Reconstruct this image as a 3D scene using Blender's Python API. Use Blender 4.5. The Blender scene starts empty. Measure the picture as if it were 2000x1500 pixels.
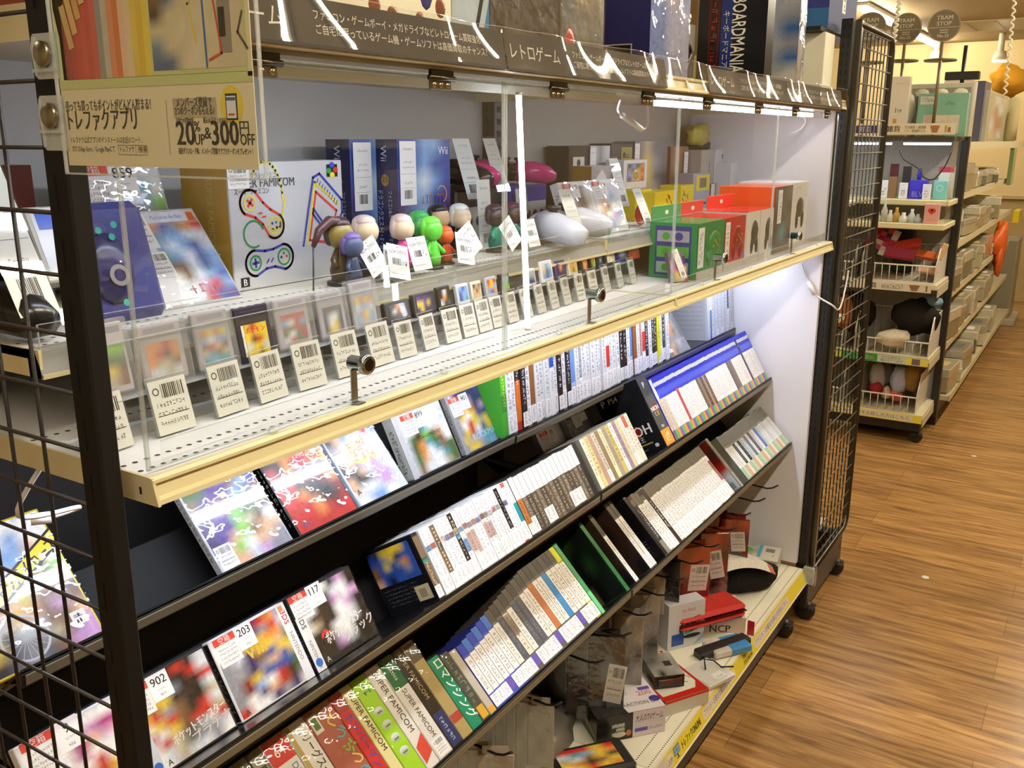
import bpy, math, random
from math import sin, cos, pi, radians
from mathutils import Vector as V, Matrix, noise
random.seed(7)
S = bpy.context.scene
COL = S.collection
# ------------------------------------------------------------------ camera
FPX = 1828.0
CP = V((-0.4937, -0.6888, 0.3199))
RX = V((0.533580, -0.845749, 0.001242)); RD = V((-0.213239, -0.135952, -0.967495)); RF = V((0.818427, 0.515971, -0.252888))
cam_d = bpy.data.cameras.new('camera'); cam = bpy.data.objects.new('camera', cam_d); COL.objects.link(cam)
cam_d.sensor_width = 36; cam_d.lens = 36*FPX/2000; cam_d.clip_start = .02; cam_d.clip_end = 60
U = -RD; B = -RF
cam.matrix_world = Matrix(((RX.x, U.x, B.x, CP.x), (RX.y, U.y, B.y, CP.y), (RX.z, U.z, B.z, CP.z), (0, 0, 0, 1)))
S.camera = cam
# ------------------------------------------------------------------ world, view, exposure
w = bpy.data.worlds.new('store_air'); S.world = w; w.use_nodes = True
w.node_tree.nodes['Background'].inputs[0].default_value = (1.0, .86, .66, 1)
w.node_tree.nodes['Background'].inputs[1].default_value = .30
S.view_settings.view_transform = 'Standard'; S.view_settings.look = 'None'
S.view_settings.exposure = 0.55; S.view_settings.gamma = 1.0
S.cycles.transparent_max_bounces = 48; S.cycles.max_bounces = 8; S.cycles.glossy_bounces = 3; S.cycles.diffuse_bounces = 3
S.cycles.transmission_bounces = 6; S.cycles.caustics_reflective = False; S.cycles.caustics_refractive = False
S.cycles.sample_clamp_indirect = 3.0; S.cycles.use_denoising = True
ZF = -1.27      # floor; the origin is the left front bottom corner of the case's price rail
ZC = 1.36       # ceiling
E_TUBE, E_LED, E_UNDER = 90.0, 15.0, 34.0
WARM = (1.0, .80, .56); COOL = (.80, .86, 1.0)

# ------------------------------------------------------------------ pixel + known plane -> point in the room
def ray(px, py): return RX*((px-1000)/FPX) + RD*((py-750)/FPX) + RF
def onX(px, py, a): d = ray(px, py); return CP + d*((a-CP.x)/d.x)
def onY(px, py, a): d = ray(px, py); return CP + d*((a-CP.y)/d.y)
def onZ(px, py, a): d = ray(px, py); return CP + d*((a-CP.z)/d.z)

# ------------------------------------------------------------------ materials
def lin(c): return c/12.92 if c <= .04045 else ((c+.055)/1.055)**2.4
_hx = {}
def hx(s):
    if isinstance(s, tuple): return s
    if s not in _hx:
        t = s.lstrip('#')
        if len(t) == 3: t = ''.join(c*2 for c in t)
        _hx[s] = tuple(lin(int(t[i:i+2], 16)/255) for i in (0, 2, 4)) + (1,)
    return _hx[s]
MATS = {}
def newmat(k, name):
    m = bpy.data.materials.new(name); m.use_nodes = True; MATS[k] = m
    n = m.node_tree.nodes; n.clear(); o = n.new('ShaderNodeOutputMaterial')
    return m, n, m.node_tree.links, o
def paint(k, name, rough, spec=.5, metal=0, noise_amt=0, scale=60, bump=0, coat=0, trans=0):
    m, n, l, o = newmat(k, name)
    b = n.new('ShaderNodeBsdfPrincipled'); a = n.new('ShaderNodeAttribute'); a.attribute_name = 'Col'
    b.inputs['Roughness'].default_value = rough; b.inputs['Metallic'].default_value = metal
    b.inputs['Specular IOR Level'].default_value = spec
    if coat: b.inputs['Coat Weight'].default_value = coat; b.inputs['Coat Roughness'].default_value = .06
    c = a.outputs['Color']
    if noise_amt or bump:
        tc = n.new('ShaderNodeTexCoord'); t = n.new('ShaderNodeTexNoise'); t.inputs['Scale'].default_value = scale; t.inputs['Detail'].default_value = 4
        l.new(tc.outputs['Object'], t.inputs['Vector'])
        if noise_amt:
            mr = n.new('ShaderNodeMapRange'); mr.inputs[1].default_value = .3; mr.inputs[2].default_value = .7
            mr.inputs[3].default_value = 1-noise_amt; mr.inputs[4].default_value = 1+noise_amt; l.new(t.outputs['Fac'], mr.inputs[0])
            mx = n.new('ShaderNodeVectorMath'); mx.operation = 'SCALE'; l.new(c, mx.inputs[0]); l.new(mr.outputs[0], mx.inputs['Scale']); c = mx.outputs[0]
        if bump:
            bp = n.new('ShaderNodeBump'); bp.inputs['Strength'].default_value = bump; bp.inputs['Distance'].default_value = .01
            l.new(t.outputs['Fac'], bp.inputs['Height']); l.new(bp.outputs[0], b.inputs['Normal'])
            if coat: l.new(bp.outputs[0], b.inputs['Coat Normal'])
    l.new(c, b.inputs['Base Color'])
    l.new(b.outputs[0], o.inputs[0])
paint('m', 'matte_paper', .65, .3)
paint('g', 'gloss_print', .22, .5)
paint('s', 'satin_plastic', .38, .5)
paint('k', 'powder_coat', .42, .4, noise_amt=.04, scale=400)
paint('b', 'brushed_metal', .3, .5, 1.0)
paint('c', 'chrome', .08, .5, 1.0)
paint('w', 'shrink_wrapped_print', .3, .5, noise_amt=.06, scale=40, bump=.25, coat=1.0)
paint('t', 'cloth', .9, .1, noise_amt=.12, scale=180, bump=.3)
paint('n', 'laminate', .5, .4, noise_amt=.05, scale=12)
def art(k, name, scale, amt, rough):        # printed picture: painted patches broken up by two sizes of noise
    m, n, l, o = newmat(k, name)
    b = n.new('ShaderNodeBsdfPrincipled'); a = n.new('ShaderNodeAttribute'); a.attribute_name = 'Col'
    tc = n.new('ShaderNodeTexCoord'); t = n.new('ShaderNodeTexNoise'); t.inputs['Scale'].default_value = scale; t.inputs['Detail'].default_value = 6; t.inputs['Roughness'].default_value = .7
    t.inputs['Distortion'].default_value = 1.2
    l.new(tc.outputs['Object'], t.inputs['Vector'])
    mxg = n.new('ShaderNodeMixRGB'); mxg.inputs[0].default_value = .65; l.new(t.outputs['Color'], mxg.inputs[1]); l.new(t.outputs['Fac'], mxg.inputs[2])
    sub = n.new('ShaderNodeVectorMath'); sub.operation = 'SUBTRACT'; sub.inputs[1].default_value = (.5, .5, .5); l.new(mxg.outputs[0], sub.inputs[0])
    sc = n.new('ShaderNodeVectorMath'); sc.operation = 'SCALE'; sc.inputs['Scale'].default_value = amt; l.new(sub.outputs[0], sc.inputs[0])
    one = n.new('ShaderNodeVectorMath'); one.operation = 'ADD'; one.inputs[1].default_value = (1, 1, 1); l.new(sc.outputs[0], one.inputs[0])
    mu = n.new('ShaderNodeVectorMath'); mu.operation = 'MULTIPLY'; l.new(one.outputs[0], mu.inputs[0]); l.new(a.outputs['Color'], mu.inputs[1])
    l.new(mu.outputs[0], b.inputs['Base Color']); b.inputs['Roughness'].default_value = rough
    b.inputs['Coat Weight'].default_value = .6; b.inputs['Coat Roughness'].default_value = .05
    l.new(b.outputs[0], o.inputs[0])
art('A', 'printed_picture', 60, 1.3, .3)
art('B', 'soft_printed_picture', 22, .6, .35)
def clear(k, name, tint, fac_lo, fac_hi, rough, bump=0, bscale=8, milk=0):   # thin clear sheet: see-through with grazing reflections
    m, n, l, o = newmat(k, name)
    tr = n.new('ShaderNodeBsdfTransparent'); tr.inputs[0].default_value = (*tint, 1)
    gl = n.new('ShaderNodeBsdfGlossy'); gl.inputs['Roughness'].default_value = rough; gl.inputs[0].default_value = (1, 1, 1, 1)
    lw = n.new('ShaderNodeLayerWeight'); lw.inputs[0].default_value = .5
    mr = n.new('ShaderNodeMapRange'); mr.inputs[1].default_value = 0; mr.inputs[2].default_value = 1; mr.inputs[3].default_value = fac_lo; mr.inputs[4].default_value = fac_hi
    pw = n.new('ShaderNodeMath'); pw.operation = 'POWER'; pw.inputs[1].default_value = 3.0
    l.new(lw.outputs['Facing'], pw.inputs[0]); l.new(pw.outputs[0], mr.inputs[0])
    mx = n.new('ShaderNodeMixShader'); l.new(mr.outputs[0], mx.inputs[0]); l.new(tr.outputs[0], mx.inputs[1]); l.new(gl.outputs[0], mx.inputs[2])
    if bump:
        tc = n.new('ShaderNodeTexCoord'); t = n.new('ShaderNodeTexNoise'); t.inputs['Scale'].default_value = bscale; t.inputs['Detail'].default_value = 2
        l.new(tc.outputs['Object'], t.inputs['Vector'])
        bp = n.new('ShaderNodeBump'); bp.inputs['Strength'].default_value = bump; bp.inputs['Distance'].default_value = .02; l.new(t.outputs['Fac'], bp.inputs['Height'])
        l.new(bp.outputs[0], gl.inputs['Normal']); l.new(bp.outputs[0], lw.inputs['Normal'])
    out = mx.outputs[0]
    if milk:
        df = n.new('ShaderNodeBsdfDiffuse'); df.inputs[0].default_value = (.85, .86, .9, 1)
        m2 = n.new('ShaderNodeMixShader'); m2.inputs[0].default_value = milk; l.new(out, m2.inputs[1]); l.new(df.outputs[0], m2.inputs[2]); out = m2.outputs[0]
    l.new(out, o.inputs[0])
clear('a', 'clear_acrylic', (.985, .995, .99), .035, .6, .02)
clear('q', 'acrylic_edge', (.9, .96, .93), .12, .7, .08, milk=.25)
clear('f', 'milky_plastic', (.95, .95, .97), .05, .5, .12, milk=.14)
clear('p', 'cellophane', (.97, .97, .97), .05, .75, .05, bump=.35, bscale=28)
clear('v', 'wavy_sign_cover', (.96, .96, .96), .08, .6, .02)
def emit(k, name, col, st):
    m, n, l, o = newmat(k, name); e = n.new('ShaderNodeEmission'); e.inputs[0].default_value = (*col, 1); e.inputs[1].default_value = st; l.new(e.outputs[0], o.inputs[0])
emit('L', 'cool_led_diffuser', COOL, E_LED)
emit('l', 'under_shelf_led_diffuser', COOL, E_UNDER)
emit('T', 'fluorescent_tube', (1.0, .89, .70), E_TUBE)
emit('y', 'spot_lamp_face', (1.0, .82, .5), 30)
emit('i', 'small_led_dots', (.9, .95, 1), 6)
def floor_mat():
    m, n, l, o = newmat('F', 'wood_plank_floor')
    b = n.new('ShaderNodeBsdfPrincipled'); tc = n.new('ShaderNodeTexCoord')
    mp = n.new('ShaderNodeMapping'); mp.inputs['Rotation'].default_value = (0, 0, pi/2); l.new(tc.outputs['Object'], mp.inputs[0])
    br = n.new('ShaderNodeTexBrick'); br.inputs['Scale'].default_value = 1; br.inputs['Brick Width'].default_value = .92; br.inputs['Row Height'].default_value = .152
    br.inputs['Mortar Size'].default_value = .0012; br.inputs['Mortar Smooth'].default_value = .3; br.offset = .37; br.offset_frequency = 2
    br.inputs['Color1'].default_value = (.8, .8, .8, 1); br.inputs['Color2'].default_value = (1.15, 1.15, 1.15, 1); br.inputs['Mortar'].default_value = (.5, .5, .5, 1); br.inputs['Bias'].default_value = 0
    l.new(mp.outputs[0], br.inputs['Vector'])
    m2 = n.new('ShaderNodeMapping'); m2.inputs['Scale'].default_value = (26, 2.2, 1); l.new(tc.outputs['Object'], m2.inputs[0])
    t = n.new('ShaderNodeTexNoise'); t.inputs['Scale'].default_value = 1.6; t.inputs['Detail'].default_value = 8; t.inputs['Roughness'].default_value = .6; t.inputs['Distortion'].default_value = .6; l.new(m2.outputs[0], t.inputs['Vector'])
    cr = n.new('ShaderNodeValToRGB'); e = cr.color_ramp.elements
    e[0].position = .30; e[0].color = hx('#70502c'); e[1].position = .72; e[1].color = hx('#c79c62'); x = e.new(.5); x.color = hx('#a67b48')
    l.new(t.outputs['Fac'], cr.inputs[0])
    mu = n.new('ShaderNodeMixRGB'); mu.blend_type = 'MULTIPLY'; mu.inputs[0].default_value = 1; l.new(cr.outputs[0], mu.inputs[1]); l.new(br.outputs[0], mu.inputs[2])
    l.new(mu.outputs[0], b.inputs['Base Color']); b.inputs['Roughness'].default_value = .24; b.inputs['Specular IOR Level'].default_value = .55
    bp = n.new('ShaderNodeBump'); bp.inputs['Strength'].default_value = .12; bp.inputs['Distance'].default_value = .004; l.new(t.outputs['Fac'], bp.inputs['Height']); l.new(bp.outputs[0], b.inputs['Normal'])
    l.new(b.outputs[0], o.inputs[0])
floor_mat()

# ------------------------------------------------------------------ text -> polygons (built-in font)
_txt = {}
def glyph_mesh(s):
    if s not in _txt:
        cu = bpy.data.curves.new('t', 'FONT'); cu.body = s; cu.resolution_u = 2; cu.fill_mode = 'FRONT'
        o = bpy.data.objects.new('t', cu); COL.objects.link(o)
        me = o.to_mesh()
        vs = [(v.co.x, v.co.y) for v in me.vertices]; fs = [tuple(p.vertices) for p in me.polygons]
        o.to_mesh_clear(); bpy.data.objects.remove(o); bpy.data.curves.remove(cu)
        if vs:
            x0 = min(v[0] for v in vs); x1 = max(v[0] for v in vs); y0 = min(v[1] for v in vs); y1 = max(v[1] for v in vs)
        else: x0 = x1 = y0 = y1 = 0
        _txt[s] = (vs, fs, (x0, y0, x1, y1))
    return _txt[s]

# ------------------------------------------------------------------ mesh builder
I4 = Matrix.Identity(4)
def frame(o, x, y, z=None):
    x = V(x).normalized(); y = V(y).normalized(); z = V(z).normalized() if z else x.cross(y).normalized()
    return Matrix(((x.x, y.x, z.x, o[0]), (x.y, y.y, z.y, o[1]), (x.z, y.z, z.z, o[2]), (0, 0, 0, 1)))
def front(o): return frame(o, (1, 0, 0), (0, 0, 1), (0, -1, 0))          # X right, Y up, Z towards the aisle
def T(x=0, y=0, z=0): return Matrix.Translation((x, y, z))
def R(a, ax): return Matrix.Rotation(radians(a), 4, ax)
class MB:
    def __init__(s, M=None): s.v = []; s.f = []; s.c = []; s.m = []; s.sm = []; s.M = M or I4
    def at(s, M): s.M = M; return s
    def face(s, pts, col, mat='m', smooth=False, cols=None):
        b = len(s.v)
        for p in pts: s.v.append(s.M @ V(p))
        s.f.append(tuple(range(b, b+len(pts)))); c = hx(col) if col is not None else None
        s.c.append(cols if cols else [c]*len(pts)); s.m.append(mat); s.sm.append(smooth)
    def mesh(s, vs, fs, col, mat='m', smooth=False):
        b = len(s.v); c = hx(col)
        for p in vs: s.v.append(s.M @ V(p))
        for f in fs: s.f.append(tuple(b+i for i in f)); s.c.append([c]*len(f)); s.m.append(mat); s.sm.append(smooth)
    def quad(s, x0, y0, x1, y1, z, col, mat='m'): s.face([(x0, y0, z), (x1, y0, z), (x1, y1, z), (x0, y1, z)], col, mat)
    def poly(s, pts, z, col, mat='m'): s.face([(p[0], p[1], z) for p in pts], col, mat)
    def disc(s, cx, cy, rx, ry, z, col, mat='m', n=20): s.poly([(cx+rx*cos(2*pi*i/n), cy+ry*sin(2*pi*i/n)) for i in range(n)], z, col, mat)
    def ring(s, cx, cy, r0, r1, z, col, mat='m', n=24, a0=0, a1=2*pi):
        for i in range(n):
            a, b = a0+(a1-a0)*i/n, a0+(a1-a0)*(i+1)/n
            s.face([(cx+r0*cos(a), cy+r0*sin(a), z), (cx+r1*cos(a), cy+r1*sin(a), z), (cx+r1*cos(b), cy+r1*sin(b), z), (cx+r0*cos(b), cy+r0*sin(b), z)], col, mat)
    def line(s, pts, wd, z, col, mat='m', closed=False):
        n = len(pts); e = n if closed else n-1
        for i in range(e):
            a = V((*pts[i], 0)); b = V((*pts[(i+1) % n], 0)); d = (b-a)
            if d.length < 1e-7: continue
            d.normalize(); p = V((-d.y, d.x, 0))*wd/2; a = a-d*wd*.45; b = b+d*wd*.45
            s.face([(a-p).to_tuple()[:2]+(z,), (b-p).to_tuple()[:2]+(z,), (b+p).to_tuple()[:2]+(z,), (a+p).to_tuple()[:2]+(z,)], col, mat)
    def box(s, x0, x1, y0, y1, z0, z1, col, mat='m', ch=0):
        if ch:
            c = min(ch, abs(x1-x0)*.49, abs(y1-y0)*.49, abs(z1-z0)*.49); vs = []; xs = (x0, x1); ys = (y0, y1); zs = (z0, z1)
            ix = {}
            for i in (0, 1):
                for j in (0, 1):
                    for k in (0, 1):
                        sx, sy, sz = (c, -c)[i], (c, -c)[j], (c, -c)[k]
                        for a in range(3):
                            ix[i, j, k, a] = len(vs)
                            vs.append((xs[i]+(0 if a == 0 else sx), ys[j]+(0 if a == 1 else sy), zs[k]+(0 if a == 2 else sz)))
            fs = []
            for i in (0, 1):
                fs.append([ix[i, 0, 0, 0], ix[i, 1, 0, 0], ix[i, 1, 1, 0], ix[i, 0, 1, 0]][::(1 if i else -1)])
                fs.append([ix[0, i, 0, 1], ix[0, i, 1, 1], ix[1, i, 1, 1], ix[1, i, 0, 1]][::(1 if i else -1)])
                fs.append([ix[0, 0, i, 2], ix[1, 0, i, 2], ix[1, 1, i, 2], ix[0, 1, i, 2]][::(1 if i else -1)])
            for p in (0, 1):
                for q in (0, 1):
                    e = 1 if p == q else -1
                    fs.append([ix[p, q, 0, 0], ix[p, q, 0, 1], ix[p, q, 1, 1], ix[p, q, 1, 0]][::e])
                    fs.append([ix[p, 0, q, 2], ix[p, 0, q, 0], ix[p, 1, q, 0], ix[p, 1, q, 2]][::e])
                    fs.append([ix[0, p, q, 1], ix[0, p, q, 2], ix[1, p, q, 2], ix[1, p, q, 1]][::e])
                    for r_ in (0, 1): fs.append([ix[p, q, r_, a] for a in range(3)][::(1 if (p+q+r_) % 2 else -1)])
            s.mesh(vs, fs, col, mat); return
        vs = [(x, y, z) for x in (x0, x1) for y in (y0, y1) for z in (z0, z1)]
        s.mesh(vs, [(0, 1, 3, 2), (4, 6, 7, 5), (0, 4, 5, 1), (2, 3, 7, 6), (0, 2, 6, 4), (1, 5, 7, 3)], col, mat)
    def prism(s, pts, z0, z1, col, mat='m'):                             # 2D outline (anticlockwise) extruded along local z
        n = len(pts); vs = [(p[0], p[1], z0) for p in pts]+[(p[0], p[1], z1) for p in pts]
        fs = [tuple(range(n))[::-1], tuple(range(n, 2*n))]+[(i, (i+1) % n, n+(i+1) % n, n+i) for i in range(n)]
        s.mesh(vs, fs, col, mat)
    def tube(s, pts, r, col, mat='s', n=8, closed=False, radii=None):
        pts = [V(p) for p in pts]; k = len(pts); vs = []; prev = None
        for i, p in enumerate(pts):
            if closed: d = pts[(i+1) % k]-pts[i-1]
            else: d = pts[min(i+1, k-1)]-pts[max(i-1, 0)]
            d.normalize()
            if prev is None:
                a = V((0, 0, 1)) if abs(d.z) < .9 else V((1, 0, 0)); nx = d.cross(a).normalized()
            else: nx = (prev-d*prev.dot(d)).normalized()
            prev = nx; ny = d.cross(nx); rr = radii[i] if radii else r
            for j in range(n): vs.append(p+nx*rr*cos(2*pi*j/n)+ny*rr*sin(2*pi*j/n))
        fs = []
        for i in range(k if closed else k-1):
            for j in range(n):
                a = i*n+j; b = i*n+(j+1) % n; c = ((i+1) % k)*n+(j+1) % n; d = ((i+1) % k)*n+j; fs.append((a, b, c, d))
        if not closed: fs += [tuple(range(n))[::-1], tuple(range((k-1)*n, k*n))]
        s.mesh(vs, fs, col, mat, smooth=True)
    def lathe(s, prof, col, mat='s', n=20):                               # profile (r, z) around local z
        k = len(prof); vs = [(r*cos(2*pi*j/n), r*sin(2*pi*j/n), z) for r, z in prof for j in range(n)]
        fs = [(i*n+j, i*n+(j+1) % n, (i+1)*n+(j+1) % n, (i+1)*n+j) for i in range(k-1) for j in range(n)]
        fs += [tuple(range(n))[::-1], tuple(range((k-1)*n, k*n))]
        s.mesh(vs, fs, col, mat, smooth=True)
    def blob(s, c, r, col, mat='s', n=14, m=8, lump=0, seed=0):
        if not hasattr(r, '__len__'): r = (r, r, r)
        vs = [(c[0], c[1], c[2]-r[2])]
        for i in range(1, m):
            t = -pi/2+pi*i/m
            for j in range(n):
                a = 2*pi*j/n; d = V((cos(t)*cos(a), cos(t)*sin(a), sin(t)))
                k = 1+lump*noise.noise(d*1.7+V((seed, seed*.7, 0))) if lump else 1
                vs.append((c[0]+r[0]*d.x*k, c[1]+r[1]*d.y*k, c[2]+r[2]*d.z*k))
        vs.append((c[0], c[1], c[2]+r[2])); L = len(vs)-1
        fs = [(0, 1+(j+1) % n, 1+j) for j in range(n)]+[(1+i*n+j, 1+i*n+(j+1) % n, 1+(i+1)*n+(j+1) % n, 1+(i+1)*n+j) for i in range(m-2) for j in range(n)]
        fs += [(L, 1+(m-2)*n+j, 1+(m-2)*n+(j+1) % n) for j in range(n)]
        s.mesh(vs, fs, col, mat, smooth=True)
    def text(s, t, x, y, h, z, col, mat='m', al='l', wmax=0, sx=1.0, rot=0, vert=False, bold=0):
        if vert:                                                          # one character under the other
            for i, ch in enumerate(t):
                if ch != ' ': s.text(ch, x, y-(i+.9)*h*1.06, h*.86, z, col, mat, 'c', h*.95)
            return
        vs, fs, (a, b, c, d) = glyph_mesh(t)
        if not vs: return
        k = h/.72; wd = (c-a)*k*sx
        if wmax and wd > wmax: sx *= wmax/wd; wd = wmax
        ox = {'l': 0, 'c': -wd/2, 'r': -wd}[al]; ca, sa = cos(radians(rot)), sin(radians(rot)); out = []
        for (vx, vy) in vs:
            X = ox+(vx-a)*k*sx; Y = vy*k; out.append((x+X*ca-Y*sa, y+X*sa+Y*ca, z))
        s.mesh(out, fs, col, mat)
        if bold: s.mesh([(p[0]+bold*h, p[1], p[2]+.00002) for p in out], fs, col, mat)
    def pic(s, rows, pal, x0, y0, x1, y1, z, mat='A'):                     # picture of smooth colour patches, rows top to bottom
        nr = len(rows); nc = len(rows[0]); sub = 2
        def cc(u, v):
            u = min(max(u, 0), nc-1.001); v = min(max(v, 0), nr-1.001); i, j = int(u), int(v); a, b = u-i, v-j
            a = a*a*(3-2*a); b = b*b*(3-2*b)
            q = [hx(pal[rows[jj][ii]]) for jj in (j, j+1) for ii in (i, i+1)]
            return tuple((q[0][k]*(1-a)+q[1][k]*a)*(1-b)+(q[2][k]*(1-a)+q[3][k]*a)*b for k in range(3))+(1,)
        N, Mm = nc*sub, nr*sub
        for j in range(Mm):
            for i in range(N):
                p = [(i, j+1), (i+1, j+1), (i+1, j), (i, j)]
                s.face([(x0+(x1-x0)*a/N, y1-(y1-y0)*b/Mm, z) for a, b in p], None, mat, cols=[cc(a/sub-.5, b/sub-.5) for a, b in p])
    def marks(s, x0, y0, x1, y1, z, col, n, rng=None, vert=True, mat='m'):  # print too small to read: strokes in n cells
        r_ = rng or random; L = (y1-y0) if vert else (x1-x0); st = L/n
        for i in range(n):
            for _ in range(3):
                if vert: cx0, cx1, cy0, cy1 = x0, x1, y0+i*st+st*.08, y0+(i+1)*st-st*.08
                else: cx0, cx1, cy0, cy1 = x0+i*st+st*.08, x0+(i+1)*st-st*.08, y0, y1
                W_, H_ = cx1-cx0, cy1-cy0
                if r_.random() < .5: yy = cy0+H_*r_.choice((.1, .45, .8)); s.quad(cx0+W_*.05, yy, cx0+W_*r_.uniform(.6, .95), yy+H_*.14, z, col, mat)
                else: xx = cx0+W_*r_.choice((.15, .45, .75)); s.quad(xx, cy0+H_*.05, xx+W_*.15, cy0+H_*r_.uniform(.6, .95), z, col, mat)
    def bars(s, x0, y0, x1, y1, z, col='#222', n=14, rng=None):
        r_ = rng or random; st = (x1-x0)/n
        for i in range(n): s.quad(x0+i*st, y0, x0+i*st+st*r_.uniform(.25, .75), y1, z, col)
    def build(s, name, parent=None, org=None):
        org = V(org) if org is not None else V((0, 0, 0))
        me = bpy.data.meshes.new(name)
        me.from_pydata([tuple(v-org) for v in s.v], [], s.f)
        keys = []; idx = []
        for k in s.m:
            if k not in keys: keys.append(k)
            idx.append(keys.index(k))
        for k in keys: me.materials.append(MATS[k])
        me.polygons.foreach_set('material_index', idx); me.polygons.foreach_set('use_smooth', s.sm)
        ca = me.color_attributes.new('Col', 'FLOAT_COLOR', 'CORNER'); fl = []
        for cs in s.c:
            for c in cs: fl.extend(c)
        ca.data.foreach_set('color', fl); me.update()
        o = bpy.data.objects.new(name, me); COL.objects.link(o)
        if parent is not None: o.parent = parent
        else: o.location = org
        return o
def tag(o, label, cat, group=None):
    o['label'] = label; o['category'] = cat
    if group: o['group'] = group
    return o
def thing(name, label, cat, loc, group=None):
    o = bpy.data.objects.new(name, None); COL.objects.link(o); o.location = loc; o.empty_display_size = .05
    return tag(o, label, cat, group)
def part(mb, name, t): return mb.build(name, t, org=t_org(t))
def sub(mb, name, p, t): return mb.build(name, p, org=t_org(t))
def t_org(t): return t.location
def solo(mb, name, label, cat, loc, group=None): return tag(mb.build(name, None, org=loc), label, cat, group)
def struct(mb, name, loc=(0, 0, 0)): o = mb.build(name, None, org=loc); o['kind'] = 'structure'; return o
ORD = ['leftmost', 'second', 'third', 'fourth', 'fifth', 'sixth', 'seventh', 'eighth', 'ninth', 'tenth', '11th', '12th', '13th', '14th', '15th', '16th', '17th', '18th', '19th', '20th']
def nth(i): return ORD[i] if i < len(ORD) else '%d%s' % (i+1, 'th' if 10 < (i+1) % 100 < 20 else {1: 'st', 2: 'nd', 3: 'rd'}.get((i+1) % 10, 'th'))
# ------------------------------------------------------------------ the room
CREAM = '#d6cba0'; BLK = '#17161a'; OLIVE = '#6e6855'; WHT = '#e4e3e4'
XW, YB, XL, YN = 11.4, 5.2, -2.6, -3.2
m = MB(); m.box(XL, XW, YN, YB, ZF-.06, ZF, '#7d5230', 'F'); struct(m, 'floor', (0, 0, ZF))
m = MB(); m.box(XL, XW, YN, YB, ZC, ZC+.06, '#a8946c', 'm'); struct(m, 'ceiling')
m = MB(); m.box(XW, XW+.1, YN, YB, ZF, ZC, '#e8d39c', 'm'); struct(m, 'wall_far')
m = MB(); m.box(XL, XW, YB, YB+.1, ZF, ZC, '#d8ceb4', 'm'); struct(m, 'wall_back')
m = MB(); m.box(XL-.1, XL, YN, YB, ZF, ZC, '#cfc3a6', 'm'); struct(m, 'wall_left')
m = MB(); m.box(XL, XW, YN-.1, YN, ZF, ZC, '#a89676', 'm'); struct(m, 'wall_near')
def ceiling_tube(x, y, lab):
    t = thing('ceiling_light', lab, 'ceiling light', (x, y, ZC), 'ceiling tube lights')
    h = MB(); h.box(x-.62, x+.62, y-.05, y+.05, ZC-.03, ZC, '#cfc8b4', 's', .008); part(h, 'housing', t)
    d = MB(); d.tube([(x-.6, y, ZC-.05), (x+.6, y, ZC-.05)], .02, '#fff', 'T', 10); part(d, 'light_tube', t)
    return t
vis = {(8.2, 1.17): 'long white ceiling tube behind the nearer round hanging sign', (10.5, 1.17): 'farther white ceiling tube, between the two round signs'}
for (x, y), l in vis.items(): ceiling_tube(x, y, l)
for i, x in enumerate((-1.2, .3, 1.8, 3.3, 4.8, 6.3, 7.8)):
    ceiling_tube(x, -1.0, 'white tube in the ceiling row over the aisle, %s from the left end' % ('first' if not i else nth(i)))
for i, x in enumerate((5.4, 2.9, .2)): ceiling_tube(x, 2.2, 'white tube in the ceiling row behind the shelving, %s from the far end' % ('first' if not i else nth(i)))

# ------------------------------------------------------------------ uprights and end panels
def slots(m, y, z0, z1, x, pitch=.025, h=.014, w=.0035, col='#050505'):
    z = z0
    while z < z1: m.box(x-.0006, x+.0004, y-w/2, y+w/2, z, z+h, col, 'm'); z += pitch
t = thing('shelf_upright', 'tall black slotted upright with wire mesh panel at the near left end of the shelves', 'post', (-.03, .03, ZF))
m = MB(); m.box(-.04, -.021, .013, .044, ZF, .70, '#060605', 'm', .002); slots(m, .033, ZF+.1, .68, -.04, .0512, .0285, .0045); part(m, 'post', t)
m = MB()
for z in [.313+.0515*k for k in range(-1, 8)]+[.261-.0513*k for k in range(0, 30)]:
    if z < .7: m.tube([(-.036, .04, z), (-.036, .50, z)], .0019, '#2a2420', 'k', 6)
part(m, 'horizontal_wires', t)
m = MB()
for y in (.109, .162, .215, .268, .321, .374, .427): m.tube([(-.0325, y, ZF+.12), (-.0325, y, .68)], .0019, '#1c1512', 'k', 6)
part(m, 'vertical_wires', t)
m = MB(); m.box(-.042, -.02, .46, .50, ZF, .70, '#1b1918', 'k', .002); m.box(-.042, -.02, .044, .46, ZF+.06, ZF+.12, '#1b1918', 'k'); part(m, 'rear_frame', t)
t = thing('end_upright', 'black double-slotted upright beside the white end panel', 'post', (2.44, .02, ZF))
m = MB(); m.box(2.422, 2.462, .003, .036, ZF+.15, .655, '#1d1b1a', 'k', .002)
slots(m, .0125, -1.2, .64, 2.422, .025, .0145); slots(m, .0265, -1.2, .64, 2.422, .025, .0145)
for z in (.45, .44, -.1, -.6): m.box(2.436, 2.440, .0022, .0032, z, z+.02, '#050505', 'm')
part(m, 'post', t)
m = MB(); m.box(2.402, 2.4215, .03, .47, -1.03, .40, '#dfdde2', 'm'); o = solo(m, 'white_partition', 'plain white end panel at the far right of the lower shelves', 'panel', (2.41, .25, -1.03))
m = MB(); m.box(1.225, 1.262, .44, .475, ZF+.1, .64, '#1d1b19', 'k', .002); slots(m, .458, -1.1, .6, 1.225, .025, .0145)
for z in [.05+.025*k for k in range(20)]: m.box(1.236, 1.250, .4394, .4402, z, z+.012, '#050505', 'm')
solo(m, 'centre_upright', 'black slotted upright in the middle between the two bays', 'post', (1.245, .46, ZF+.1))
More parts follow.
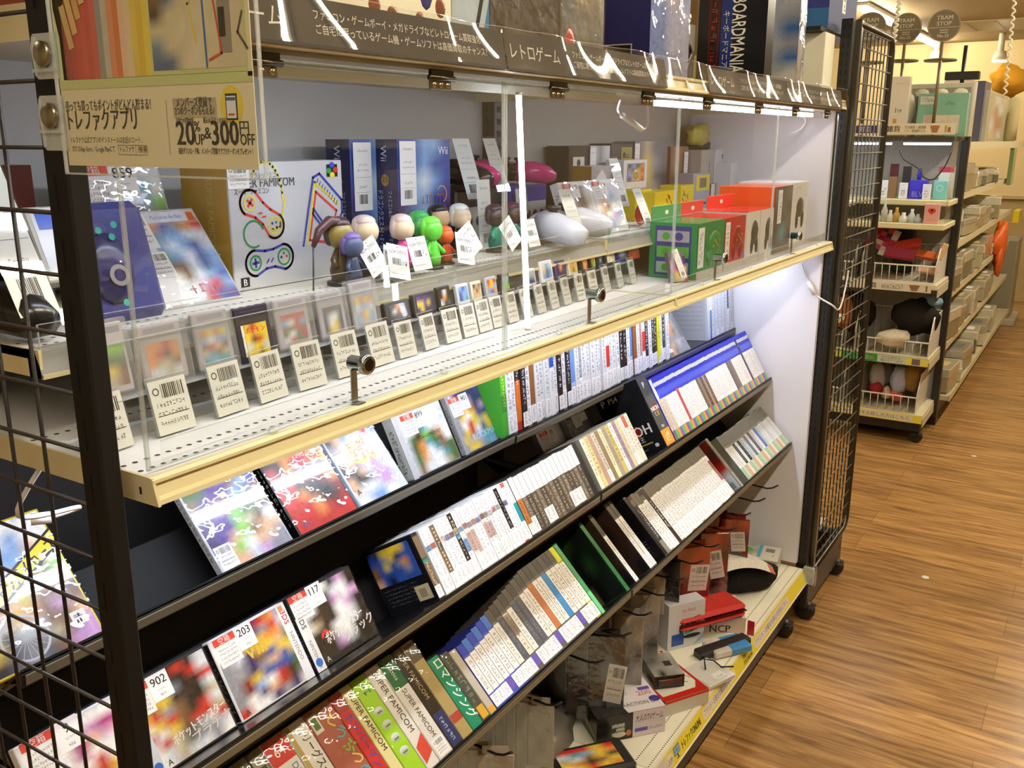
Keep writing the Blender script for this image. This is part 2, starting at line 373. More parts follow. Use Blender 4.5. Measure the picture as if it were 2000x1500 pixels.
for i, (l, c, z0, z1, yy) in enumerate([('grey white back panel of the left glass display case', '#b9babb', .02, .66, .47), ('grey white back panel of the right glass display case', '#a9a69d', .02, .66, .47), ('dark back panel behind the lower left shelves', '#1d1c1b', -1.04, .0, .47), ('grey back panel with hooks behind the lower right shelves', '#6b6860', -1.04, .0, .47)]):
    x0 = (0.0, 1.262)[i % 2]; x1 = (1.225, 2.402)[i % 2]
    m = MB(); m.box(x0, x1, yy, yy+.012, z0, z1, c, 'm'); solo(m, 'back_panel', l, 'panel', ((x0+x1)/2, yy, z0))
# end-cap unit beyond the end panel: mesh side, black foot, casters
t = thing('endcap_unit', 'black end unit on casters with a round-cornered wire mesh side', 'display stand', (2.7, .2, ZF))
m = MB(); YM = -.004
r = .05; xr = 2.945; zt = .64
path = [(2.475, YM, zt), (xr-r, YM, zt)]+[(xr-r+r*sin(a), YM, zt-r+r*cos(a)) for a in (.3, .6, .9, 1.2, 1.5)]
pb = [(xr, YM, -1.08+r)]+[(xr-r+r*cos(a), YM, -1.08+r-r*sin(a)) for a in (.3, .7, 1.1, 1.5)]+[(2.475, YM, -1.08)]
m.tube([V(p) for p in path+pb], .011, '#55524a', 'b', 8); m.box(2.4635, 2.487, YM-.008, YM+.03, -1.085, .655, '#6a675c', 'b', .002); m.box(2.475, xr-.05, YM-.006, YM+.006, zt-.012, zt+.012, '#77746a', 'b', .002); part(m, 'frame', t)
m = MB()
for k in range(0, 33):
    z = .5835-.0507*k
    if z > -1.07: m.tube([(2.485, YM-.003, z), (xr-.004, YM-.003, z)], .0021, '#5d584a', 'k', 6)
part(m, 'horizontal_wires', t)
m = MB()
for k in range(8): m.tube([(2.538+.0515*k, YM+.002, -1.075), (2.538+.0515*k, YM+.002, .635)], .0021, '#1d1a17', 'k', 6)
part(m, 'vertical_wires', t)
m = MB(); m.box(2.464, 2.935, .0, .03, -1.215, -1.093, '#2a2720', 'k', .004); m.box(2.88, 2.935, .03, .9, -1.215, -1.10, '#2a2720', 'k', .004); m.box(2.464, 2.50, .04, .9, -1.215, -1.10, '#2a2720', 'k', .004)
m.box(2.50, 2.505, -.0006, .0, -1.12, -1.10, '#050505'); m.box(2.90, 2.905, -.0006, .0, -1.16, -1.14, '#050505'); part(m, 'foot', t)
m = MB(); m.box(2.6, 2.64, .86, .9, -1.1, .62, '#1d1b19', 'k'); m.box(2.47, 2.93, .87, .89, -1.1, .6, '#8d877a', 'm'); part(m, 'rear_panel', t)
for zz_ in (-1.06, -.28, .12): m = MB(); m.box(2.51, 2.92, .06, .86, zz_-.02, zz_, '#cfc7aa', 's', .003); part(m, 'shelf', t)
def caster(t, x, y, r=.034, name='caster'):
    m = MB(T(x, y, ZF+r) @ R(90, 'Y')); m.lathe([(0.001, -.013), (r*.8, -.013), (r, -.009), (r, .009), (r*.8, .013), (.001, .013)], '#17161a', 's', 20); m.at(I4)
    o = part(m, name, t)
    m = MB(); m.box(x-.02, x+.02, y-.012, y+.02, ZF+r*1.1, ZF+.062, '#22201e', 's', .004); m.box(x-.024, x+.024, y-.03, y-.01, ZF+r*1.2, ZF+r*1.6, '#22201e', 's', .003); sub(m, 'bracket', o, t)
caster(t, 2.50, .012); caster(t, 2.90, .012)
m = MB(); m.box(2.395, 2.412, -.03, .004, -1.09, -1.035, '#fff', 'q'); m.box(2.40, 2.425, -.034, .0, -1.10, -1.03, '#fff', 'a'); solo(m, 'label_clip', 'clear plastic end clip of the yellow price rail', 'clip', (2.41, -.01, -1.09))

# ------------------------------------------------------------------ display case: shelves, tiers, canopies, doors
RAIL = [(.012, .026), (.006, .026), (.002, .024), (.002, .021), (.0055, .019), (.0035, .0075), (-.002, .0055), (-.0025, .001), (.0, .0), (.012, .0)]
def xprism(m, yz, x0, x1, col, mat='m'):
    mm = m.M; m.M = mm @ Matrix(((0, 0, 1, 0), (1, 0, 0, 0), (0, 1, 0, 0), (0, 0, 0, 1))); m.prism(yz[::1], x0, x1, col, mat); m.M = mm
SIDE = ['left', 'right']
for i in (0, 1):
    x0, x1 = 1.2*i+.001, 1.2*i+1.199
    t = thing('case_shelf', 'white perforated bottom shelf of the %s glass display case, cream front rail' % SIDE[i], 'shelf', (x0+.6, .24, 0), 'case shelves')
    m = MB(); m.box(x0, x1, .012, .47, .012, .025, WHT, 'n')
    y_h = [(k, r) for r in (.031, .056, .20) for k in range(95)]
    for k, r in y_h: m.disc(x0+.009+k*.0125, r, .0028, .0028, .0253, '#3c3a38', 'm', 10)
    part(m, 'plate', t)
    m = MB(); xprism(m, RAIL, x0, x1, CREAM, 's'); part(m, 'price_rail', t)
    for k, xa in enumerate((x0-.0005, x1-.0025)):
        m = MB(); xprism(m, [(.47, .0262), (.008, .0262), (.0035, .0255), (-.0032, .0), (.47, .0)], xa, xa+.003, '#cfc49b', 's')
        if k: m.box(x1+.0002, x1+.001, .002, .004, .008, .011, '#3a3022')
        else: m.box(x0-.0008, x0-.0002, .019, .022, .008, .015, '#2a241a')
        part(m, 'end_plate', t)
    # inner tier with its clear fence
    t = thing('inner_tier', 'raised cream inner step of the %s glass display case with a clear fence' % SIDE[i], 'shelf', (x0+.6, .3, .025), 'case inner tiers')
    xe = x1
    m = MB(); m.box(x0, xe, .168, .469, .115, .124, '#dcdad6', 'n')
    xprism(m, [(.175, .1245), (.166, .1245), (.162, .122), (.1535, .099), (.1555, .097), (.175, .097)], x0, xe, '#8d8b86', 's')
    for r in (.18, .205):
        for k in range(int((xe-x0)/.0125)): m.disc(x0+.009+k*.0125, r, .0026, .0026, .1243, '#4a4846', 'm', 8)
    part(m, 'plate', t)
    m = MB(); m.box(x0, xe, .1525, .1555, .0965, .101, '#cfc49b', 's'); part(m, 'bottom_edge', t)
    for a in (x0, xe-.003): m = MB(); m.box(a, a+.003, .156, .469, .097, .1248, '#d6c99a', 's'); part(m, 'end_plate', t)
    for a in (x0+.05, xe-.09): m = MB(); m.box(a, a+.04, .40, .437, .0262, .114, '#6a675f', 's'); part(m, 'bracket', t)
    m = MB(); m.box(x0+.002, xe-.002, .1565, .1578, .118, .149, '#fff', 'a'); m.box(x0+.002, xe-.002, .1564, .1579, .1488, .1494, '#fff', 'q'); m.box(x0+.002, x0+.0035, .1564, .1579, .1, .149, '#fff', 'q'); part(m, 'clear_fence', t)
    # canopy = upper shelf over the case
    t = thing('canopy_shelf', 'cream canopy shelf above the %s glass display case' % SIDE[i], 'shelf', (x0+.6, .24, .40), 'canopy shelves')
    m = MB(); m.box(x0, x1, .012, .47, .412, .43, '#cfc8ae', 's'); part(m, 'plate', t)
    m = MB(); xprism(m, [(y-.002, z+.404) for y, z in RAIL], x0, x1, CREAM, 's'); m.box(x0, x1, .012, .05, .399, .412, '#8f8975', 's'); part(m, 'price_rail', t)
    for xa in (x0-.0005, x1-.0025): m = MB(); xprism(m, [(.47, .431), (.008, .431), (.002, .43), (-.0052, .404), (.47, .395)], xa, xa+.003, '#cfc49b', 's'); part(m, 'end_plate', t)
    # led bar under the canopy
    t = thing('led_bar', ['unlit looking pale led bar under the left canopy', 'glowing white led bar under the right canopy'][i], 'led light', (x0+.6, .08, .40))
    a, b = (.01, 1.05) if not i else (1.262, 2.335)
    m = MB(); m.box(a, b, .07, .095, .3935, .3985, '#c9d0c6', 's'); part(m, 'housing', t)
    m = MB()
    if i: m.box(a, b, .072, .093, .3835, .3933, '#fff', 'L')
    else: m.box(a, b, .0655, .0695, .383, .3945, '#e6ece2', 's'); m.box(a, b, .0705, .093, .387, .3933, '#fff', 'L')
    part(m, 'diffuser', t)
    # under-shelf led lighting the games
    t = thing('under_shelf_led', 'led strip fixed under the %s glass case, lighting the games' % SIDE[i], 'led light', (x0+.6, .2, 0), 'under shelf led strips')
    m = MB(); m.box(x0+.02, x1-.04, .188, .218, .004, .0115, '#dfe2e4', 's'); part(m, 'housing', t)
    m = MB(); m.box(x0+.025, x1-.045, .191, .215, .0, .0038, '#fff', 'l'); part(m, 'diffuser', t)
def door(x0, x1, lockx, hx_, which):
    t = thing('case_door', which, 'acrylic door', ((x0+x1)/2, .016, .03))
    m = MB(); y0, y1, z0, z1 = .0145, .0175, .029, .394
    m.face([(x0, y0, z0), (x1, y0, z0), (x1, y0, z1), (x0, y0, z1)], '#fff', 'a')
    for a, b, c, d in [(x0, x0+.0035, z0, z1), (x1-.0035, x1, z0, z1), (x0, x1, z0, z0+.001), (x0, x1, z1-.001, z1)]: m.box(a, b, y0, y1, c, d, '#fff', 'q')
    part(m, 'pane', t)
    m = MB(); m.box(x0+.02, x1-.02, .020, .021, .029, .052, '#fff', 'a'); m.box(x0+.02, x1-.02, .0198, .0212, .0515, .0522, '#fff', 'q')
    for q in (.25, .75): m.lathe([(.0001, 0), (.004, 0), (.004, .003), (.0001, .004)], '#dfe5e5', 'q', 10) if 0 else m.at(T(x0+(x1-x0)*q, .012, .029)).blob((0, 0, 0), (.006, .005, .004), '#fff', 'q', 8, 5)
    m.at(I4); part(m, 'bottom_stop', t)
    for h in hx_:
        m = MB(); m.box(h-.021, h+.021, .011, .014, .377, .391, '#6f6757', 'b', .001); m.box(h-.023, h+.023, .008, .013, .3905, .4, '#3a362e', 'b', .001)
        m.at(T(h, .0095, .3905) @ R(90, 'Y')); m.lathe([(.0035, -.025), (.0035, .025)], '#4c4638', 'b', 10)
        for k in (-1, 0, 1):
            m.at(T(h+k*.0135, .0112, .383) @ R(90, 'X')); m.lathe([(.0001, .0022), (.0022, .0022), (.004, .0), (.004, -.001)], '#b09c72', 'b', 10); m.ring(0, 0, .0018, .0026, .0023, '#3a3020', 'm', 10)
        part(m, 'hinge', t)
    m = MB(T(lockx, .014, .074) @ R(90, 'X')); m.lathe([(.0001, -.006), (.0085, -.006), (.0085, .012), (.011, .012), (.0118, .014), (.0118, .019), (.0105, .021), (.0001, .021)], '#a9b4b4', 'c', 24); m.at(I4)
    k = part(m, 'lock', t)
    m = MB(T(lockx, .014, .074) @ R(90, 'X')); m.disc(0, 0, .0075, .0075, .0213, '#4a3a34', 'b'); m.quad(-.0006, -.004, .0006, .004, .0216, '#0b0908'); sub(m, 'keyhole', k, t)
    m = MB(); m.box(lockx-.005, lockx+.005, .016, .0185, .028, .066, '#a7a29a', 'b', .0005); m.box(lockx-.006, lockx+.006, .006, .0185, .0268, .0278, '#a7a29a', 'b'); sub(m, 'latch_plate', k, t)
door(.006, .603, .287, (.17, .456), 'leftmost clear acrylic door of the case, partly behind the hanging poster')
door(.606, 1.206, .865, (.741, 1.053), 'second clear acrylic door from the left, with a reflected streak across it')
door(1.209, 1.818, 1.448, (1.338, 1.653), 'third clear acrylic door from the left, before the green and red boxes')
door(1.821, 2.396, 2.018, (1.941, 2.246), 'rightmost clear acrylic door, before the white controller box')
# glowing rod added in place of a light streak reflected in the second door
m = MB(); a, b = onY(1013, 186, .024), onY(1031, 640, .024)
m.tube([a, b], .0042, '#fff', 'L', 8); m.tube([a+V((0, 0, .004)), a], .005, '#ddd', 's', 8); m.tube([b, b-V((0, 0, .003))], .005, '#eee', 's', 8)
solo(m, 'reflection_streak', 'tall thin white reflected streak, built as a glowing rod behind the second acrylic door', 'led light', b)

# canopy sign strips
LBL = frame((0, -.0072, .4065), (1, 0, 0), (0, .0095, .049), None)
def sign(x0, x1, lab, txt=True, big=.028):
    L = LBL
    t = thing('sign_strip', lab, 'sign', ((x0+x1)/2, .0, .406), 'charcoal sign strips on the canopy rail')
    m = MB(L @ T(0, 0, -.0075)); m.quad(x0, 0, x1, .0485, .0075, '#332f2a', 'm')
    if txt:
        W_ = x1-x0; c = '#cfc9bb'
        m.text('レトロゲーム', x0+.012, .017, .0165, .0079, c, 'm', 'l', W_*.25)
        m.text('ファミコン・ゲームボーイ・メガドライブなどレトロゲーム買取強化', x0+W_*.35, .0285, .0078, .0079, c, 'm', 'l', W_*.55)
        m.text('ご自宅に眠っているゲーム機・ゲームソフトは高価買取のチャンス！', x0+W_*.35, .0145, .0078, .0079, c, 'm', 'l', W_*.57)
    part(m, 'printed_strip', t)
    return t
sign(.045, .575, 'charcoal sign strip on the canopy, leftmost, partly behind the poster')
sign(.578, 1.095, 'charcoal sign strip with large white kana, second from the left')
sign(1.30, 1.822, 'charcoal sign strip starting right of the canopy joint')
sign(1.826, 2.34, 'charcoal sign strip at the far right end of the canopy')
for i in (0, 1):
    m = MB(LBL @ T(0, 0, .0012)); n = 160; a, b = 1.2*i+.004, 1.2*i+1.196
    def zz(x, y): return .0062+y*(-.11+.055*sin(x*21+i*2)+.03*sin(x*47))+1.1*y*y
    m.mesh([(a+(b-a)*k/n, .001+.0051*j, zz(a+(b-a)*k/n, .001+.0051*j)) for k in range(n+1) for j in range(11)], [(k*11+j, (k+1)*11+j, (k+1)*11+j+1, k*11+j+1) for k in range(n) for j in range(10)], '#fff', 'v', True)
    for k in range(n):
        xa, xb = a+(b-a)*k/n, a+(b-a)*(k+1)/n
        m.face([(xa, .0519, zz(xa, .052)), (xb, .0519, zz(xb, .052)), (xb, .0526, zz(xb, .052)), (xa, .0526, zz(xa, .052))], '#fff', 'q')
    solo(m, 'sign_cover', 'clear wavy plastic sheet over the %s sign strips, catching the ceiling lights' % SIDE[i], 'plastic sheet', (1.2*i+.6, 0, .41))

# ------------------------------------------------------------------ slanted shelves: lip line (y, z), lean, lip depth, back height
class Row:
    def __init__(s, y, z, lean, dl, h): s.y, s.z, s.a, s.dl, s.h = y, z, radians(lean), dl, h
    def M(s, x=0, inn=0, up=0, dlean=0):   # X along the shelf, Y up the spine, Z towards the viewer
        a = s.a+radians(dlean); u = V((0, sin(a), cos(a))); nn = V((0, -cos(s.a), sin(s.a)))
        o = V((x, s.y, s.z))-nn*inn+V((0, sin(s.a), cos(s.a)))*up
        return frame(o, (1, 0, 0), u)
RA = Row(.283, -.262, 40, .145, .105); RA2 = Row(.285, -.266, 5, .16, .20); RB = Row(.157, -.413, 30, .145, .125); RC = Row(.077, -.617, 44, .145, .19)
def tray(row, x0, x1, lab, back=True):
    t = thing('slanted_shelf', lab, 'shelf', ((x0+x1)/2, row.y, row.z))
    m = MB(row.M(0)); d = row.dl
    m.box(x0, x1, -.003, 0, -d-.001, .003, '#0d0d10', 'g')
    m.box(x0, x1, -.003, row.h if back else .03, -d-.003, -d, '#08080a', 'm'); part(m, 'tray', t)
    m = MB(); y, z = row.y, row.z
    xprism(m, [(y-.0005, z-.0022), (y-.004, z-.004), (y-.0015, z-.022), (y+.006, z-.024), (y+.006, z-.012)], x0, x1, '#0f0f11', 's')
    part(m, 'front_lip', t)
    m = MB(); xprism(m, [(y-.0042, z-.0055), (y-.0052, z-.007), (y-.0042, z-.0185), (y-.0025, z-.020)], x0+.004, x1-.004, OLIVE, 's'); part(m, 'price_strip', t)
    for xa in (x0+.0005, x1-.004):
        m = MB(); o = row.M(0) @ V((0, -.002, -d)); p = row.M(0) @ V((0, row.h*.9, -d)); q = V((0, row.y+.01, row.z-.02))
        xprism(m, [(q.y, q.z), (.47, q.z-.06), (.47, min(p.z, -.03)), (p.y+.004, p.z), (o.y+.004, o.z)], xa, xa+.003, '#5a5850', 's')
        part(m, 'bracket', t)
tray(RA, .005, 1.055, 'upper slanted black shelf on the left, holding the face-out games')
tray(RA2, 1.06, 2.396, 'upper black shelf on the right, holding upright white-spined games')
tray(RB, .005, 1.199, 'middle slanted black shelf on the left, with the face-out small cases')
tray(RB, 1.201, 2.396, 'middle slanted black shelf on the right, with the blue-topped cases')
tray(RC, .005, 1.199, 'lowest slanted black shelf on the left, with big cartridge boxes')
tray(RC, 1.201, 2.396, 'lowest slanted black shelf on the right, just above the hooks')

# ------------------------------------------------------------------ base shelf and its yellow label strip
BZ = -1.042
for i in (0, 1):
    x0, x1 = 1.2*i+.001, 1.2*i+1.199
    t = thing('base_shelf', 'cream perforated base shelf on the %s near the floor' % SIDE[i], 'shelf', (x0+.6, .24, ZF), 'base shelves')
    m = MB(); m.box(x0, x1, .008, .47, BZ-.012, BZ, '#e4dfca', 'n')
    for r in (.0175, .051):
        for k in range(150): m.box(x0+.004+k*.008, x0+.0068+k*.008, r, r+.0034, BZ+.0001, BZ+.0004, '#3a3428', 'm')
    part(m, 'plate', t)
    m = MB(); xprism(m, [(.012, BZ+.0005), (.006, BZ), (-.009, BZ-.043), (-.012, BZ-.046), (-.004, BZ-.047), (.012, BZ-.047)], x0, x1, '#ded7bd', 's'); part(m, 'front_rail', t)
    m = MB(); m.box(x0, x1, .03, .06, ZF+.06, BZ-.047, '#23201c', 'k'); m.box(x0, x1, .06, .47, ZF+.07, ZF+.09, '#23201c', 'k'); part(m, 'kick_plate', t)
    caster(t, x0+.10, .04); caster(t, x1-.06, .04)
RLB = frame((0, .0052, BZ-.0035), (1, 0, 0), (0, .015, .043), None)
t = thing('yellow_label_strip', 'yellow printed strip along the front edge of the base shelf', 'label', (1.8, .0, BZ-.04))
m = MB(RLB @ T(0, -.0425, 0)); YEL = '#e3d33a'; m.quad(.9, 0, 2.39, .042, .0006, YEL, 'g'); m.quad(.9, 0, 1.26, .042, .0008, '#cfc7c0', 'g')
def pill(a, b): m.prism([(a+.008, .008), (b-.008, .008), (b, .014), (b, .029), (b-.008, .035), (a+.008, .035), (a, .029), (a, .014)], .0008, .0011, '#d9d0c6')
pill(1.263, 1.298); m.marks(1.268, .012, 1.294, .031, .0013, '#555', 6, vert=False)
m.box(1.305, 1.338, .016, .036, .0008, .0011, '#46433a'); m.box(1.3065, 1.3365, .0175, .0345, .0011, .0013, '#7aa2cc'); m.quad(1.319, .008, 1.324, .016, .0011, '#46433a'); m.quad(1.312, .0065, 1.331, .0085, .0011, '#46433a'); m.text('W', 1.3215, .022, .007, .0014, '#46433a', 'm', 'c')
m.text('トレファクONLINE', 1.350, .012, .017, .0012, '#3c3410', 'm', 'l', .118, bold=.04)
def finder(a, b):
    pill(a, b); m.text('ブランド・古着をお探しの方はこちら', a+.008, .0155, .013, .0013, '#4a453c', 'm', 'l', b-a-.016)
finder(1.487, 1.72); m.text('TREFAC', 1.79, .022, .012, .0012, '#3c3410', 'm', 'l', .075, bold=.05); m.text('FASHION', 1.79, .007, .012, .0012, '#3c3410', 'm', 'l', .075, bold=.05)
finder(1.885, 2.21)
part(m, 'printed_strip', t)
# ------------------------------------------------------------------ games on the slanted shelves
RG = random.Random(11)
def ticket(m, x0, y0, w_, h_, z, rng=RG, bc=True, lines=3):     # white shop price ticket
    m.quad(x0, y0, x0+w_, y0+h_, z, '#eceae6')
    if bc: m.bars(x0+w_*.3, y0+h_*.66, x0+w_*.9, y0+h_*.92, z+.0002, '#33302e', 12, rng)
    m.ring(x0+w_*.16, y0+h_*.8, w_*.06, w_*.09, z+.0002, '#555', 'm', 10)
    for k in range(lines): m.marks(x0+w_*.1, y0+h_*(.5-.17*k), x0+w_*.86, y0+h_*(.59-.17*k), z+.0002, '#55524f', 9, rng, vert=False)
    m.quad(x0+w_*.08, y0+h_*.34, x0+w_*.92, y0+h_*.355, z+.0002, '#333')
def empty_box_tag(p, t, L, x, y, num, s=1.0, z=.0006, rot=0, red=True):   # red header label + number card
    M = L @ T(x, y, z) @ R(rot, 'Z')
    if red:
        m = MB(M); m.quad(0, -.030*s, .036*s, .010*s, 0, '#eceae8'); m.quad(0, 0, .036*s, .010*s, .0003, '#d8402f'); m.text('空箱', .018*s, .0015*s, .0072*s, .0006, '#f4e4e0', 'm', 'c')
        for k in range(4): m.marks(.003*s, -.008*s-k*.006*s, .032*s, -.0045*s-k*.006*s, .0003, '#6a6664', 10, RG, vert=False)
        sub(m, 'price_label', p, t)
    m = MB(M); m.quad(.036*s, -.022*s, .066*s, .012*s, .0005, '#f2f1f0'); m.text(num, .051*s, -.003*s, .011*s, .0008, '#222', 'm', 'c', .026*s, bold=.03)
    m.marks(.046*s, -.010*s, .057*s, -.0075*s, .0008, '#888', 6, RG, vert=False); m.marks(.047*s, -.018*s, .055*s, -.0145*s, .0008, '#333', 3, RG, vert=False); sub(m, 'number_card', p, t)
def face_game(M, w_, h_, d, body, spine, rows, pal, label, cat, group=None, extra=None, tagn=None, border=None, pm='A', bw=.003):
    loc = M @ V((w_/2, 0, -d/2))
    t = thing('game_case', label, cat, loc, group)
    m = MB(M); m.box(0, w_, 0, h_, -d, 0, body, 's', .0012)
    if spine:
        c, txt, tc = spine; m.at(M @ Matrix(((0, 0, -1, -.0004), (0, 1, 0, 0), (1, 0, 0, 0), (0, 0, 0, 1)))); m.quad(-d+.001, .003, -.001, h_-.003, 0, c, 'g')
        if txt: m.marks(-d*.75, h_*.12, -d*.25, h_*.8, .0003, tc, 14, RG)
    body_o = part(m, 'case', t)
    m = MB(M)
    if border: m.quad(bw*.6, bw*.6, w_-bw*.6, h_-bw*.6, .0002, border, 'g')
    m.pic(rows, pal, bw, bw, w_-bw, h_-bw, .0004, pm)
    if extra: extra(m, w_, h_)
    cover = part(m, 'cover', t)
    if tagn: empty_box_tag(cover, t, M, *tagn)
    m = MB(M); m.face([(-.0005, 0, .0014), (w_+.0005, 0, .0014), (w_+.0005, h_, .0014), (-.0005, h_, .0014)], '#fff', 'p'); part(m, 'clear_wrap', t)
    return t, cover, M
P0 = {'g': '#3f6b38', 'G': '#2a4a2c', 'w': '#d9e2ec', 'b': '#7fa6d6', 'B': '#2e4fa0', 'u': '#4a2a86', 'U': '#2d1a5c', 'o': '#d98a3a', 'n': '#7a5636', 'N': '#3a2a22', 'k': '#141216', 'r': '#c02a22', 'R': '#7a1712', 'y': '#e2c23a', 'l': '#7cc23e', 's': '#dcae86', 'p': '#c79ac8', 'W': '#f0f0ee', 'e': '#8d8f96', 'E': '#55585e', 'c': '#3f9aa8', 'm': '#a82a7a', 't': '#b8ab8c', 'z': '#cfd4da', 'd': '#20304a'}
A_in = RA.M(0, .02, .0008)
def dq(m, w_, h_):
    m.text('V', w_*.44, h_*.80, .030, .0007, '#b8321e', 'g', 'c'); m.text('CAPCOM', 0, -1, .001, 0, '#fff') if 0 else None
    ticket(m, .004, .004, .030, .036, .0009)
face_game(A_in @ T(.312, 0, 0), .137, .182, .014, '#c9ccd2', ('#c2c2be', 1, '#57534d'), ['GgwnbbN', 'ggzwbNN', 'gngzbnd', 'gguunbB', 'nuuNbBn', 'gusNggs', 'UuulggN', 'UuultnW', 'Uuslnss', 'uslWsse', 'Wsszpee'], P0, 'face-out game case with a red V over green, blue and purple art', 'game case', extra=dq)
def kof(m, w_, h_):
    m.text('KING OF', w_*.50, h_*.66, .008, .0007, '#c8ccd8', 'g', 'l'); m.text('FIGHTERS', w_*.40, h_*.595, .012, .0007, '#d23a3a', 'g', 'l', .07, bold=.05); m.text("94", w_*.82, h_*.64, .019, .0007, '#b8bcc8', 'g', 'l'); m.quad(w_*.48, h_*.54, w_*.95, h_*.575, .0006, '#70606a', 'g')
    m.text('SNK', w_*.10, h_*.06, .007, .0007, '#2c6ab0', 'g')
face_game(A_in @ T(.464, 0, 0), .134, .182, .014, '#1b191b', ('#0f0e10', 1, '#b8a890'), ['yNrryok', 'yNorrok', 'NsoorNk', 'NNorroo', 'rNoRroy', 'rrNRrro', 'rrNkkRo', 'rroNkkR', 'rrrokkR', 'rrrorRr', 'rrrrrrr'], P0, 'face-out game case in flaming red and orange with a silver 94', 'game case', extra=kof)
def tenn(m, w_, h_):
    m.disc(w_*.46, h_*.50, .026, .022, .0006, '#e8b53a', 'g', 24); m.disc(w_*.70, h_*.42, .008, .007, .0006, '#e8d84a', 'g')
    m.text('テニスの', w_*.32, h_*.52, .015, .0008, '#c8351e', 'g', 'l', .042, bold=.06); m.text('王子様', w_*.34, h_*.43, .015, .0008, '#c8351e', 'g', 'l', .05, bold=.06)
    m.text('ドキドキサバイバル', w_*.36, h_*.31, .012, .0008, '#a890c0', 'g', 'l', .08); m.text('A', w_*.10, h_*.11, .011, .0008, '#222', 'm', 'c')
face_game(A_in @ T(.605, 0, 0), .127, .182, .014, '#c9d4e6', None, ['zsnsskb', 'zwNNssB', 'ewbswBB', 'Nsbwwrb', 'eswyoWW', 'Nseybow', 'NsewoWW', 'kkszpzW', 'skkeppz', 'szWzppz', 'WzbbWWz'], P0, 'face-out white and blue game case with an orange sun logo', 'game case', extra=tenn)
r_ = RA.M(0, .02, .004, -14)
def c899(m, w_, h_): m.text('DRAGON QUEST', w_*.38, h_*.52, .006, .0007, '#6a2a3a', 'g', 'l', .08); m.quad(.0, .0, .014, h_, .0005, '#c5c8c8', 'g')
face_game(r_ @ T(.750, 0, 0), .145, .122, .024, '#8b8a84', ('#b9b9b0', 1, '#3a3a38'), ['zWWWWWz', 'zWnsWWz', 'zWncWWz', 'zgNlgsW', 'zGocgnW', 'zgoWcng', 'zgsWWcg', 'znWWWtg'], P0, 'clear jewel case with number card 899, silver border and green art', 'game case', 'numbered jewel cases on the upper shelf', c899, (.022, .106, '899', 1.0))
def c901(m, w_, h_): m.text('ROCKMAN', w_*.30, h_*.16, .013, .0007, '#b8d4d8', 'g', 'l', .09, bold=.05); m.quad(.0, .0, .010, h_, .0005, '#9da0a4', 'g')
face_game(r_ @ T(.912, 0, 0), .132, .122, .012, '#8b8a90', ('#a8a8a8', 1, '#3a3a38'), ['zuUUUuu', 'eUupUUU', 'eUyoUpU', 'eyWyuUu', 'eWryTyu'.replace('T', 't'), 'eyrWuyo', 'ytebcce', 'eyyecbe'], P0, 'jewel case with number card 901 over purple and yellow robot art', 'game case', 'numbered jewel cases on the upper shelf', c901, (.006, .104, '901', .95))
def biker(m, w_, h_):
    m.poly([(.0, h_*.30), (w_, h_*.70), (w_, h_*.84), (0, h_*.44)], .0006, '#17140f', 'g'); m.poly([(0, h_*.32), (w_, h_*.72), (w_, h_*.82), (0, h_*.42)], .0008, '#e8d62a', 'g')
    m.text('マウンテンバイカーズ', .006, h_*.355, .017, .0010, '#14120e', 'g', 'l', .145, rot=24.5, bold=.05); m.ring(w_*.36, h_*.19, .026, .029, .0008, '#c9ccd2', 'g', 28)
    for k in range(9): a = k*pi/9; m.line([(w_*.36-.026*cos(a), h_*.19-.026*sin(a)), (w_*.36+.026*cos(a), h_*.19+.026*sin(a))], .0007, .0008, '#c9ccd2', 'g')
    m.quad(w_*.78, h_*.12, w_*.92, h_*.22, .0008, '#e8e6e0'); m.marks(w_*.8, h_*.13, w_*.9, h_*.21, .001, '#222', 2, RG)
face_game(A_in @ T(-.012, 0, 0), .137, .182, .014, '#d9c72a', ('#e3d22c', 1, '#222'), ['WWWWWWW', 'oWbWbWW', 'nebbbsW', 'nbBbboW', 'uNbsogl', 'yyylgns', 'NrsynnN', 'yWyonpn', 'yEWznns', 'yEeetnp', 'kEeEnpp'], P0, 'yellow game case with a diagonal kana banner behind the mesh', 'game case', extra=biker)
B_in = RB.M(0, .05, .0008)
def d902(m, w_, h_):
    m.text('ポケットモンスター', w_*.30, h_*.20, .011, .0008, '#e2dcd2', 'g', 'l', .085, rot=6, bold=.07); m.text('プラチナ', w_*.50, h_*.10, .012, .0008, '#cfc8be', 'g', 'l', rot=6, bold=.07)
    m.quad(.0, .0, .015, h_*.42, .0006, '#c9d0da', 'g'); m.disc(.0075, .012, .006, .006, .0008, '#2a62b8', 'g'); m.text('A', .024, .006, .008, .0008, '#222', 'm', 'c')
face_game(B_in @ T(.107, 0, 0), .128, .118, .015, '#2a2a2c', ('#1a1a1c', 1, '#8a8a86'), ['zzzkrkz', 'WWekkrz', 'zyyekkr', 'ynykNkz', 'yrenkkt', 'zyrnkrz', 'rzynrrt', 'Wrtkezr', 'WztEeez', 'WztzzeW'], P0, 'face-out silver handheld game case with number card 902', 'game case', 'numbered handheld cases on the middle shelf', d902, (.0, .104, '902', 1.0))
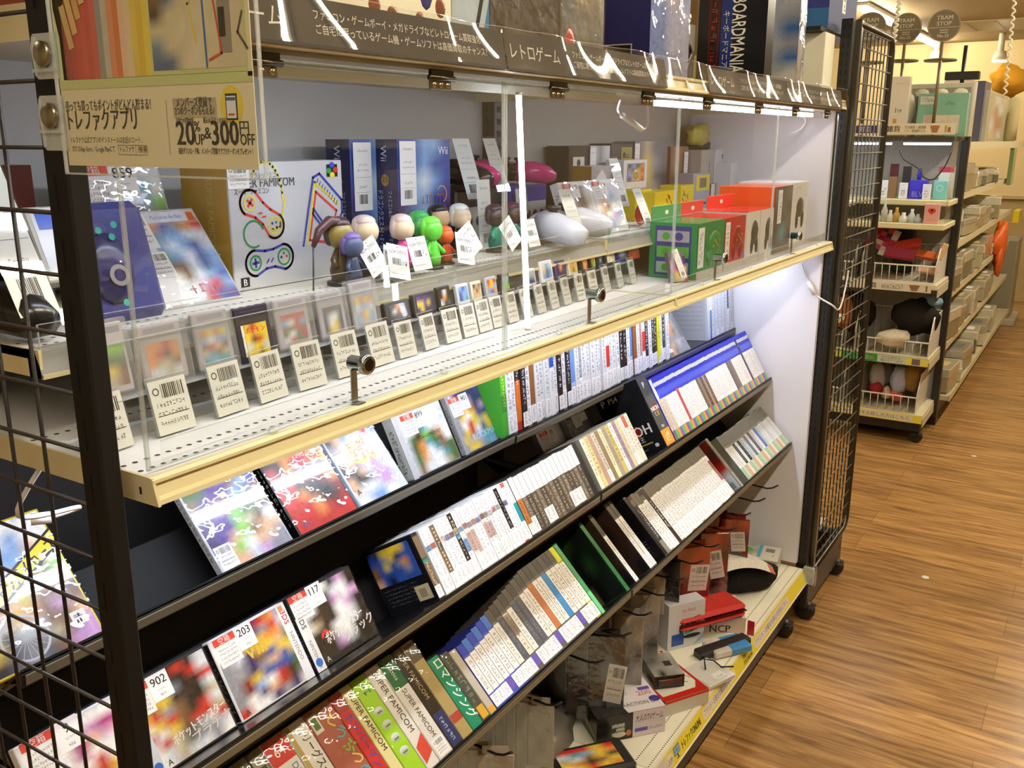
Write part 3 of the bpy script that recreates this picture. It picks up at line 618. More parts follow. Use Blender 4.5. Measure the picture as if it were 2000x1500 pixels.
def d203(m, w_, h_):
    m.quad(w_-.016, .0, w_, h_, .0006, '#e2e4ea', 'g'); m.text('NINTENDO', w_-.005, h_*.34, .0055, .0008, '#6a6a70', 'g', 'l', rot=90) if 0 else m.text('NINTENDO', w_-.011, h_*.62, .006, .0008, '#7a7a80', 'g', 'l', rot=-90); m.text('3DS', w_-.012, h_*.90, .009, .0008, '#c2303a', 'g', 'l', rot=-90, bold=.05)
    m.quad(w_-.013, h_*.90, w_-.005, h_*.965, .0008, '#d98a4a', 'g'); m.text('VIII', w_*.46, h_*.58, .020, .0008, '#d8b24a', 'g', 'c', bold=.06); m.text('A', w_*.10, h_*.04, .008, .0008, '#222', 'm', 'c')
face_game(B_in @ T(.243, 0, 0), .137, .118, .015, '#e4e5ea', ('#2b2426', 1, '#8a7a70'), ['WWWUrob', 'WWzUerw', 'WUyyooe', 'ezUyysg', 'eeUnByy', 'eeUesBy', 'eRyBBBg', 'eRbWrNg', 'eWUsrNe', 'rWWUeUW'], P0, 'face-out white-rimmed handheld case with number card 203', 'game case', 'numbered handheld cases on the middle shelf', d203, (.006, .106, '203', 1.0), '#e8e9ee')
def d117(m, w_, h_):
    m.quad(.0, .0, .018, h_*.72, .0006, '#dfe2e6', 'g'); m.text('NINTENDO', .006, h_*.40, .006, .0008, '#777', 'g', 'l', rot=-90); m.text('DS', .005, h_*.68, .009, .0008, '#444', 'g', 'l', rot=-90, bold=.04); m.disc(.009, .013, .0065, .0065, .0008, '#2a72c8', 'g')
    m.text('ポケットモンスター', w_*.28, h_*.24, .014, .0008, '#e9e7e4', 'g', 'l', .085, rot=7, bold=.08); m.text('ブラック', w_*.52, h_*.14, .013, .0008, '#d6d3d0', 'g', 'l', rot=7, bold=.08); m.ring(w_*.30, h_*.34, .005, .010, .0007, '#c83a36', 'g', 20, 0, pi); m.text('A', .027, .006, .008, .0009, '#ddd', 'm', 'c')
face_game(B_in @ T(.387, 0, 0), .136, .118, .015, '#17161a', ('#1a191c', 1, '#777'), ['WWWWkpk', 'WWWkzWk', 'zWkNpzp', 'zNNkWpk', 'ztNkWzk', 'kkNWWzk', 'kkNzWkk', 'kkkpzkk', 'kkkkkkk'], P0, 'face-out black handheld case with number card 117', 'game case', 'numbered handheld cases on the middle shelf', d117, (.002, .108, '117', 1.0))
def d9(m, w_, h_): pass
face_game(B_in @ T(-.026, 0, 0), .131, .118, .015, '#e4e5ea', None, ['WWWWWWW', 'WWzspmm', 'WWWmsps', 'zWWmWWW', 'WWzWrWb', 'csbsrys', 'ccnyosg', 'cyrryyb', 'yrbycry'], P0, 'white handheld case lowest behind the mesh panel, pink and green art', 'game case', extra=d9, tagn=(.006, .108, '9', 1.05))
# black filler boards behind the face-out games
for row, x1, lab, hh in ((RA, .735, 'black filler board behind the face-out games of the upper shelf', .10), (RB, .535, 'black filler board behind the face-out cases of the middle shelf', .12)):
    m = MB(row.M(0, .055, .0)); m.box(.012 if row is RA else .012, x1, .004, hh, -.066, -.016 if row is RA else -.018, '#060607', 'm', .002)
    solo(m, 'filler_board', lab, 'board', row.M(0, .055, 0) @ V((x1/2, 0, -.03)))

# ---- spines
def spine(m, t, H, D, body, bands=(), tcol='#333', tr=(.2, .78), st=.0, seed=0, top=None, nmk=12, mat='g'):
    rg = random.Random(seed); m.box(0, t*.965, 0, H, -D, 0, body, 's')
    e = t*.965
    for a, b, c in bands: m.quad(.0003, a*H, e-.0003, b*H, .0003, c, mat)
    if tcol: m.marks(t*.22, tr[0]*H, t*.74, tr[1]*H, .0006, tcol, nmk, rg)
    if st:
        m.quad(0, .003, e, st*H, .0006, '#f0eff0'); m.marks(t*.2, .008, t*.78, st*H*.92, .0008, '#77767a', 7, rg)
def row_of(row, x0, x1, specs, H, D, desc, group, inn=0, up=0, name='game_case', jit=.0, hj=.0, dlean=0):
    n = len(specs); t = (x1-x0)/n; outs = []
    for i, sp in enumerate(specs):
        d, body, bands, tcol, tr, st = sp[:6]; h = H*(sp[6] if len(sp) > 6 else 1)*(1+hj*RG.uniform(-1, 1))
        M = row.M(0, inn+jit*RG.random(), up+.0005, dlean) @ T(x0+i*t, 0, 0)
        m = MB(M); spine(m, t, h, D, body, bands, tcol, tr, st, seed=i*7+int(x0*100), nmk=int(8+RG.random()*8))
        outs.append(solo(m, name, '%s, %s from left in %s' % (d, nth(i), desc), 'game case', M @ V((t/2, 0, -D/2)), group))
    return outs
W1, W2 = '#e0e2e6', '#cfd2d8'
# upper shelf, upright white spines
cs = 'gwwfkwnwwwBwkwkbwewwwwwwrwwwkkwbnwtrkwkkYwkw'
sp = []
for c in cs:
    sp.append({'g': ('bright green game case', '#3f9e2c', [(.55, .99, '#4fb436'), (.3, .5, '#3a8a3a')], '#e2d23a', (.35, .95), 0),
    'w': ('white-spined game case', W1, [(.02, .98, W1)], '#55565c', (.3, .95), .24), 'f': ('game case with a flame-orange spine', '#241c1c', [(.1, .6, '#d8722a'), (.0, .12, '#a8322a')], '#e2e2e2', (.55, .95), 0),
    'k': ('black-spined game case', '#1d1c20', [(.02, .98, '#222126')], '#d4d4d8', (.3, .95), .2), 'n': ('game case with a brown spine', '#7a5230', [(.25, .95, '#8a5c34')], None, (.3, .9), .24),
    'B': ('white game case with a blue stripe', W1, [(.6, .95, '#2f50b8')], '#444', (.3, .55), 0), 'b': ('game case with a sky-blue spine', '#9ab4da', [(.3, .9, '#6a92d4')], None, (.3, .9), .24),
    'e': ('wide grey wrapped game case', '#c6c9ce', [(.05, .97, '#aeb3ba')], '#555', (.3, .9), .3), 'r': ('game case with a red-striped spine', W1, [(.3, .6, '#c83c34')], '#444', (.62, .95), .24),
    't': ('game case with a dusty pink spine', '#c9aaa4', [(.2, .9, '#b8908c')], '#444', (.4, .9), .24), 'Y': ('game case with a yellow spine', '#d6d62c', [(.02, .98, '#dede34')], '#333', (.4, .9), .1)}[c])
row_of(RA2, 1.024, 1.874, sp, .175, .125, 'the long upper-shelf row', 'upright cases on the upper shelf', jit=.006, hj=.02)
sp = [('white-spined game case', W1, [(.02, .98, ('#dfe2e8', '#c9d6e6')[i % 2])], ('#555', '#4a6aa8')[i % 2], (.2, .95), .12 if i % 3 else 0) for i in range(15)]
sp[1] = ('game case with a blue lower spine', W1, [(.0, .5, '#3a7ab0')], '#667', (.55, .95), 0); sp[11] = ('game case with a dark blue lettered spine', W1, [(.4, .9, '#3a4a78')], None, (.2, .9), 0)
row_of(RA2, 2.165, 2.39, sp, .175, .125, 'the short upper-right row', 'cases at the right end of the upper shelf', hj=.015)
m = MB(RA2.M(0, 0) @ T(2.150, 0, 0)); m.box(0, .0135, 0, .172, -.125, .004, '#c3c6cb', 's', .001)
m.at(RA2.M(0, 0) @ T(2.150, 0, 0) @ Matrix(((0, 0, -1, -.0004), (0, 1, 0, 0), (1, 0, 0, 0), (0, 0, 0, 1)))); m.quad(-.12, .004, -.004, .168, 0, '#b9bcc2', 'g')
for k in range(9): m.marks(-.112, .03+.014*k, -.012, .036+.014*k, .0004, '#8a8d94', 22, RG, vert=False)
solo(m, 'game_case', 'white case turned to show its printed back beside the end row', 'game case', RA2.M(0) @ V((2.157, 0, -.06)))
def ffx(m, w_, h_): m.text('FINAL FANTASY', w_*.45, h_*.20, .008, .0007, '#e2e2e6', 'g', 'l', .07, rot=0); m.quad(w_*.62, 0, w_, h_, .0003, '#7d8086', 'g'); m.quad(w_*.0, h_*.08, w_*.2, h_*.14, .0008, '#e2e2e6')
face_game(RA2.M(0, .0, .0, 28) @ T(1.884, 0, .0), .136, .172, .014, '#777a80', None, ['nseeEEE', 'snteeEE', 'ntsneEE', 'etonneE', 'zensoeE', 'nstoneE', 'sneeeeE', 'ntsezee', 'nsneeee'], P0, 'grey game case with faint copper art leaning at the end of the white row', 'game case', extra=ffx, pm='B')
# middle shelf
ic = ['#4a8fc0', '#b84a3a', '#8a8d94', '#c07a3a', '#5a62b0', '#7a3a3a', '#a89a7a']
sp = []
for i in range(21):
    t2 = ['white', 'white', 'brown', 'white', 'white', 'white', 'dark', 'sky', 'peach', 'pink'][i] if i < 10 else 'white'
    bands = {'white': [(.02, .98, '#eaeaee')], 'brown': [(.18, .98, '#6b5a46'), (.6, .68, '#4aa8a0')], 'dark': [(.2, .98, '#2b2a30'), (.58, .66, '#3a8ab8')], 'sky': [(.02, .98, '#ececf0'), (.35, .55, '#6aa0d8')], 'peach': [(.02, .98, '#efe6e0'), (.3, .6, '#e0b8a0')], 'pink': [(.02, .98, '#efe6e4'), (.25, .62, '#e2c0b8')]}[t2]
    bands = bands+[(.66, .745, ic[i % 7])]
    if i in (12, 13): bands.append((.35, .6, '#d8a8a0'))
    if i == 17: bands = [(.3, .98, '#17151a')]
    if i == 19: bands = [(.02, .98, '#eaeaee'), (.93, 1, '#c03a34'), (0, .06, '#c03a34')]
    d = {'white': 'white handheld case with %s square' % ['blue', 'red', 'grey', 'orange', 'violet', 'maroon', 'tan'][i % 7], 'brown': 'brown-spined handheld game case', 'dark': 'dark-spined handheld game case', 'sky': 'white handheld case with a sky-blue patch', 'peach': 'white handheld case with a peach patch', 'pink': 'white handheld case with a pale pink patch'}[t2]
    if i == 17: d = 'handheld game case with a black upper spine'
    sp.append((d, '#e6e6ea', bands, '#8d8a90' if t2 not in ('brown', 'dark') else '#d8c8a8', (.26, .95), .24 if i not in (7, 8) else .14))
sp[20] = ('white handheld case with a teal middle', '#e6e6ea', [(.3, .62, '#1f8c9c')], None, (.3, .6), .28)
row_of(RB, .648, .925, sp, .118, .122, 'the white middle-shelf row', 'white handheld cases on the middle shelf', hj=.015, jit=.002)
# brown-spined first case, showing its blue back cover
t = thing('game_case', 'handheld game case turned to show its dark back with a blue picture', 'game case', RB.M(0) @ V((.632, 0, -.06)))
m = MB(RB.M(.627)); spine(m, .015, .118, .122, '#17171c', [(.2, .95, '#6f5d48'), (.55, .63, '#4aa8a0')], '#d8cdb8', (.2, .55), .2, 5); part(m, 'case', t)
LM = RB.M(.627) @ Matrix(((0, 0, -1, -.0005), (0, 1, 0, 0), (1, 0, 0, 0), (0, 0, 0, 1)))
m = MB(LM); m.quad(-.120, .003, -.003, .115, 0, '#15151b', 'g'); m.pic(['BdyyyyB', 'BBeydBB', 'nByBeoB', 'nBBBBeB', 'sBkBBBB'], P0, -.118, .05, -.012, .112, .0004, 'A')
for k in range(5): m.marks(-.112, .012+.007*k, -.03, .0155+.007*k, .0004, '#6a6a70', 20, RG, vert=False)
m.quad(-.042, .008, -.008, .034, .0008, '#b9ad88'); m.quad(-.034, .013, -.018, .028, .001, '#8d8264'); part(m, 'back_cover', t)
sp = [('dark cd case with a white upper label', '#2a2826', [(.62, .99, '#e6e6e4'), (.0, .62, ['#5a5248', '#6a6258', '#4a443e'][i % 3])], '#b0a48e', (.05, .6), .0 if i not in (1, 4, 5, 10, 11, 12) else .28) for i in range(16)]
sp[0] = ('cd case with an orange striped lower spine', '#2a2826', [(.62, .99, '#e6e6e4'), (.2, .62, '#b8703a')], '#3a2a1a', (.2, .6), .2)
sp[15] = ('all black cd case', '#1a1a1e', [], None, (.1, .2), 0)
row_of(RB, .925, 1.197, sp, .120, .122, 'the dark middle-shelf row', 'dark cd cases on the middle shelf', hj=.012)
pc = ['#e8e2d0', '#d8c88a', '#b89a8a', '#c9c2b2', '#8a7862', '#e0d8b0', '#a0988a', '#c2b46a', '#e4e0d8', '#9a8aa0', '#d2c6a0', '#e6e2da', '#c85a4a', '#d8d4c2']
sp = [('clear jewel case with a %s spine' % ['cream', 'straw', 'rosy', 'bone', 'brown', 'pale yellow', 'grey', 'mustard', 'ivory', 'mauve', 'sand', 'white', 'red-topped', 'oatmeal'][i], '#8a8578', [(.02, .98, pc[i])] if i != 12 else [(.02, .74, '#e2dccc'), (.74, .97, '#c85a4a')], ['#7a6a58', '#4a443e'][i % 2], (.25, .95), .25 if i in (3, 8, 11) else 0) for i in range(14)]
row_of(RB, 1.214, 1.452, sp, .122, .124, 'the jewel case row', 'jewel cases on the middle shelf', hj=.01)
BK = RB.M(0, .13, .0)
for k, (x, y, n_, c) in enumerate(((1.262, .058, '95', ['WWWzz', 'zWWzz', 'zbwzE', 'bwbEE']), (1.372, .075, '100', ['dEEkk', 'EdEEk', 'EeeEk', 'eEkkk']))):
    face_game(BK @ T(x, .062+k*.012, k*.016-.003), .128, .112, .013, '#2c2f5a', ('#8d8f98', 0, '#333'), c, P0, 'wrapped case with number card %s propped behind the jewel case row' % n_, 'game case', 'numbered cases behind the jewel cases', None, (.012+k*.022, .094, n_, 1.0), pm='B')
t = thing('boxed_game', 'thick black boxed game with white lettering and an orange spine foot', 'game box', RB.M(0) @ V((1.59, 0, -.06)))
m = MB(RB.M(1.566)); m.box(0, .052, 0, .185, -.135, 0, '#15161a', 's', .001); m.quad(.001, .002, .051, .183, .0004, '#4a4d50', 'g'); m.quad(.001, .001, .051, .042, .0007, '#e0913a', 'g'); m.text('17', .026, .013, .02, .001, '#f0d8b0', 'g', 'c') if 0 else m.marks(.012, .008, .04, .036, .001, '#f0d8b0', 2, RG)
m.text('P', .018, .155, .016, .0008, '#e8e8ea', 'g', 'l', bold=.05); m.disc(.03, .098, .009, .012, .0007, '#8a2420', 'g'); m.text('NIOH', .026, .093, .012, .001, '#e2e0dc', 'g', 'c', .042, bold=.05); m.text('仁王', .026, .080, .009, .001, '#d8c86a', 'g', 'c'); m.text('PS4', .026, .047, .007, .0008, '#e8e8ea', 'g', 'c'); part(m, 'box', t)
LM = RB.M(1.566) @ Matrix(((0, 0, -1, -.0005), (0, 1, 0, 0), (1, 0, 0, 0), (0, 0, 0, 1)))
m = MB(LM); m.quad(-.134, .001, -.001, .184, 0, '#111216', 'g'); m.text('P', -.120, .150, .018, .0004, '#e6e6e8', 'g', 'l', bold=.05); m.text('PS4', -.098, .152, .014, .0004, '#e6e6e8', 'g', 'l'); m.disc(-.062, .060, .014, .017, .0004, '#8a1c1a', 'g'); m.text('NIOH', -.062, .048, .026, .0007, '#d9d6d2', 'g', 'c', .085, bold=.06); m.text('仁王', -.062, .032, .011, .0007, '#d9d6d2', 'g', 'c')
m.quad(-.095, .022, -.03, .026, .0004, '#8a8a3a', 'g'); m.marks(-.1, .008, -.05, .012, .0004, '#999', 12, RG, vert=False); m.disc(-.022, .014, .006, .005, .0004, '#c9c9c9', 'g'); part(m, 'cover', t)
sp = []
rc = ['#7a62a8', '#4a9a5a', '#e2953a', '#3a5aa8', '#c9b84a', '#5aa86a', '#8a6ab0', '#d8c25a']
for i in range(50):
    wt = 'white'
    if i in (0,): bands = [(.68, .99, '#e6e6ee'), (.0, .68, '#c9b8a8')]; wt = 'beige'
    elif i in (1, 2): bands = [(.14, .66, '#c8c2b0')]; wt = 'cream'
    elif i == 8: bands = [(.14, .68, '#b84a40')]; wt = 'red'
    elif i in (17, 18, 19, 20, 21): bands = [(.14, .66, ['#6a5a48', '#8a7a5a', '#57483c', '#a08a6a', '#6a5444'][i-17])]; wt = 'brown'
    elif i in (33, 34, 35): bands = [(.14, .66, ['#5a564e', '#6a6258', '#7a6a52'][i-33])]; wt = 'dark olive'
    elif i == 42: bands = [(.14, .95, '#2a2430'), (.8, .95, '#b8a8c0')]; wt = 'black and red'
    else: bands = [(.14, .66, ['#eceae6', '#e6e6ea', '#f0eeea'][i % 3])]
    bands = bands+[(.0, .15, rc[(i*5+i//3) % 8])]
    if i: bands += [(.70, .80, '#4a58c8'), (.86, .92, '#e6e8f2')]
    sp.append(('blue-topped game case with a %s spine' % wt, '#2b33c0', bands, '#77747a', (.2, .62), 0))
row_of(RB, 1.624, 2.368, sp, .168, .125, 'the blue-topped row', 'blue-topped cases on the middle shelf', hj=.006)

# lowest slanted shelf: big cartridge boxes
def big(x0, x1, label, body, H=.18, D=.1, draw=None, wrap=True, name='cartridge_box', jit=0):
    M = RC.M(x0, jit); t = thing(name, label, 'game box', M @ V(((x1-x0)/2, 0, -D/2)), 'boxed cartridges on the lowest shelf')
    m = MB(M); w_ = x1-x0-.0008; m.box(0, w_, 0.0005, H, -D, 0, body, 's', .001); part(m, 'box', t)
    m = MB(M); m.quad(.0008, .002, w_-.0008, H-.001, .0004, body, 'g'); draw(m, w_, H); part(m, 'printed_spine', t)
    if wrap: m = MB(M); m.face([(0, 0, .0022), (w_, 0, .0022), (w_, H, .0022), (0, H, .0022)], '#fff', 'p'); part(m, 'clear_wrap', t)
def vtx(m, s, x, y0, y1, z, c, h): m.text(s, x, y1, h, z, c, 'g', 'l', y1-y0, rot=-90, bold=.03)
big(.150, .195, 'dark cartridge box, leftmost on the lowest shelf', '#2a2418', draw=lambda m, w_, h: m.marks(w_*.3, h*.3, w_*.7, h*.9, .0007, '#b89a4a', 8, RG))
big(.196, .241, 'grey and gold cartridge box beside the dark leftmost box', '#5a5138', draw=lambda m, w_, h: m.quad(w_*.1, h*.5, w_*.9, h*.9, .0007, '#8d7a3a', 'g'))
def bx1(m, w_, h): m.quad(.002, h*.62, w_-.002, h*.95, .0007, '#8a8672', 'g'); m.quad(w_*.2, h*.68, w_*.8, h*.86, .001, '#3f4a34', 'g')
big(.242, .267, 'olive brown cartridge box with a square logo', '#4a3f30', draw=bx1)
def bx2(m, w_, h):
    m.quad(.0008, h*.78, w_-.0008, h-.001, .0006, '#c2352c', 'g'); m.text('64', w_*.5, h*.84, .014, .0009, '#e8dcd2', 'g', 'c', rot=0); vtx(m, 'DINOSAUR', w_*.62, h*.1, h*.74, .0009, '#2a7fb0', .010)
    m.blob((w_*.32, h*.45, .0), (.008, .02, .0012), '#8aa83a', 'g', 10, 6); m.blob((w_*.36, h*.3, .0), (.009, .014, .0012), '#d0c84a', 'g', 10, 6)
big(.268, .311, 'white cartridge box with a red top and blue vertical lettering', '#d9d2c2', draw=bx2)
def bx3(m, w_, h): m.quad(.0008, .002, w_*.22, h-.002, .0006, '#b09a5a', 'g'); vtx(m, 'Jリーグスーパーサッカー', w_*.48, h*.06, h*.9, .0009, '#3a3430', .013)
big(.312, .350, 'cream cartridge box with vertical black kana', '#d9d4ca', draw=bx3)
def bx4(m, w_, h):
    m.quad(w_*.05, h*.8, w_*.35, h*.96, .0007, '#c9c4b0', 'g'); m.quad(w_*.1, h*.83, w_*.3, h*.93, .0009, '#4a6a3a', 'g')
    for i, ch in enumerate('どうぶつの森'): m.text(ch, w_*.64, h*(.80-.12*i), .0165, .0009, ['#d8b24a', '#4aa0a8', '#8ab04a', '#d8c25a', '#4aa0a8', '#d0b0a8'][i], 'g', 'c', rot=-50, bold=.06)
big(.351, .403, 'salmon pink wide cartridge box with colourful kana', '#a05a48', draw=bx4)
big(.404, .428, 'bright red cartridge box in crinkled wrap', '#c2302c', draw=lambda m, w_, h: (vtx(m, 'ボンバーマン', w_*.28, h*.3, h*.8, .0009, '#3a4a9a', .012), m.quad(.001, h*.82, w_-.001, h*.97, .0007, '#9a3a34', 'g')))
big(.429, .450, 'pale yellow cartridge box with black vertical lettering', '#d8d094', draw=lambda m, w_, h: vtx(m, 'SUPER FAMICOM', w_*.32, h*.2, h*.92, .0009, '#2a261e', .0095))
def bx5(m, w_, h):
    for i in range(4): m.blob((w_*.5, h*(.66-.13*i), 0), (.011, .008, .0012), '#b9c2b8', 'g', 10, 6); m.quad(w_*.35, h*(.64-.13*i), w_*.65, h*(.655-.13*i), .0016, '#5a7a3a')
    m.marks(w_*.3, h*.82, w_*.8, h*.94, .0009, '#2a7a6a', 2, RG)
big(.451, .485, 'lime green cartridge box with grey emblems', '#9ccb2c', draw=bx5)
big(.486, .514, 'white cartridge box with grey vertical lettering and yellow foot', '#dcd8ce', draw=lambda m, w_, h: (vtx(m, 'SUPER FAMICOM', w_*.35, h*.35, h*.95, .0009, '#4a4640', .011), m.marks(w_*.62, h*.5, w_*.75, h*.72, .0009, '#8a8880', 7, RG), m.poly([(w_*.1, h*.22), (w_-.001, h*.30), (w_-.001, h*.12), (w_*.1, h*.06)], .0008, '#cc4a38', 'g')))
big(.515, .549, 'white cartridge box with a dark green top third', '#d6d2c8', draw=lambda m, w_, h: (m.quad(.0008, h*.70, w_-.0008, h-.001, .0006, '#22603a', 'g'), vtx(m, 'SUPER FAMICOM', w_*.35, h*.2, h*.68, .0009, '#4a4640', .010), vtx(m, 'Tactics', w_*.4, h*.76, h*.95, .0009, '#b9c9b4', .008), ticket(m, .003, .004, .026, .028, .0009)))
big(.550, .577, 'black cartridge box with gold vertical lettering', '#2a241c', draw=lambda m, w_, h: (vtx(m, 'SUPER FAMICOM', w_*.35, h*.35, h*.97, .0009, '#b09a6a', .0085), m.quad(.001, .003, w_-.001, h*.34, .0007, '#2c3560', 'g'), m.marks(w_*.3, h*.06, w_*.6, h*.3, .0009, '#b8bcd0', 6, RG)))
big(.578, .605, 'golden tan wrapped cartridge box with a red foot stripe', '#a89460', draw=lambda m, w_, h: (m.quad(.001, h*.16, w_-.001, h*.24, .0007, '#a8443a', 'g'), m.quad(.001, h*.8, w_-.001, h*.98, .0007, '#5a5040', 'g')))
big(.606, .634, 'green cartridge box with white brush lettering, at the right end of the boxes', '#1f7a58', .135, draw=lambda m, w_, h: vtx(m, 'ロマンシング', w_*.3, h*.12, h*.95, .0009, '#e2e6dc', .017), wrap=False)
big(.635, .657, 'olive clear-wrapped cassette case beside the green box', '#4c4f44', .130, draw=lambda m, w_, h: (m.quad(.002, .004, w_-.002, h*.2, .0007, '#d8a83a', 'g'), m.marks(w_*.2, h*.25, w_*.8, h*.92, .0009, '#8f9488', 8, RG)))
big(.658, .676, 'thin white jewel case with a gold foot, before the white spined row', '#bfb8a8', .125, draw=lambda m, w_, h: m.quad(.001, .003, w_-.001, h*.1, .0007, '#e0a83a', 'g'))
sp = []
cc_ = 'vvvvvvwdywddwwowwbwwwY'
for i, c in enumerate(cc_):
    top = ('#3a48b0', '#4a72c0') if c == 'v' else ('#55514a', '#4a463f')
    bands = [(.83, 1, top[i % 2]), (.22, .80, {'v': '#e4e2e0', 'w': '#e0ddd6', 'd': '#5a5c66', 'y': '#dcd6c0', 'o': '#c07444', 'b': '#3f8ac8', 'Y': '#e2e0da'}[c])]
    if c == 'Y': bands[0] = (.78, 1, '#cfd030')
    if i == 8: bands.append((.5, .78, '#a8423a'))
    if i % 5 == 3: bands.append((.06, .2, '#6a5ab0'))
    d = {'v': 'blue-topped white handheld case', 'w': 'grey-topped white handheld case', 'd': 'grey-topped handheld case with a slate spine', 'y': 'handheld case with a cream and red spine', 'o': 'handheld case with an orange spine', 'b': 'handheld case with a bright blue spine', 'Y': 'handheld case with a yellow top'}[c]
    sp.append((d, top[0] if c != 'Y' else '#b8b82c', bands, '#77726c', (.28, .76), .2 if i % 5 != 3 else 0, .72+.26*min(1, i/14)))
row_of(RC, .678, 1.066, sp, .172, .108, 'the lowest-shelf handheld row', 'handheld cases on the lowest shelf')
def side_case(row, x, t_, H, D, spn, label, rows, pal, ex=None, inn=0):
    t = thing('game_case', label, 'game case', row.M(0) @ V((x+t_/2, 0, -D/2)))
    m = MB(row.M(x, inn)); spine(m, t_, H, D, *spn, seed=int(x*999)); part(m, 'case', t)
    m = MB(row.M(x, inn) @ Matrix(((0, 0, -1, -.0005), (0, 1, 0, 0), (1, 0, 0, 0), (0, 0, 0, 1)))); m.pic(rows, pal, -D+.003, .003, -.003, H-.003, 0, 'B')
    if ex: ex(m, D, H)
    part(m, 'cover', t)
def backinfo(m, D, H):
    for k in range(6): m.marks(-D+.02, .012+.008*k, -.02, .016+.008*k, .0004, '#8a8a84', 18, RG, vert=False)
    m.bars(-.045, .006, -.012, .026, .0006, '#222', 14, RG)
side_case(RC, 1.068, .0135, .172, .125, ('#2f8a4a', [(.0, .3, '#6ac88a')], None, (.1, .2), 0), 'game case with an olive map-like cover, right of the handheld row', ['ttytn', 'tnttn', 'tyntt', 'nttzt', 'zzzzz', 'zzzzz'], P0, backinfo)
def g20(m, D, H): m.text('4', -.05, H*.28, .03, .0006, '#222', 'g', 'c'); m.quad(-.06, H*.16, -.04, H*.2, .0006, '#222')
t4 = [('#1f2420', [(.0, .98, '#20301f')], None, (.1, .2), 0), ('#d5d0c4', [(.02, .66, '#dcd8ce'), (.68, 1, '#4a4438')], '#666', (.2, .6), 0)]
side_case(RC, 1.185, .014, .176, .13, ('#1d3a24', [(.0, .98, '#2d6a3c')], None, (.1, .2), 0), 'black-covered game case with a green edge in the gap of the lowest shelf', ['kkGkk', 'kGkkk', 'kkkGk', 'kkkkk', 'ktkkk'], P0)
side_case(RC, 1.232, .016, .178, .13, ('#3a3630', [(.02, .68, '#d9d5ca'), (.7, 1, '#4c4538')], '#6a665e', (.24, .64), .14), 'white-spined game case standing alone beside the green-edged black case', ['NNkNN', 'NNNkN', 'NkNNN', 'kkNNk'], P0)
side_case(RC, 1.310, .0165, .178, .13, ('#3a3630', [(.02, .76, '#d9d5ca'), (.78, 1, '#4c4538')], '#6a665e', (.3, .7), .2), 'white-spined game case, left one of the pair past the gap', ['NNkNN', 'NNNkN', 'NkNNN', 'kkNNk'], P0)
side_case(RC, 1.3275, .0165, .178, .13, ('#3a3630', [(.02, .76, '#dcd8d0'), (.78, 1, '#4c4538')], '#6a665e', (.3, .7), .2), 'white-spined game case, right one of the pair past the gap', ['NNkNN', 'NNNkN'], P0)
side_case(RC, 1.392, .0135, .165, .13, ('#1a1a1c', [(.02, .98, '#202024')], None, (.3, .7), 0), 'black-backed game case just left of the long white row', ['kkkkk', 'kGkkk', 'kkEkk', 'kRkkk', 'kkEkk', 'kkkkk'], P0, backinfo)
sp = []
for i in range(27):
    c = [(.80, 1, '#6b675a'), (.0, .80, '#e9e8e6')]
    if i == 0: c = [(.84, 1, '#6b675a'), (.22, .84, '#33333a'), (.94, 1, '#a8423a')]
    if i == 3: c = [(.82, 1, '#6b675a'), (.90, .98, '#a8423a'), (0, .82, '#e9e8e6')]
    if i == 4: c = [(.0, .98, '#3a2e30')]
    if i == 26: c = [(.80, 1, '#6b675a'), (.0, .8, '#e9e8e6'), (.3, .7, '#b8574a'), (.0, .15, '#d8923a')]
    if i == 0: d = 'clear-topped case with a charcoal spine'
    elif i == 4: d = 'case with a plum brown spine'
    elif i == 26: d = 'clear-topped case with a red printed spine'
    else: d = 'clear-topped white-spined game case'
    if i % 4 == 1: c.append((.0, .05, '#d8923a'))
    sp.append((d, '#7d796c', c, '#6d6c72' if i not in (0, 4) else '#c9c9cc', (.26, .76), .24 if i not in (0, 4) else 0))
row_of(RC, 1.408, 1.868, sp, .160, .118, 'the lowest-shelf long row', 'clear-topped white cases on the lowest shelf', hj=.01)
side_case(RC, 1.925, .014, .165, .13, ('#8d8a82', [(.3, .98, '#8a8578')], '#444', (.3, .9), 0), 'game case with a dark red cover in the gap before the clear cases', ['RRNRR', 'RrRRN', 'NrrRR', 'RNRrr', 'zezzz', 'zzzez'], P0, backinfo)
sc = ['#e0e2e2', '#d6dade', '#e4e4e2', '#3a3e48', '#dfe2e6', '#2c3038', '#a8bcc8', '#c9ccd0', '#5a6a7a', '#d8dce0', '#4a4456', '#c2c6cc', '#e2e4e6', '#3a6ac8', '#b8c6d8', '#d8e0e6', '#e2e4e6', '#c9d4de', '#dfe4e8', '#e4e6e8', '#d2dae0', '#e6e8ea']
sn = ['white', 'pale grey', 'chalk white', 'slate', 'off-white', 'near-black', 'powder blue', 'silver', 'blue-grey', 'light grey', 'dusky violet', 'ash grey', 'plain white', 'vivid blue', 'pale blue', 'milky', 'frosty white', 'ice blue', 'misty white', 'clean white', 'cool grey', 'bright white']
sp = [('clear-topped case with a %s spine' % sn[i], '#77756c', [(.26, .72, sc[i]), (.02, .26, ['#9ac0a4', '#e0d8cc', '#cfa888', '#b8ccb8'][(i*3) % 4]), (.76, .98, '#6a685f')], '#8a8d94', (.3, .7), 0) for i in range(22)]
row_of(RC, 1.985, 2.384, sp, .148, .118, 'the lowest-shelf end row', 'clear-topped cases at the right end of the lowest shelf', hj=.02)
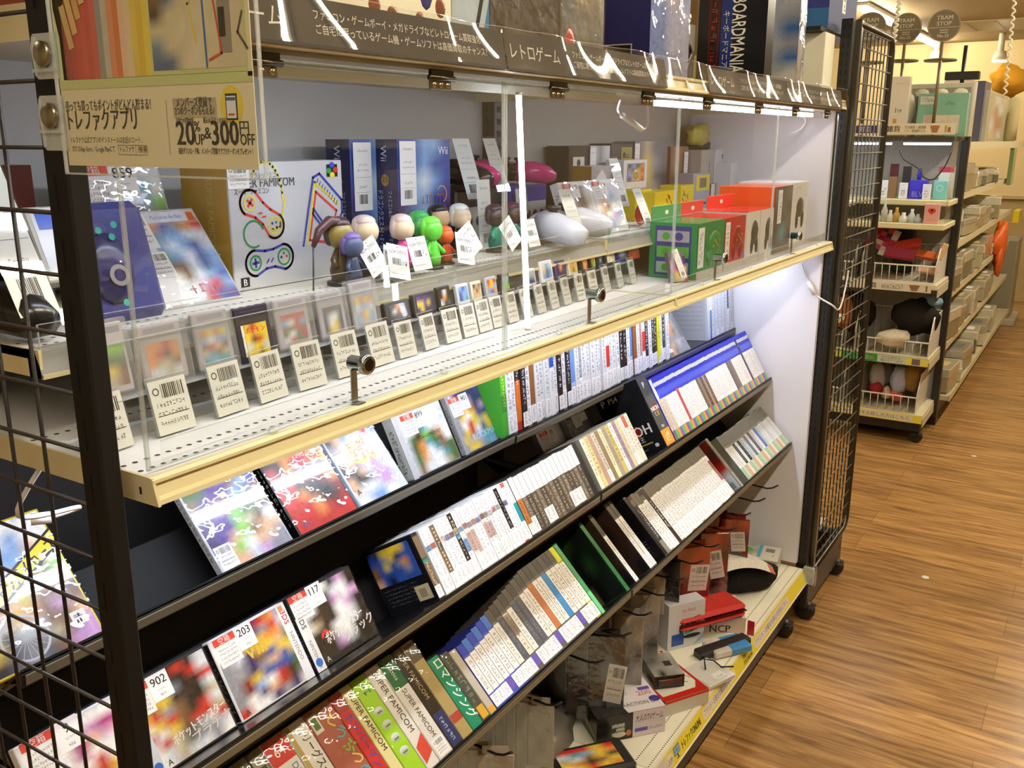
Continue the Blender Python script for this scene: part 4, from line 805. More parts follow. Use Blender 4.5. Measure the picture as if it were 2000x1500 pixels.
# ------------------------------------------------------------------ inside the glass case
ZT = .1245; ZB = .0256
LX = lambda o: Matrix(((0, 0, -1, o[0]), (-1, 0, 0, o[1]), (0, 1, 0, o[2]), (0, 0, 0, 1)))   # a face looking to -x: X runs towards the aisle
def boxed(y, bl, br, top, z0, depth, label, cat, body, fr=None, lf=None, name='product_box', group=None, mat='g', ch=.001, z1=None, extra=None, x1=None):
    x0 = onY(*bl, y).x if isinstance(bl, tuple) else bl; x1 = x1 if x1 is not None else (onY(*br, y).x if isinstance(br, tuple) else br); z1 = z1 if z1 is not None else onY(*top, y).z
    t = thing(name, label, cat, ((x0+x1)/2, y+depth/2, z0), group)
    m = MB(); m.box(x0, x1, y, y+depth, z0, z1, body, mat, ch); part(m, 'carton', t)
    w_, h = x1-x0, z1-z0
    if fr: m = MB(front((x0, y-.0004, z0))); fr(m, w_, h); part(m, 'front_print', t)
    if lf: m = MB(LX((x0-.0004, y+depth, z0))); lf(m, depth, h); part(m, 'side_print', t)
    return t, x0, x1, z1
def label_strip(t, M, w_, h, nm='price_slip'):
    m = MB(M); m.box(0, w_, 0, h, -.0004, 0, '#edecea', 'm'); m.marks(w_*.2, h*.86, w_*.8, h*.90, .0003, '#666', 6, RG, vert=False); m.marks(w_*.25, h*.66, w_*.75, h*.69, .0003, '#777', 5, RG, vert=False); m.marks(w_*.15, h*.58, w_*.85, h*.61, .0003, '#777', 8, RG, vert=False)
    m.quad(w_*.05, h*.49, w_*.95, h*.494, .0003, '#777'); m.marks(w_*.25, h*.33, w_*.75, h*.37, .0003, '#555', 6, RG, vert=False); m.quad(w_*.05, h*.27, w_*.95, h*.274, .0003, '#777'); m.bars(w_*.25, h*.1, w_*.75, h*.24, .0003, '#3a3a3e', 12, RG)
    return part(m, nm, t) if t else m
def slip(M, w_, h, label, group='price slips in the case'):
    t = thing('price_slip', label, 'price tag', M @ V((w_/2, 0, 0)), group)
    label_strip(t, M, w_, h, 'paper'); m = MB(M); m.box(-.001, w_+.001, -.004, h+.004, .0006, .0012, '#fff', 'a'); part(m, 'clear_sleeve', t)
def leanM(x, y, z, a, yaw=0): return T(x, y, z) @ R(yaw, 'Z') @ R(-a, 'X') @ Matrix(((1, 0, 0, 0), (0, 0, -1, 0), (0, 1, 0, 0), (0, 0, 0, 1)))
# price cards and small cartridges on the clear riser
def ryy(x): return .108+.036*x
for i in (0, 1):
    a, b = (.01, .66) if not i else (.67, 1.33)
    t = thing('clear_riser', 'clear acrylic riser carrying the %s small cartridges' % ('left' if not i else 'right'), 'display stand', ((a+b)/2, ryy(a)+.02, ZB), 'clear risers')
    M = frame((a, ryy(a)+.012, ZB), (b-a, ryy(b)-ryy(a), 0), (0, 0, 1))
    L_ = b-a; m = MB(M); m.box(0, L_, .0, .045, -.0016, 0, '#fff', 'a'); m.box(0, L_, .0445, .0455, -.0016, .014, '#fff', 'q'); part(m, 'front_wall', t)
    m = MB(M); m.box(0, L_, .045, .10, -.0016, -.0005, '#fff', 'a'); m.box(0, L_, .0995, .1005, -.0018, -.0003, '#fff', 'q'); part(m, 'back_wall', t)
tx = [.03, .105, .183, .247, .311, .382, .452, .505, .565, .62, .668, .712, .752, .80, .85, .90, .95, 1.0, 1.055, 1.11, 1.175, 1.24, 1.305]
for i, x in enumerate(tx):
    w_ = .046 if i < 7 else .036 if i < 12 else .032; h = .056 if i < 7 else .050
    M = leanM(x-w_/2, ryy(x)-.015, ZB+.0015, 14, RG.uniform(-4, 4)+2)
    t = thing('price_card', 'small white price card in a clear stand, %s from left in the case' % nth(i), 'price tag', M @ V((w_/2, 0, 0)), 'price cards before the cartridges')
    m = MB(M); ticket(m, 0, 0, w_, h, .0008, RG); m.quad(0, 0, w_, h, .0005, '#e6e4dc'); part(m, 'card', t)
    m = MB(M); m.box(-.002, w_+.002, 0, h+.004, .0012, .0018, '#fff', 'a'); m.box(-.002, w_+.002, h+.0035, h+.0043, -.0006, .002, '#fff', 'q'); m.box(-.002, -.0014, 0, h+.004, -.0004, .0018, '#fff', 'q')
    part(m, 'clear_stand', t)
def cart(bl, br, tl, label, body, rows, kind='case', dz=0):
    y = ryy(onY(*bl, .12).x)+.006; a = onY(*bl, y); x0, x1 = a.x, onY(*br, y).x; h = onY(*tl, y).z-a.z; w_ = x1-x0
    M = leanM(x0, y, ZB+.0465, 10, 2); t = thing('game_cartridge', label, 'cartridge', M @ V((w_/2, 0, 0)), 'small cartridges on the riser')
    m = MB(M)
    if kind == 'case':
        m.box(w_*.08, w_*.92, h*.05, h*.95, -.0075, -.002, body, 's', .0015); m.quad(w_*.2, h*.82, w_*.8, h*.9, -.0018, '#8a8890', 's'); part(m, 'cartridge', t)
        m = MB(M); m.pic(rows, P0, w_*.2, h*.14, w_*.8, h*.66, -.0017, 'A'); part(m, 'picture_label', t)
        m = MB(M); m.box(0, w_, 0, h, -.010, .0012, '#fff', 'f', .001); part(m, 'milky_case', t)
    else:
        m.box(0, w_, 0, h, -.0075, 0, body, 's', .0015)
        if kind == 'bare': m.box(w_*.14, w_*.86, h*.80, h*.92, 0, .0008, body, 's', .0005); m.quad(w_*.0, h*.03, w_, h*.04, .0003, '#0d0c14')
        part(m, 'shell', t)
        m = MB(M); q = (.2, .1, .85, .68) if kind == 'bare' else (.14, .2, .86, .86); m.pic(rows, P0, w_*q[0], h*q[1], w_*q[2], h*q[3], .0005, 'A')
        if kind == 'bare': m.quad(w_*.12, h*.1, w_*.19, h*.68, .0005, '#e2e0d8'); m.text('GAME BOY COLOR', w_*.135, h*.12, w_*.035, .0008, '#333', 'm', 'l', h*.5, rot=90); m.text('ポケモン', w_*.5, h*.52, h*.09, .0008, '#c8321e', 'g', 'c', bold=.05)
        part(m, 'picture_label', t)
cart((213, 792), (277, 770), (190, 640), 'milky cartridge case with a green label just right of the black upright', '#b9b4b4', ['ll', 'gg', 'yn', 'tn'])
cart((283, 765), (386, 738), (255, 640), 'milky cartridge case with an orange brown label', '#b0a8a8', ['ooro', 'orNo', 'ottn', 'zztz'])
cart((392, 740), (475, 714), (360, 620), 'milky cartridge case with a blue sea picture', '#a9a4a8', ['oyoy', 'bWbb', 'nrsn', 'tcnt', 'cbcc'])
cart((475, 712), (543, 690), (452, 608), 'dark purple bare cartridge with a yellow label', '#241f38', ['yryy', 'yoyy', 'yNry', 'zyyz', 'yyny'], 'bare')
cart((547, 690), (625, 668), (522, 585), 'milky cartridge case with a red topped label', '#aaa6ac', ['rrrr', 'bWrb', 'ngrn', 'gWgr', 'zrgn'])
cart((630, 670), (692, 652), (605, 575), 'milky cartridge case with a navy label', '#a6a4b0', ['dkdd', 'dzWd', 'dWyk', 'kyyd'])
cart((695, 655), (750, 638), (675, 555), 'larger milky cartridge case with a tan and blue label', '#a8a6ae', ['yoyo', 'zbbz', 'boyb', 'bttb'])
cart((757, 638), (807, 622), (746, 598), 'small black cartridge with a dark brown label', '#1c1a1c', ['kNokk', 'kznoN', 'kkNkk'], 'flat')
cart((812, 623), (857, 608), (803, 580), 'small black cartridge with a violet and yellow label', '#201d22', ['uUuUd', 'yyuyd', 'UyUdU'], 'flat')
sm = [((860, 612), (886, 602), (850, 568), 'black', ['kzk', 'Nok', 'zkE']), ((897, 606), (921, 598), (890, 566), 'pale', ['bBb', 'Bbb', 'Bbc']), ((925, 600), (945, 593), (920, 562), 'cream', ['Ntn', 'sNs', 'tst']), ((953, 592), (975, 586), (948, 553), 'grey', ['ryr', 'oyb', 'bBo']), ((982, 583), (1000, 577), (977, 545), 'black', ['bcb', 'glg', 'lgl']), ((1030, 568), (1050, 562), (1028, 533), 'white', ['btb', 'bco', 'BdB']), ((1060, 562), (1084, 553), (1056, 520), 'pearl', ['zbz', 'yBb', 'bBb']), ((1088, 556), (1108, 548), (1084, 520), 'violet', ['uoU', 'Uou', 'UNU']), ((1113, 547), (1131, 541), (1110, 512), 'ivory', ['yny', 'oty', 'yny']), ((1138, 541), (1151, 536), (1135, 510), 'charcoal', ['rrr', 'oto', 'osr']), ((1155, 535), (1166, 531), (1153, 505), 'jet', ['rrr', 'lgy', 'gll']), ((1169, 530), (1180, 526), (1167, 502), 'navy', ['dBd', 'dbd', 'ddd'])]
bc = {'black': '#1b1a1d', 'pale': '#c9ccd4', 'cream': '#cfcabc', 'grey': '#a9aab2', 'white': '#d6d6da', 'pearl': '#dadce2', 'violet': '#4a4262', 'ivory': '#d8d2c2', 'charcoal': '#2c2a2c', 'jet': '#161518', 'navy': '#232a44'}
ds = ['with a silver marked label', 'with a blue sky label', 'with a tan striped label', 'with a red and blue label', 'with a green and teal label', 'with a dull blue label', 'with a blue label and yellow point', 'with an orange spark label', 'with a golden label', 'with a red and tan label', 'with a red and lime label', 'with a dark blue label']
for (bl, br, tl, c, rows), d in zip(sm, ds): cart(bl, br, tl, 'tiny %s card cartridge %s' % (c, d), bc[c], rows, 'flat')
cart((1184, 527), (1206, 518), (1178, 496), 'black cube-like cartridge with a white label', '#1d1c1e', ['WWz', 'Wyt', 'zWz'], 'flat')
cart((1209, 522), (1228, 513), (1204, 492), 'indigo cartridge with a dusky label', '#2b1f94', ['ebE', 'ebd', 'EgE'], 'flat')
cart((1230, 513), (1252, 504), (1226, 487), 'brick red translucent cartridge at the right end of the riser', '#a3271f', ['rRr', 'RrR'], 'flat')
M = leanM(1.355, .075, ZB+.001, 18, -25); t = thing('game_card_box', 'small pink and grey game box tilted left of the green boxes', 'game box', M @ V((.02, 0, 0)))
m = MB(M); m.box(0, .046, 0, .066, -.012, 0, '#6a686c', 's', .001); m.pic(['EepU', 'pmEu', 'pmos', 'eymN', 'eyzr'], P0, .001, .001, .045, .055, .0004, 'A'); part(m, 'carton', t); label_strip(t, M @ T(.026, .004, .002) @ R(14, 'Z'), .017, .066)

# left end, seen through the mesh
def pad(x, y, z, c, grip, label, s=1.0, yaw=0, group='game pads in the case', flip=0):
    t = thing('game_pad', label, 'controller', (x, y, z), group); M = T(x, y, z) @ R(yaw, 'Z') @ Matrix.Scale(s, 4)
    m = MB(M); m.blob((0, 0, .026), (.062, .034, .020), c, 'g', 18, 10)
    for k in (-1, 1): m.tube([(k*.040, .0, .027), (k*.060, -.028, .026), (k*.070, -.056, .020), (k*.072, -.072, .016)], .02, grip, 'g', 12, radii=[.020, .021, .018, .010])
    part(m, 'body', t)
    for k in (-1, 1):
        m = MB(M @ T(k*.03, -.012, .040)); m.lathe([(.0001, 0), (.007, 0), (.007, .008), (.011, .010), (.011, .014), (.0001, .015)], '#141416' if c != '#141416' else '#2a2a2c', 's', 14); part(m, 'stick', t)
    m = MB(M)
    for a in range(4): m.at(M @ T(.046+.009*cos(a*pi/2), .010+.009*sin(a*pi/2), .040)).lathe([(.0001, 0), (.004, 0), (.004, .004), (.0001, .005)], ['#b0b0b4', '#a8a8ac', '#b4b4b8', '#9c9ca0'][a], 's', 8)
    part(m, 'buttons', t)
    m = MB(M)
    for k in (-1, 1): m.blob((k*.045, .030, .026), (.018, .010, .010), '#1a1a1c', 's', 10, 6)
    part(m, 'triggers', t)
    return t
boxed(.40, .105, .165, None, ZT, .05, 'tall maroon box with gold emblem behind the mesh', 'box', '#4e1a1c', fr=lambda m, w_, h: (m.quad(w_*.22, h*.84, w_*.55, h*.88, .0003, '#8a6a2a'), m.marks(w_*.25, h*.845, w_*.52, h*.875, .0005, '#4e1a1c', 5, RG, vert=False), m.quad(w_*.25, h*.63, w_*.6, h*.642, .0003, '#8a5a2a'), [m.line([(w_*.45, h*.36), (w_*(.45+.30*s_), h*(.36+.06*k))], w_*.05, .0003, '#a8843a') for s_ in (-1, 1) for k in (0, 1, 2)], m.disc(w_*.45, h*.37, w_*.07, w_*.1, .0005, '#a8843a')), z1=.29)
t = pad(.065, .30, ZT, '#141416', '#18181a', 'black game pad with sticks behind the mesh at the left end', 1.25, 30); t['label'] = 'black game pad lying on the inner step behind the mesh'
slip(leanM(.005, .185, ZT+.028, 24, 6), .045, .16, 'long white price slip behind the mesh at the left end of the inner step')
M = leanM(.062, .225, ZT+.052, 28, -6); t = thing('game_case', 'grey handheld case with a black spine label, leaning behind the mesh', 'game case', M @ V((.06, 0, 0)))
m = MB(M); m.box(0, .070, 0, .085, -.02, 0, '#b9b9b0', 's', .002); m.quad(.006, .004, .068, .082, .0004, '#d8dce6', 'g'); m.quad(.010, .058, .04, .078, .0006, '#3a62d0', 'g'); part(m, 'case', t)
m = MB(M @ Matrix(((0, 0, -1, -.0004), (0, 1, 0, 0), (1, 0, 0, 0), (0, 0, 0, 1)))); m.quad(-.019, .038, -.001, .083, 0, '#15130f', 'g'); m.text('PlayStation', -.012, .081, .007, .0004, '#c9b890', 'm', 'l', .040, rot=-90); m.quad(-.019, .004, -.001, .037, 0, '#c9b088', 'g'); m.marks(-.015, .008, -.005, .034, .0004, '#5a4430', 4, RG); part(m, 'spine', t)
m = MB(M @ T(0, 0, -.02)); m.box(.01, .06, -.055, 0, -.004, -.001, '#fff', 'a'); part(m, 'clear_easel', t)
def c859(m, w_, h_): pass
face_game(leanM(.190, .335, ZT+.001, 16, -4), .128, .170, .014, '#b8c4d8', ('#8a94b0', 1, '#555'), ['WWzzzzz', 'WWWzbcW', 'bcWWNbl', 'BcbWNng', 'bBbWwrm', 'dBbbemm', 'ddBBBdd', 'dkdBddB', 'dkkddkd'], P0, 'wrapped game case with number card 859 and a pale fantasy painting', 'game case', None, c859, (.010, .156, '859', 1.25), pm='B')
t = thing('game_pad_pack', 'blue bubble-packed game pad between the upright and the yellow-spined game', 'controller', (.105, .185, ZT))
M = leanM(.104, .208, ZT+.001, 16, 0); m = MB(M); m.box(0, .095, 0, .135, -.03, -.002, '#2a3a88', 's', .01); m.blob((.03, .06, 0), (.028, .04, .014), '#232c6a', 'g', 14, 8); m.ring(.03, .05, .007, .012, .014, '#8a8a90', 's', 16)
for p in ((.02, .1), (.034, .092), (.04, .105), (.03, .02)): m.disc(*p, .004, .004, .0125, '#3ac0a8', 'g', 8)
part(m, 'pad', t); m = MB(M); m.box(-.003, .098, 0, .14, .015, .0155, '#fff', 'p'); part(m, 'clear_front', t)
def grad(m, w_, h_):
    m.quad(w_*.10, h_*.86, w_*.86, h_*.97, .0006, '#d9dce8', 'g'); m.text('PlayStation the Best', w_*.42, h_*.895, .006, .0008, '#6a7ac8', 'g', 'l', .045); m.text('空牙', w_*.46, h_*.12, .022, .0008, '#c89aa0', 'g', 'l', bold=.06) if 0 else m.marks(w_*.40, h_*.10, w_*.78, h_*.20, .0008, '#c87a88', 3, RG, vert=False)
    m.text('K', w_*.87, h_*.86, .014, .0009, '#d8502a', 'g', 'l', bold=.08) if 0 else m.quad(w_*.87, h_*.86, w_*.95, h_*.95, .0009, '#d8602a', 'g')
    m.quad(w_*.02, h_*.05, w_*.3, h_*.98, .0005, '#e2e4ea', 'g'); ticket(m, .012, h_*.60, .030, h_*.36, .001); ticket(m, .016, h_*.30, .028, h_*.26, .001)
M = leanM(.205, .236, ZT+.001, 40, -3); w_, h_ = .118, .122*1.16
t, cov, _ = face_game(M, w_, h_, .02, '#b9bcc4', ('#d6cf2c', 0, '#222'), ['zzzzozz', 'zuoBeor', 'WBcbbwz', 'WbbwbBz', 'WzcbwBb', 'WznnwBb', 'WzWnwbB', 'Wzzwprb', 'WWWwrBu'], P0, 'jewel case with a yellow kana spine and a blue crystal picture', 'game case', None, grad, pm='A')
m = MB(M @ Matrix(((0, 0, -1, -.0012), (0, 1, 0, 0), (1, 0, 0, 0), (0, 0, 0, 1)))); m.quad(-.019, .002, -.001, h_*.82, 0, '#dcd42e', 'g'); m.quad(-.019, h_*.83, -.001, h_-.002, 0, '#2c2418', 'g'); m.text('P', -.010, h_*.87, .010, .0004, '#d9d0b8', 'g', 'c', bold=.06)
for i, ch in enumerate('グラディウス外伝'): m.text(ch, -.010, h_*(.74-.075*i), .0088, .0004, '#2c2a14', 'g', 'c', bold=.05)
m.quad(-.016, h_*.1, -.004, h_*.2, .0004, '#1a1810', 'g'); sub(m, 'spine_print', cov, t)
m = MB(M @ T(0, 0, -.021)); m.box(.02, .11, 0, .07, -.003, 0, '#fff', 'a'); part(m, 'clear_easel', t)
# console box with coloured line drawings
CLN = {'r': '#d83a30', 'b': '#3340a0', 'g': '#2a8a4a', 'y': '#e2d24a'}
def sfc(m, w_, h):
    m.quad(.001, .001, w_-.001, h-.001, .0003, '#c2c3c6', 'g'); lw = .0034; z = .0008
    def padline(cx, cy, c1, c2, a, c3):
        ca, sa = cos(radians(a)), sin(radians(a)); L = .026
        pts = []
        for k in range(25):
            q = pi/2+pi*k/24; pts.append((-L+.017*cos(q), .017*sin(q)))
        pts += [(-L*.3, -.0105), (L*.3, -.0105)]
        for k in range(25):
            q = -pi/2+pi*k/24; pts.append((L+.017*cos(q), .017*sin(q)))
        pts += [(L*.3, .0135), (-L*.3, .0135)]
        tr = lambda p: (cx+p[0]*ca-p[1]*sa, cy+p[0]*sa+p[1]*ca)
        m.line([tr(p) for p in pts], lw, z, CLN[c1], closed=True); l, r_2 = tr((-L, 0)), tr((L, 0))
        m.ring(*l, .0082, .0108, z, CLN[c2]); m.ring(*r_2, .0095, .0122, z, CLN[c2] if c2 != 'g' else CLN['g'])
        for u, v in ((1, 0), (0, 1)): m.line([tr((-L-.005*u, -.005*v)), tr((-L+.005*u, .005*v))], .0035, z, CLN[c3])
        for k, cc in enumerate('rgby'): q = tr((L+.005*cos(k*pi/2), .005*sin(k*pi/2))); m.disc(*q, .0021, .0021, z, CLN[cc], n=10)
        for k in (-.004, .004): m.line([tr((k-.002, -.003)), tr((k+.002, .001))], .002, z, CLN[c1])
    m.line([(w_*.30+.03*cos(a), h*.70+.05*sin(a)) for a in [k*pi/18 for k in range(0, 15)]], lw, z, CLN['y']); m.line([(w_*.46, h*.70), (w_*.40, h*.48), (w_*.34, h*.46)], lw, z, CLN['y'])
    m.ring(w_*.18, h*.44, .016, .0188, z, CLN['g'], a0=.3, a1=5.2)
    padline(w_*.26, h*.59, 'r', 'y', -38, 'r'); padline(w_*.30, h*.22, 'b', 'g', 4, 'b')
    Q = lambda u, v: (w_*(.72+.30*u-.13*v*.9), h*(.56+.16*v+.06*u*-2.2))
    def rr(u, v, c): m.line([Q(-u, -v), Q(u, -v), Q(u, v), Q(-u, v)], lw, z, CLN[c], closed=True)
    m.line([(w_*.60, h*.30), (w_*.72, h*.86), (w_*.78, h*.89), (w_*.985, h*.66), (w_*.985, h*.55), (w_*.86, h*.30)], lw*1.1, z, CLN['b']); m.line([(w_*.64, h*.30), (w_*.735, h*.82), (w_*.955, h*.62)], lw, z, CLN['y']); m.line([(w_*.66, h*.34), (w_*.74, h*.74), (w_*.93, h*.57), (w_*.84, h*.30)], lw, z, CLN['r'], closed=True)
    m.line([(w_*.70, h*.56), (w_*.71, h*.60), (w_*.83, h*.42), (w_*.81, h*.40)], lw, z, CLN['b'], closed=True)
    for k in range(9): m.line([(w_*(.765+.022*k), h*(.845-.024*k)), (w_*(.752+.022*k), h*(.815-.024*k))], .0016, z, CLN['b'])
    m.text('クラシックミニ', w_*.18, h*.875, .0068, z, '#444', 'g', 'l', .045); m.quad(w_*.05, h*.865, w_*.52, h*.869, z, '#444'); m.text('SUPER FAMICOM', w_*.045, h*.805, .0115, z, '#2e2d30', 'g', 'l', w_*.5, bold=.05); m.text('スーパーファミコン', w_*.045, h*.755, .0066, z, '#333', 'g', 'l', w_*.28, bold=.05)
    m.quad(w_*.85, h*.86, w_*.955, h*.965, z, '#18181a', 'g')
    for dx, dy, c in ((0, .008, '#3a4ad0'), (-.007, 0, '#2a9a4a'), (.007, .001, '#d03a30'), (0, -.006, '#e2d24a')): m.disc(w_*.9025+dx, h*.912+dy, .0052, .004, z+.0003, c, 'g', 12)
    m.quad(w_*.05, h*.03, w_*.12, h*.105, z, '#222'); m.text('B', w_*.085, h*.042, .009, z+.0003, '#e2e2e2', 'm', 'c', bold=.05); ticket(m, w_*.0, h*.80, .036, .030, z+.0006)
boxed(.270, (455, 520), (674, 505), (672, 312), ZT, .088, 'silver grey console box with coloured outline drawings of game pads', 'console box', '#c2c3c6', sfc, lambda m, w_, h: (m.quad(0, 0, w_, h, .0002, '#b8923a', 'g'), m.text('SUPER FAMICOM', w_*.55, h*.88, .012, .0005, '#cdb46a', 'g', 'l', h*.6, rot=-90)))
def wiif(lab, c1):
    def f(m, w_, h):
        m.pic(['BBbbB', 'BBbBB', 'BbwbB', 'ubbBu', 'dBbBd', 'ddBdd', 'kdBdk'], P0, 0, 0, w_, h, .0003, 'B'); m.text('Wii', w_*.76, h*.87, .014, .0008, '#e6eaf4', 'g', 'l', bold=.04)
        if c1: m.ring(w_*.82, h*.52, .013, .0155, .0008, '#c9b26a', 'g', 24, -1.2, 2.6); m.marks(w_*.42, h*.44, w_*.86, h*.53, .0008, '#c2703a', 6, RG, vert=False); m.text('ドラゴンクエストI・II・III', w_*.34, h*.385, .007, .0008, '#b8c8e8', 'g', 'l', w_*.55)
    return f
def wiis(m, w_, h):
    m.quad(0, 0, w_, h, .0002, '#1b2150', 'g'); m.text('Wii', w_*.35, h*.95, .013, .0005, '#d8dcec', 'g', 'l', rot=-90); m.disc(w_*.5, h*.66, .008, .010, .0005, '#a8842a', 'g'); m.text('25', w_*.5, h*.645, .009, .0007, '#1b2150', 'g', 'c')
    m.text('ドラゴンクエストI・II・III', w_*.2, h*.57, .010, .0006, '#c9cee6', 'g', 'l', h*.5, rot=-90); m.text('ファミコン&スーパーファミコン', w_*.62, h*.57, .0075, .0006, '#c9cee6', 'g', 'l', h*.5, rot=-90)
t, x0, x1, z1 = boxed(.365, (690, 490), None, (720, 272), ZT, .05, 'deep blue boxed game with white slip, left one of the two', 'game box', '#22309a', wiif('a', 0), wiis, x1=onY(690, 400, .365).x+.135)
label_strip(t, front((x0+.006, .362, z1-.115)), .044, .11)
t, x0, x1, z1 = boxed(.320, (780, 480), (880, 440), (830, 272), ZT, .052, 'deep blue boxed game with white slip, right one of the two', 'game box', '#22309a', wiif('b', 1), wiis)
label_strip(t, front((x0+.004, .317, z1-.108)), .043, .105)
# consoles with pads on top
def cube(x0, x1, c, label):
    t = thing('game_console', label, 'console', ((x0+x1)/2, .39, ZT)); y = .33; z1 = .229
    m = MB(); m.box(x0, x1, y, y+.125, ZT, z1, c, 'g', .004); part(m, 'body', t)
    m = MB(front((x0, y-.001, ZT))); w_ = x1-x0; m.box(w_*.12, w_*.92, .012, .072, 0, .003, '#a9a6a0', 's', .003)
    part(m, 'front_panel', t)
    for k in range(4):
        m = MB(front((x0, y-.004, ZT)) @ T(w_*(.24+.18*k), .046, 0)); m.ring(0, 0, .0085, .0105, .0006, '#8d8a84', 's', 18); m.disc(0, 0, .008, .0095, .0004, '#232124', 'm', 18); part(m, 'port', t)
cube(.930, 1.085, '#1b1a1c', 'black cube console with grey front ports, under the black and pink pads')
cube(1.118, 1.262, '#4a3a94', 'purple cube console with grey front ports')
pad(.945, .385, .2295, '#141416', '#19191b', 'glossy black game pad on top of the black cube console', 1.0, -20)
t = pad(1.065, .405, .2295, '#1a181b', '#d0307e', 'black game pad with magenta grips over the gap between the consoles', 1.1, 25)
t = pad(1.19, .385, .2295, '#2a1a24', '#c42a74', 'dark game pad with magenta grips on top of the purple console', 1.0, 60)
slip(leanM(.925, .300, ZT+.09, 22, -14), .040, .115, 'white price slip leaning on the black game pad'); slip(leanM(1.06, .325, ZT+.10, 22, -10), .036, .105, 'white price slip leaning between the magenta gripped pads')
slip(leanM(.905, .26, ZT+.001, 4, 0), .042, .125, 'white price slip standing before the black cube console'); slip(leanM(1.113, .312, ZT+.05, 6, 0), .042, .05, 'short white price slip on the purple cube console')
pad(1.115, .235, ZT, '#c3c8d6', '#c9cedc', 'pale lavender game pad lying on the inner step', 1.35, 12)
slip(leanM(1.10, .170, ZT+.001, 24, -4), .043, .110, 'white price slip before the pale lavender game pad')
# small plain painted toy figures with hang tags (generic stand-ins)
def toy(px, y, h, body, head, hat, label, base='#1d1c1e'):
    x = onY(px[0], px[1], y).x; t = thing('toy_figure', label, 'toy', (x, y, ZT), 'painted toy figures on the inner step'); s = h/.085
    m = MB(T(x, y, ZT)); m.lathe([(.0001, 0), (.018*s, 0), (.018*s, .005*s), (.0001, .006*s)], base, 's', 18); part(m, 'stand', t)
    m = MB(T(x, y, ZT+.006*s)); m.lathe([(.0001, 0), (.012*s, 0), (.014*s, .012*s), (.008*s, .034*s), (.006*s, .042*s), (.0001, .043*s)], body, 's', 16)
    for k in (-1, 1): m.tube([(k*.006*s, 0, .036*s), (k*.016*s, -.003*s, .026*s), (k*.019*s, -.010*s, .018*s)], .004*s, body, 's', 8)
    part(m, 'body', t)
    m = MB(T(x, y, ZT+.062*s)); m.blob((0, 0, 0), (.018*s, .017*s, .018*s), head, 's', 16, 10); part(m, 'head', t)
    m = MB(T(x, y, ZT+.074*s)); m.blob((0, .003*s, 0), (.016*s, .016*s, .010*s), hat, 's', 14, 8); m.blob((-.012*s, .006*s, -.010*s), (.007*s, .008*s, .016*s), hat, 's', 10, 6); m.blob((.012*s, .006*s, -.010*s), (.007*s, .008*s, .016*s), hat, 's', 10, 6); part(m, 'hair', t)
toy((665, 500), .200, .095, '#4a3a24', '#8a7a3a', '#3a2430', 'dark bronze toy figure with a curved horn-like top, leftmost of the toys')
toy((690, 520), .180, .075, '#38466a', '#4a5a86', '#6a5aa8', 'slate blue toy figure before the bronze one')
toy((716, 490), .215, .092, '#5a4a90', '#d8c4a8', '#d9c4c0', 'cream and pink haired toy figure, left one of its pair')
toy((788, 490), .215, .088, '#c23a8a', '#d8c4a8', '#d9c4c0', 'cream and pink haired toy figure, right one, beside the green toys')
toy((822, 470), .235, .088, '#2a9a4a', '#3aa858', '#2fb45a', 'emerald green toy figure behind the lime one'); toy((845, 500), .195, .082, '#54c03a', '#5cc83e', '#62d040', 'lime green toy figure in front')
toy((858, 450), .265, .092, '#1d1a1c', '#d8b48a', '#1b191b', 'black haired toy figure behind the lime one'); toy((872, 490), .21, .062, '#d8501e', '#e0602a', '#e05a24', 'small orange toy figure'); toy((900, 460), .245, .092, '#2a2422', '#d8c0a4', '#cfd6d2', 'white haired toy figure in dark clothes')
toy((968, 470), .235, .086, '#1f7a64', '#3a2a2c', '#4a2c3a', 'maroon and teal toy figure, left of the acrylic joint'); toy((1003, 470), .24, .086, '#1d6a58', '#4a3232', '#54243c', 'maroon and teal toy figure, right of the acrylic joint'); toy((1040, 470), .24, .05, '#7a2a9a', '#8a30a8', '#9a34b8', 'small purple toy figure beside the pale pad')
m = MB(); p = V((onY(640, 470, .2).x, .2, .18)); m.tube([p+V((.055, 0, .012)), p+V((.03, -.002, .03)), p+V((0, -.004, .034)), p+V((-.02, -.004, .022)), p+V((-.032, -.004, .002))], .006, '#4a2a34', 's', 8, radii=[.002, .006, .007, .006, .003]); m.tube([p+V((-.032, -.004, .002)), p+V((-.036, -.004, -.056))], .0012, '#333', 's', 6); solo(m, 'toy_tail', 'curved maroon toy tail on a thin peg, left of the bronze toy', 'toy', p+V((-.036, -.004, -.056)))
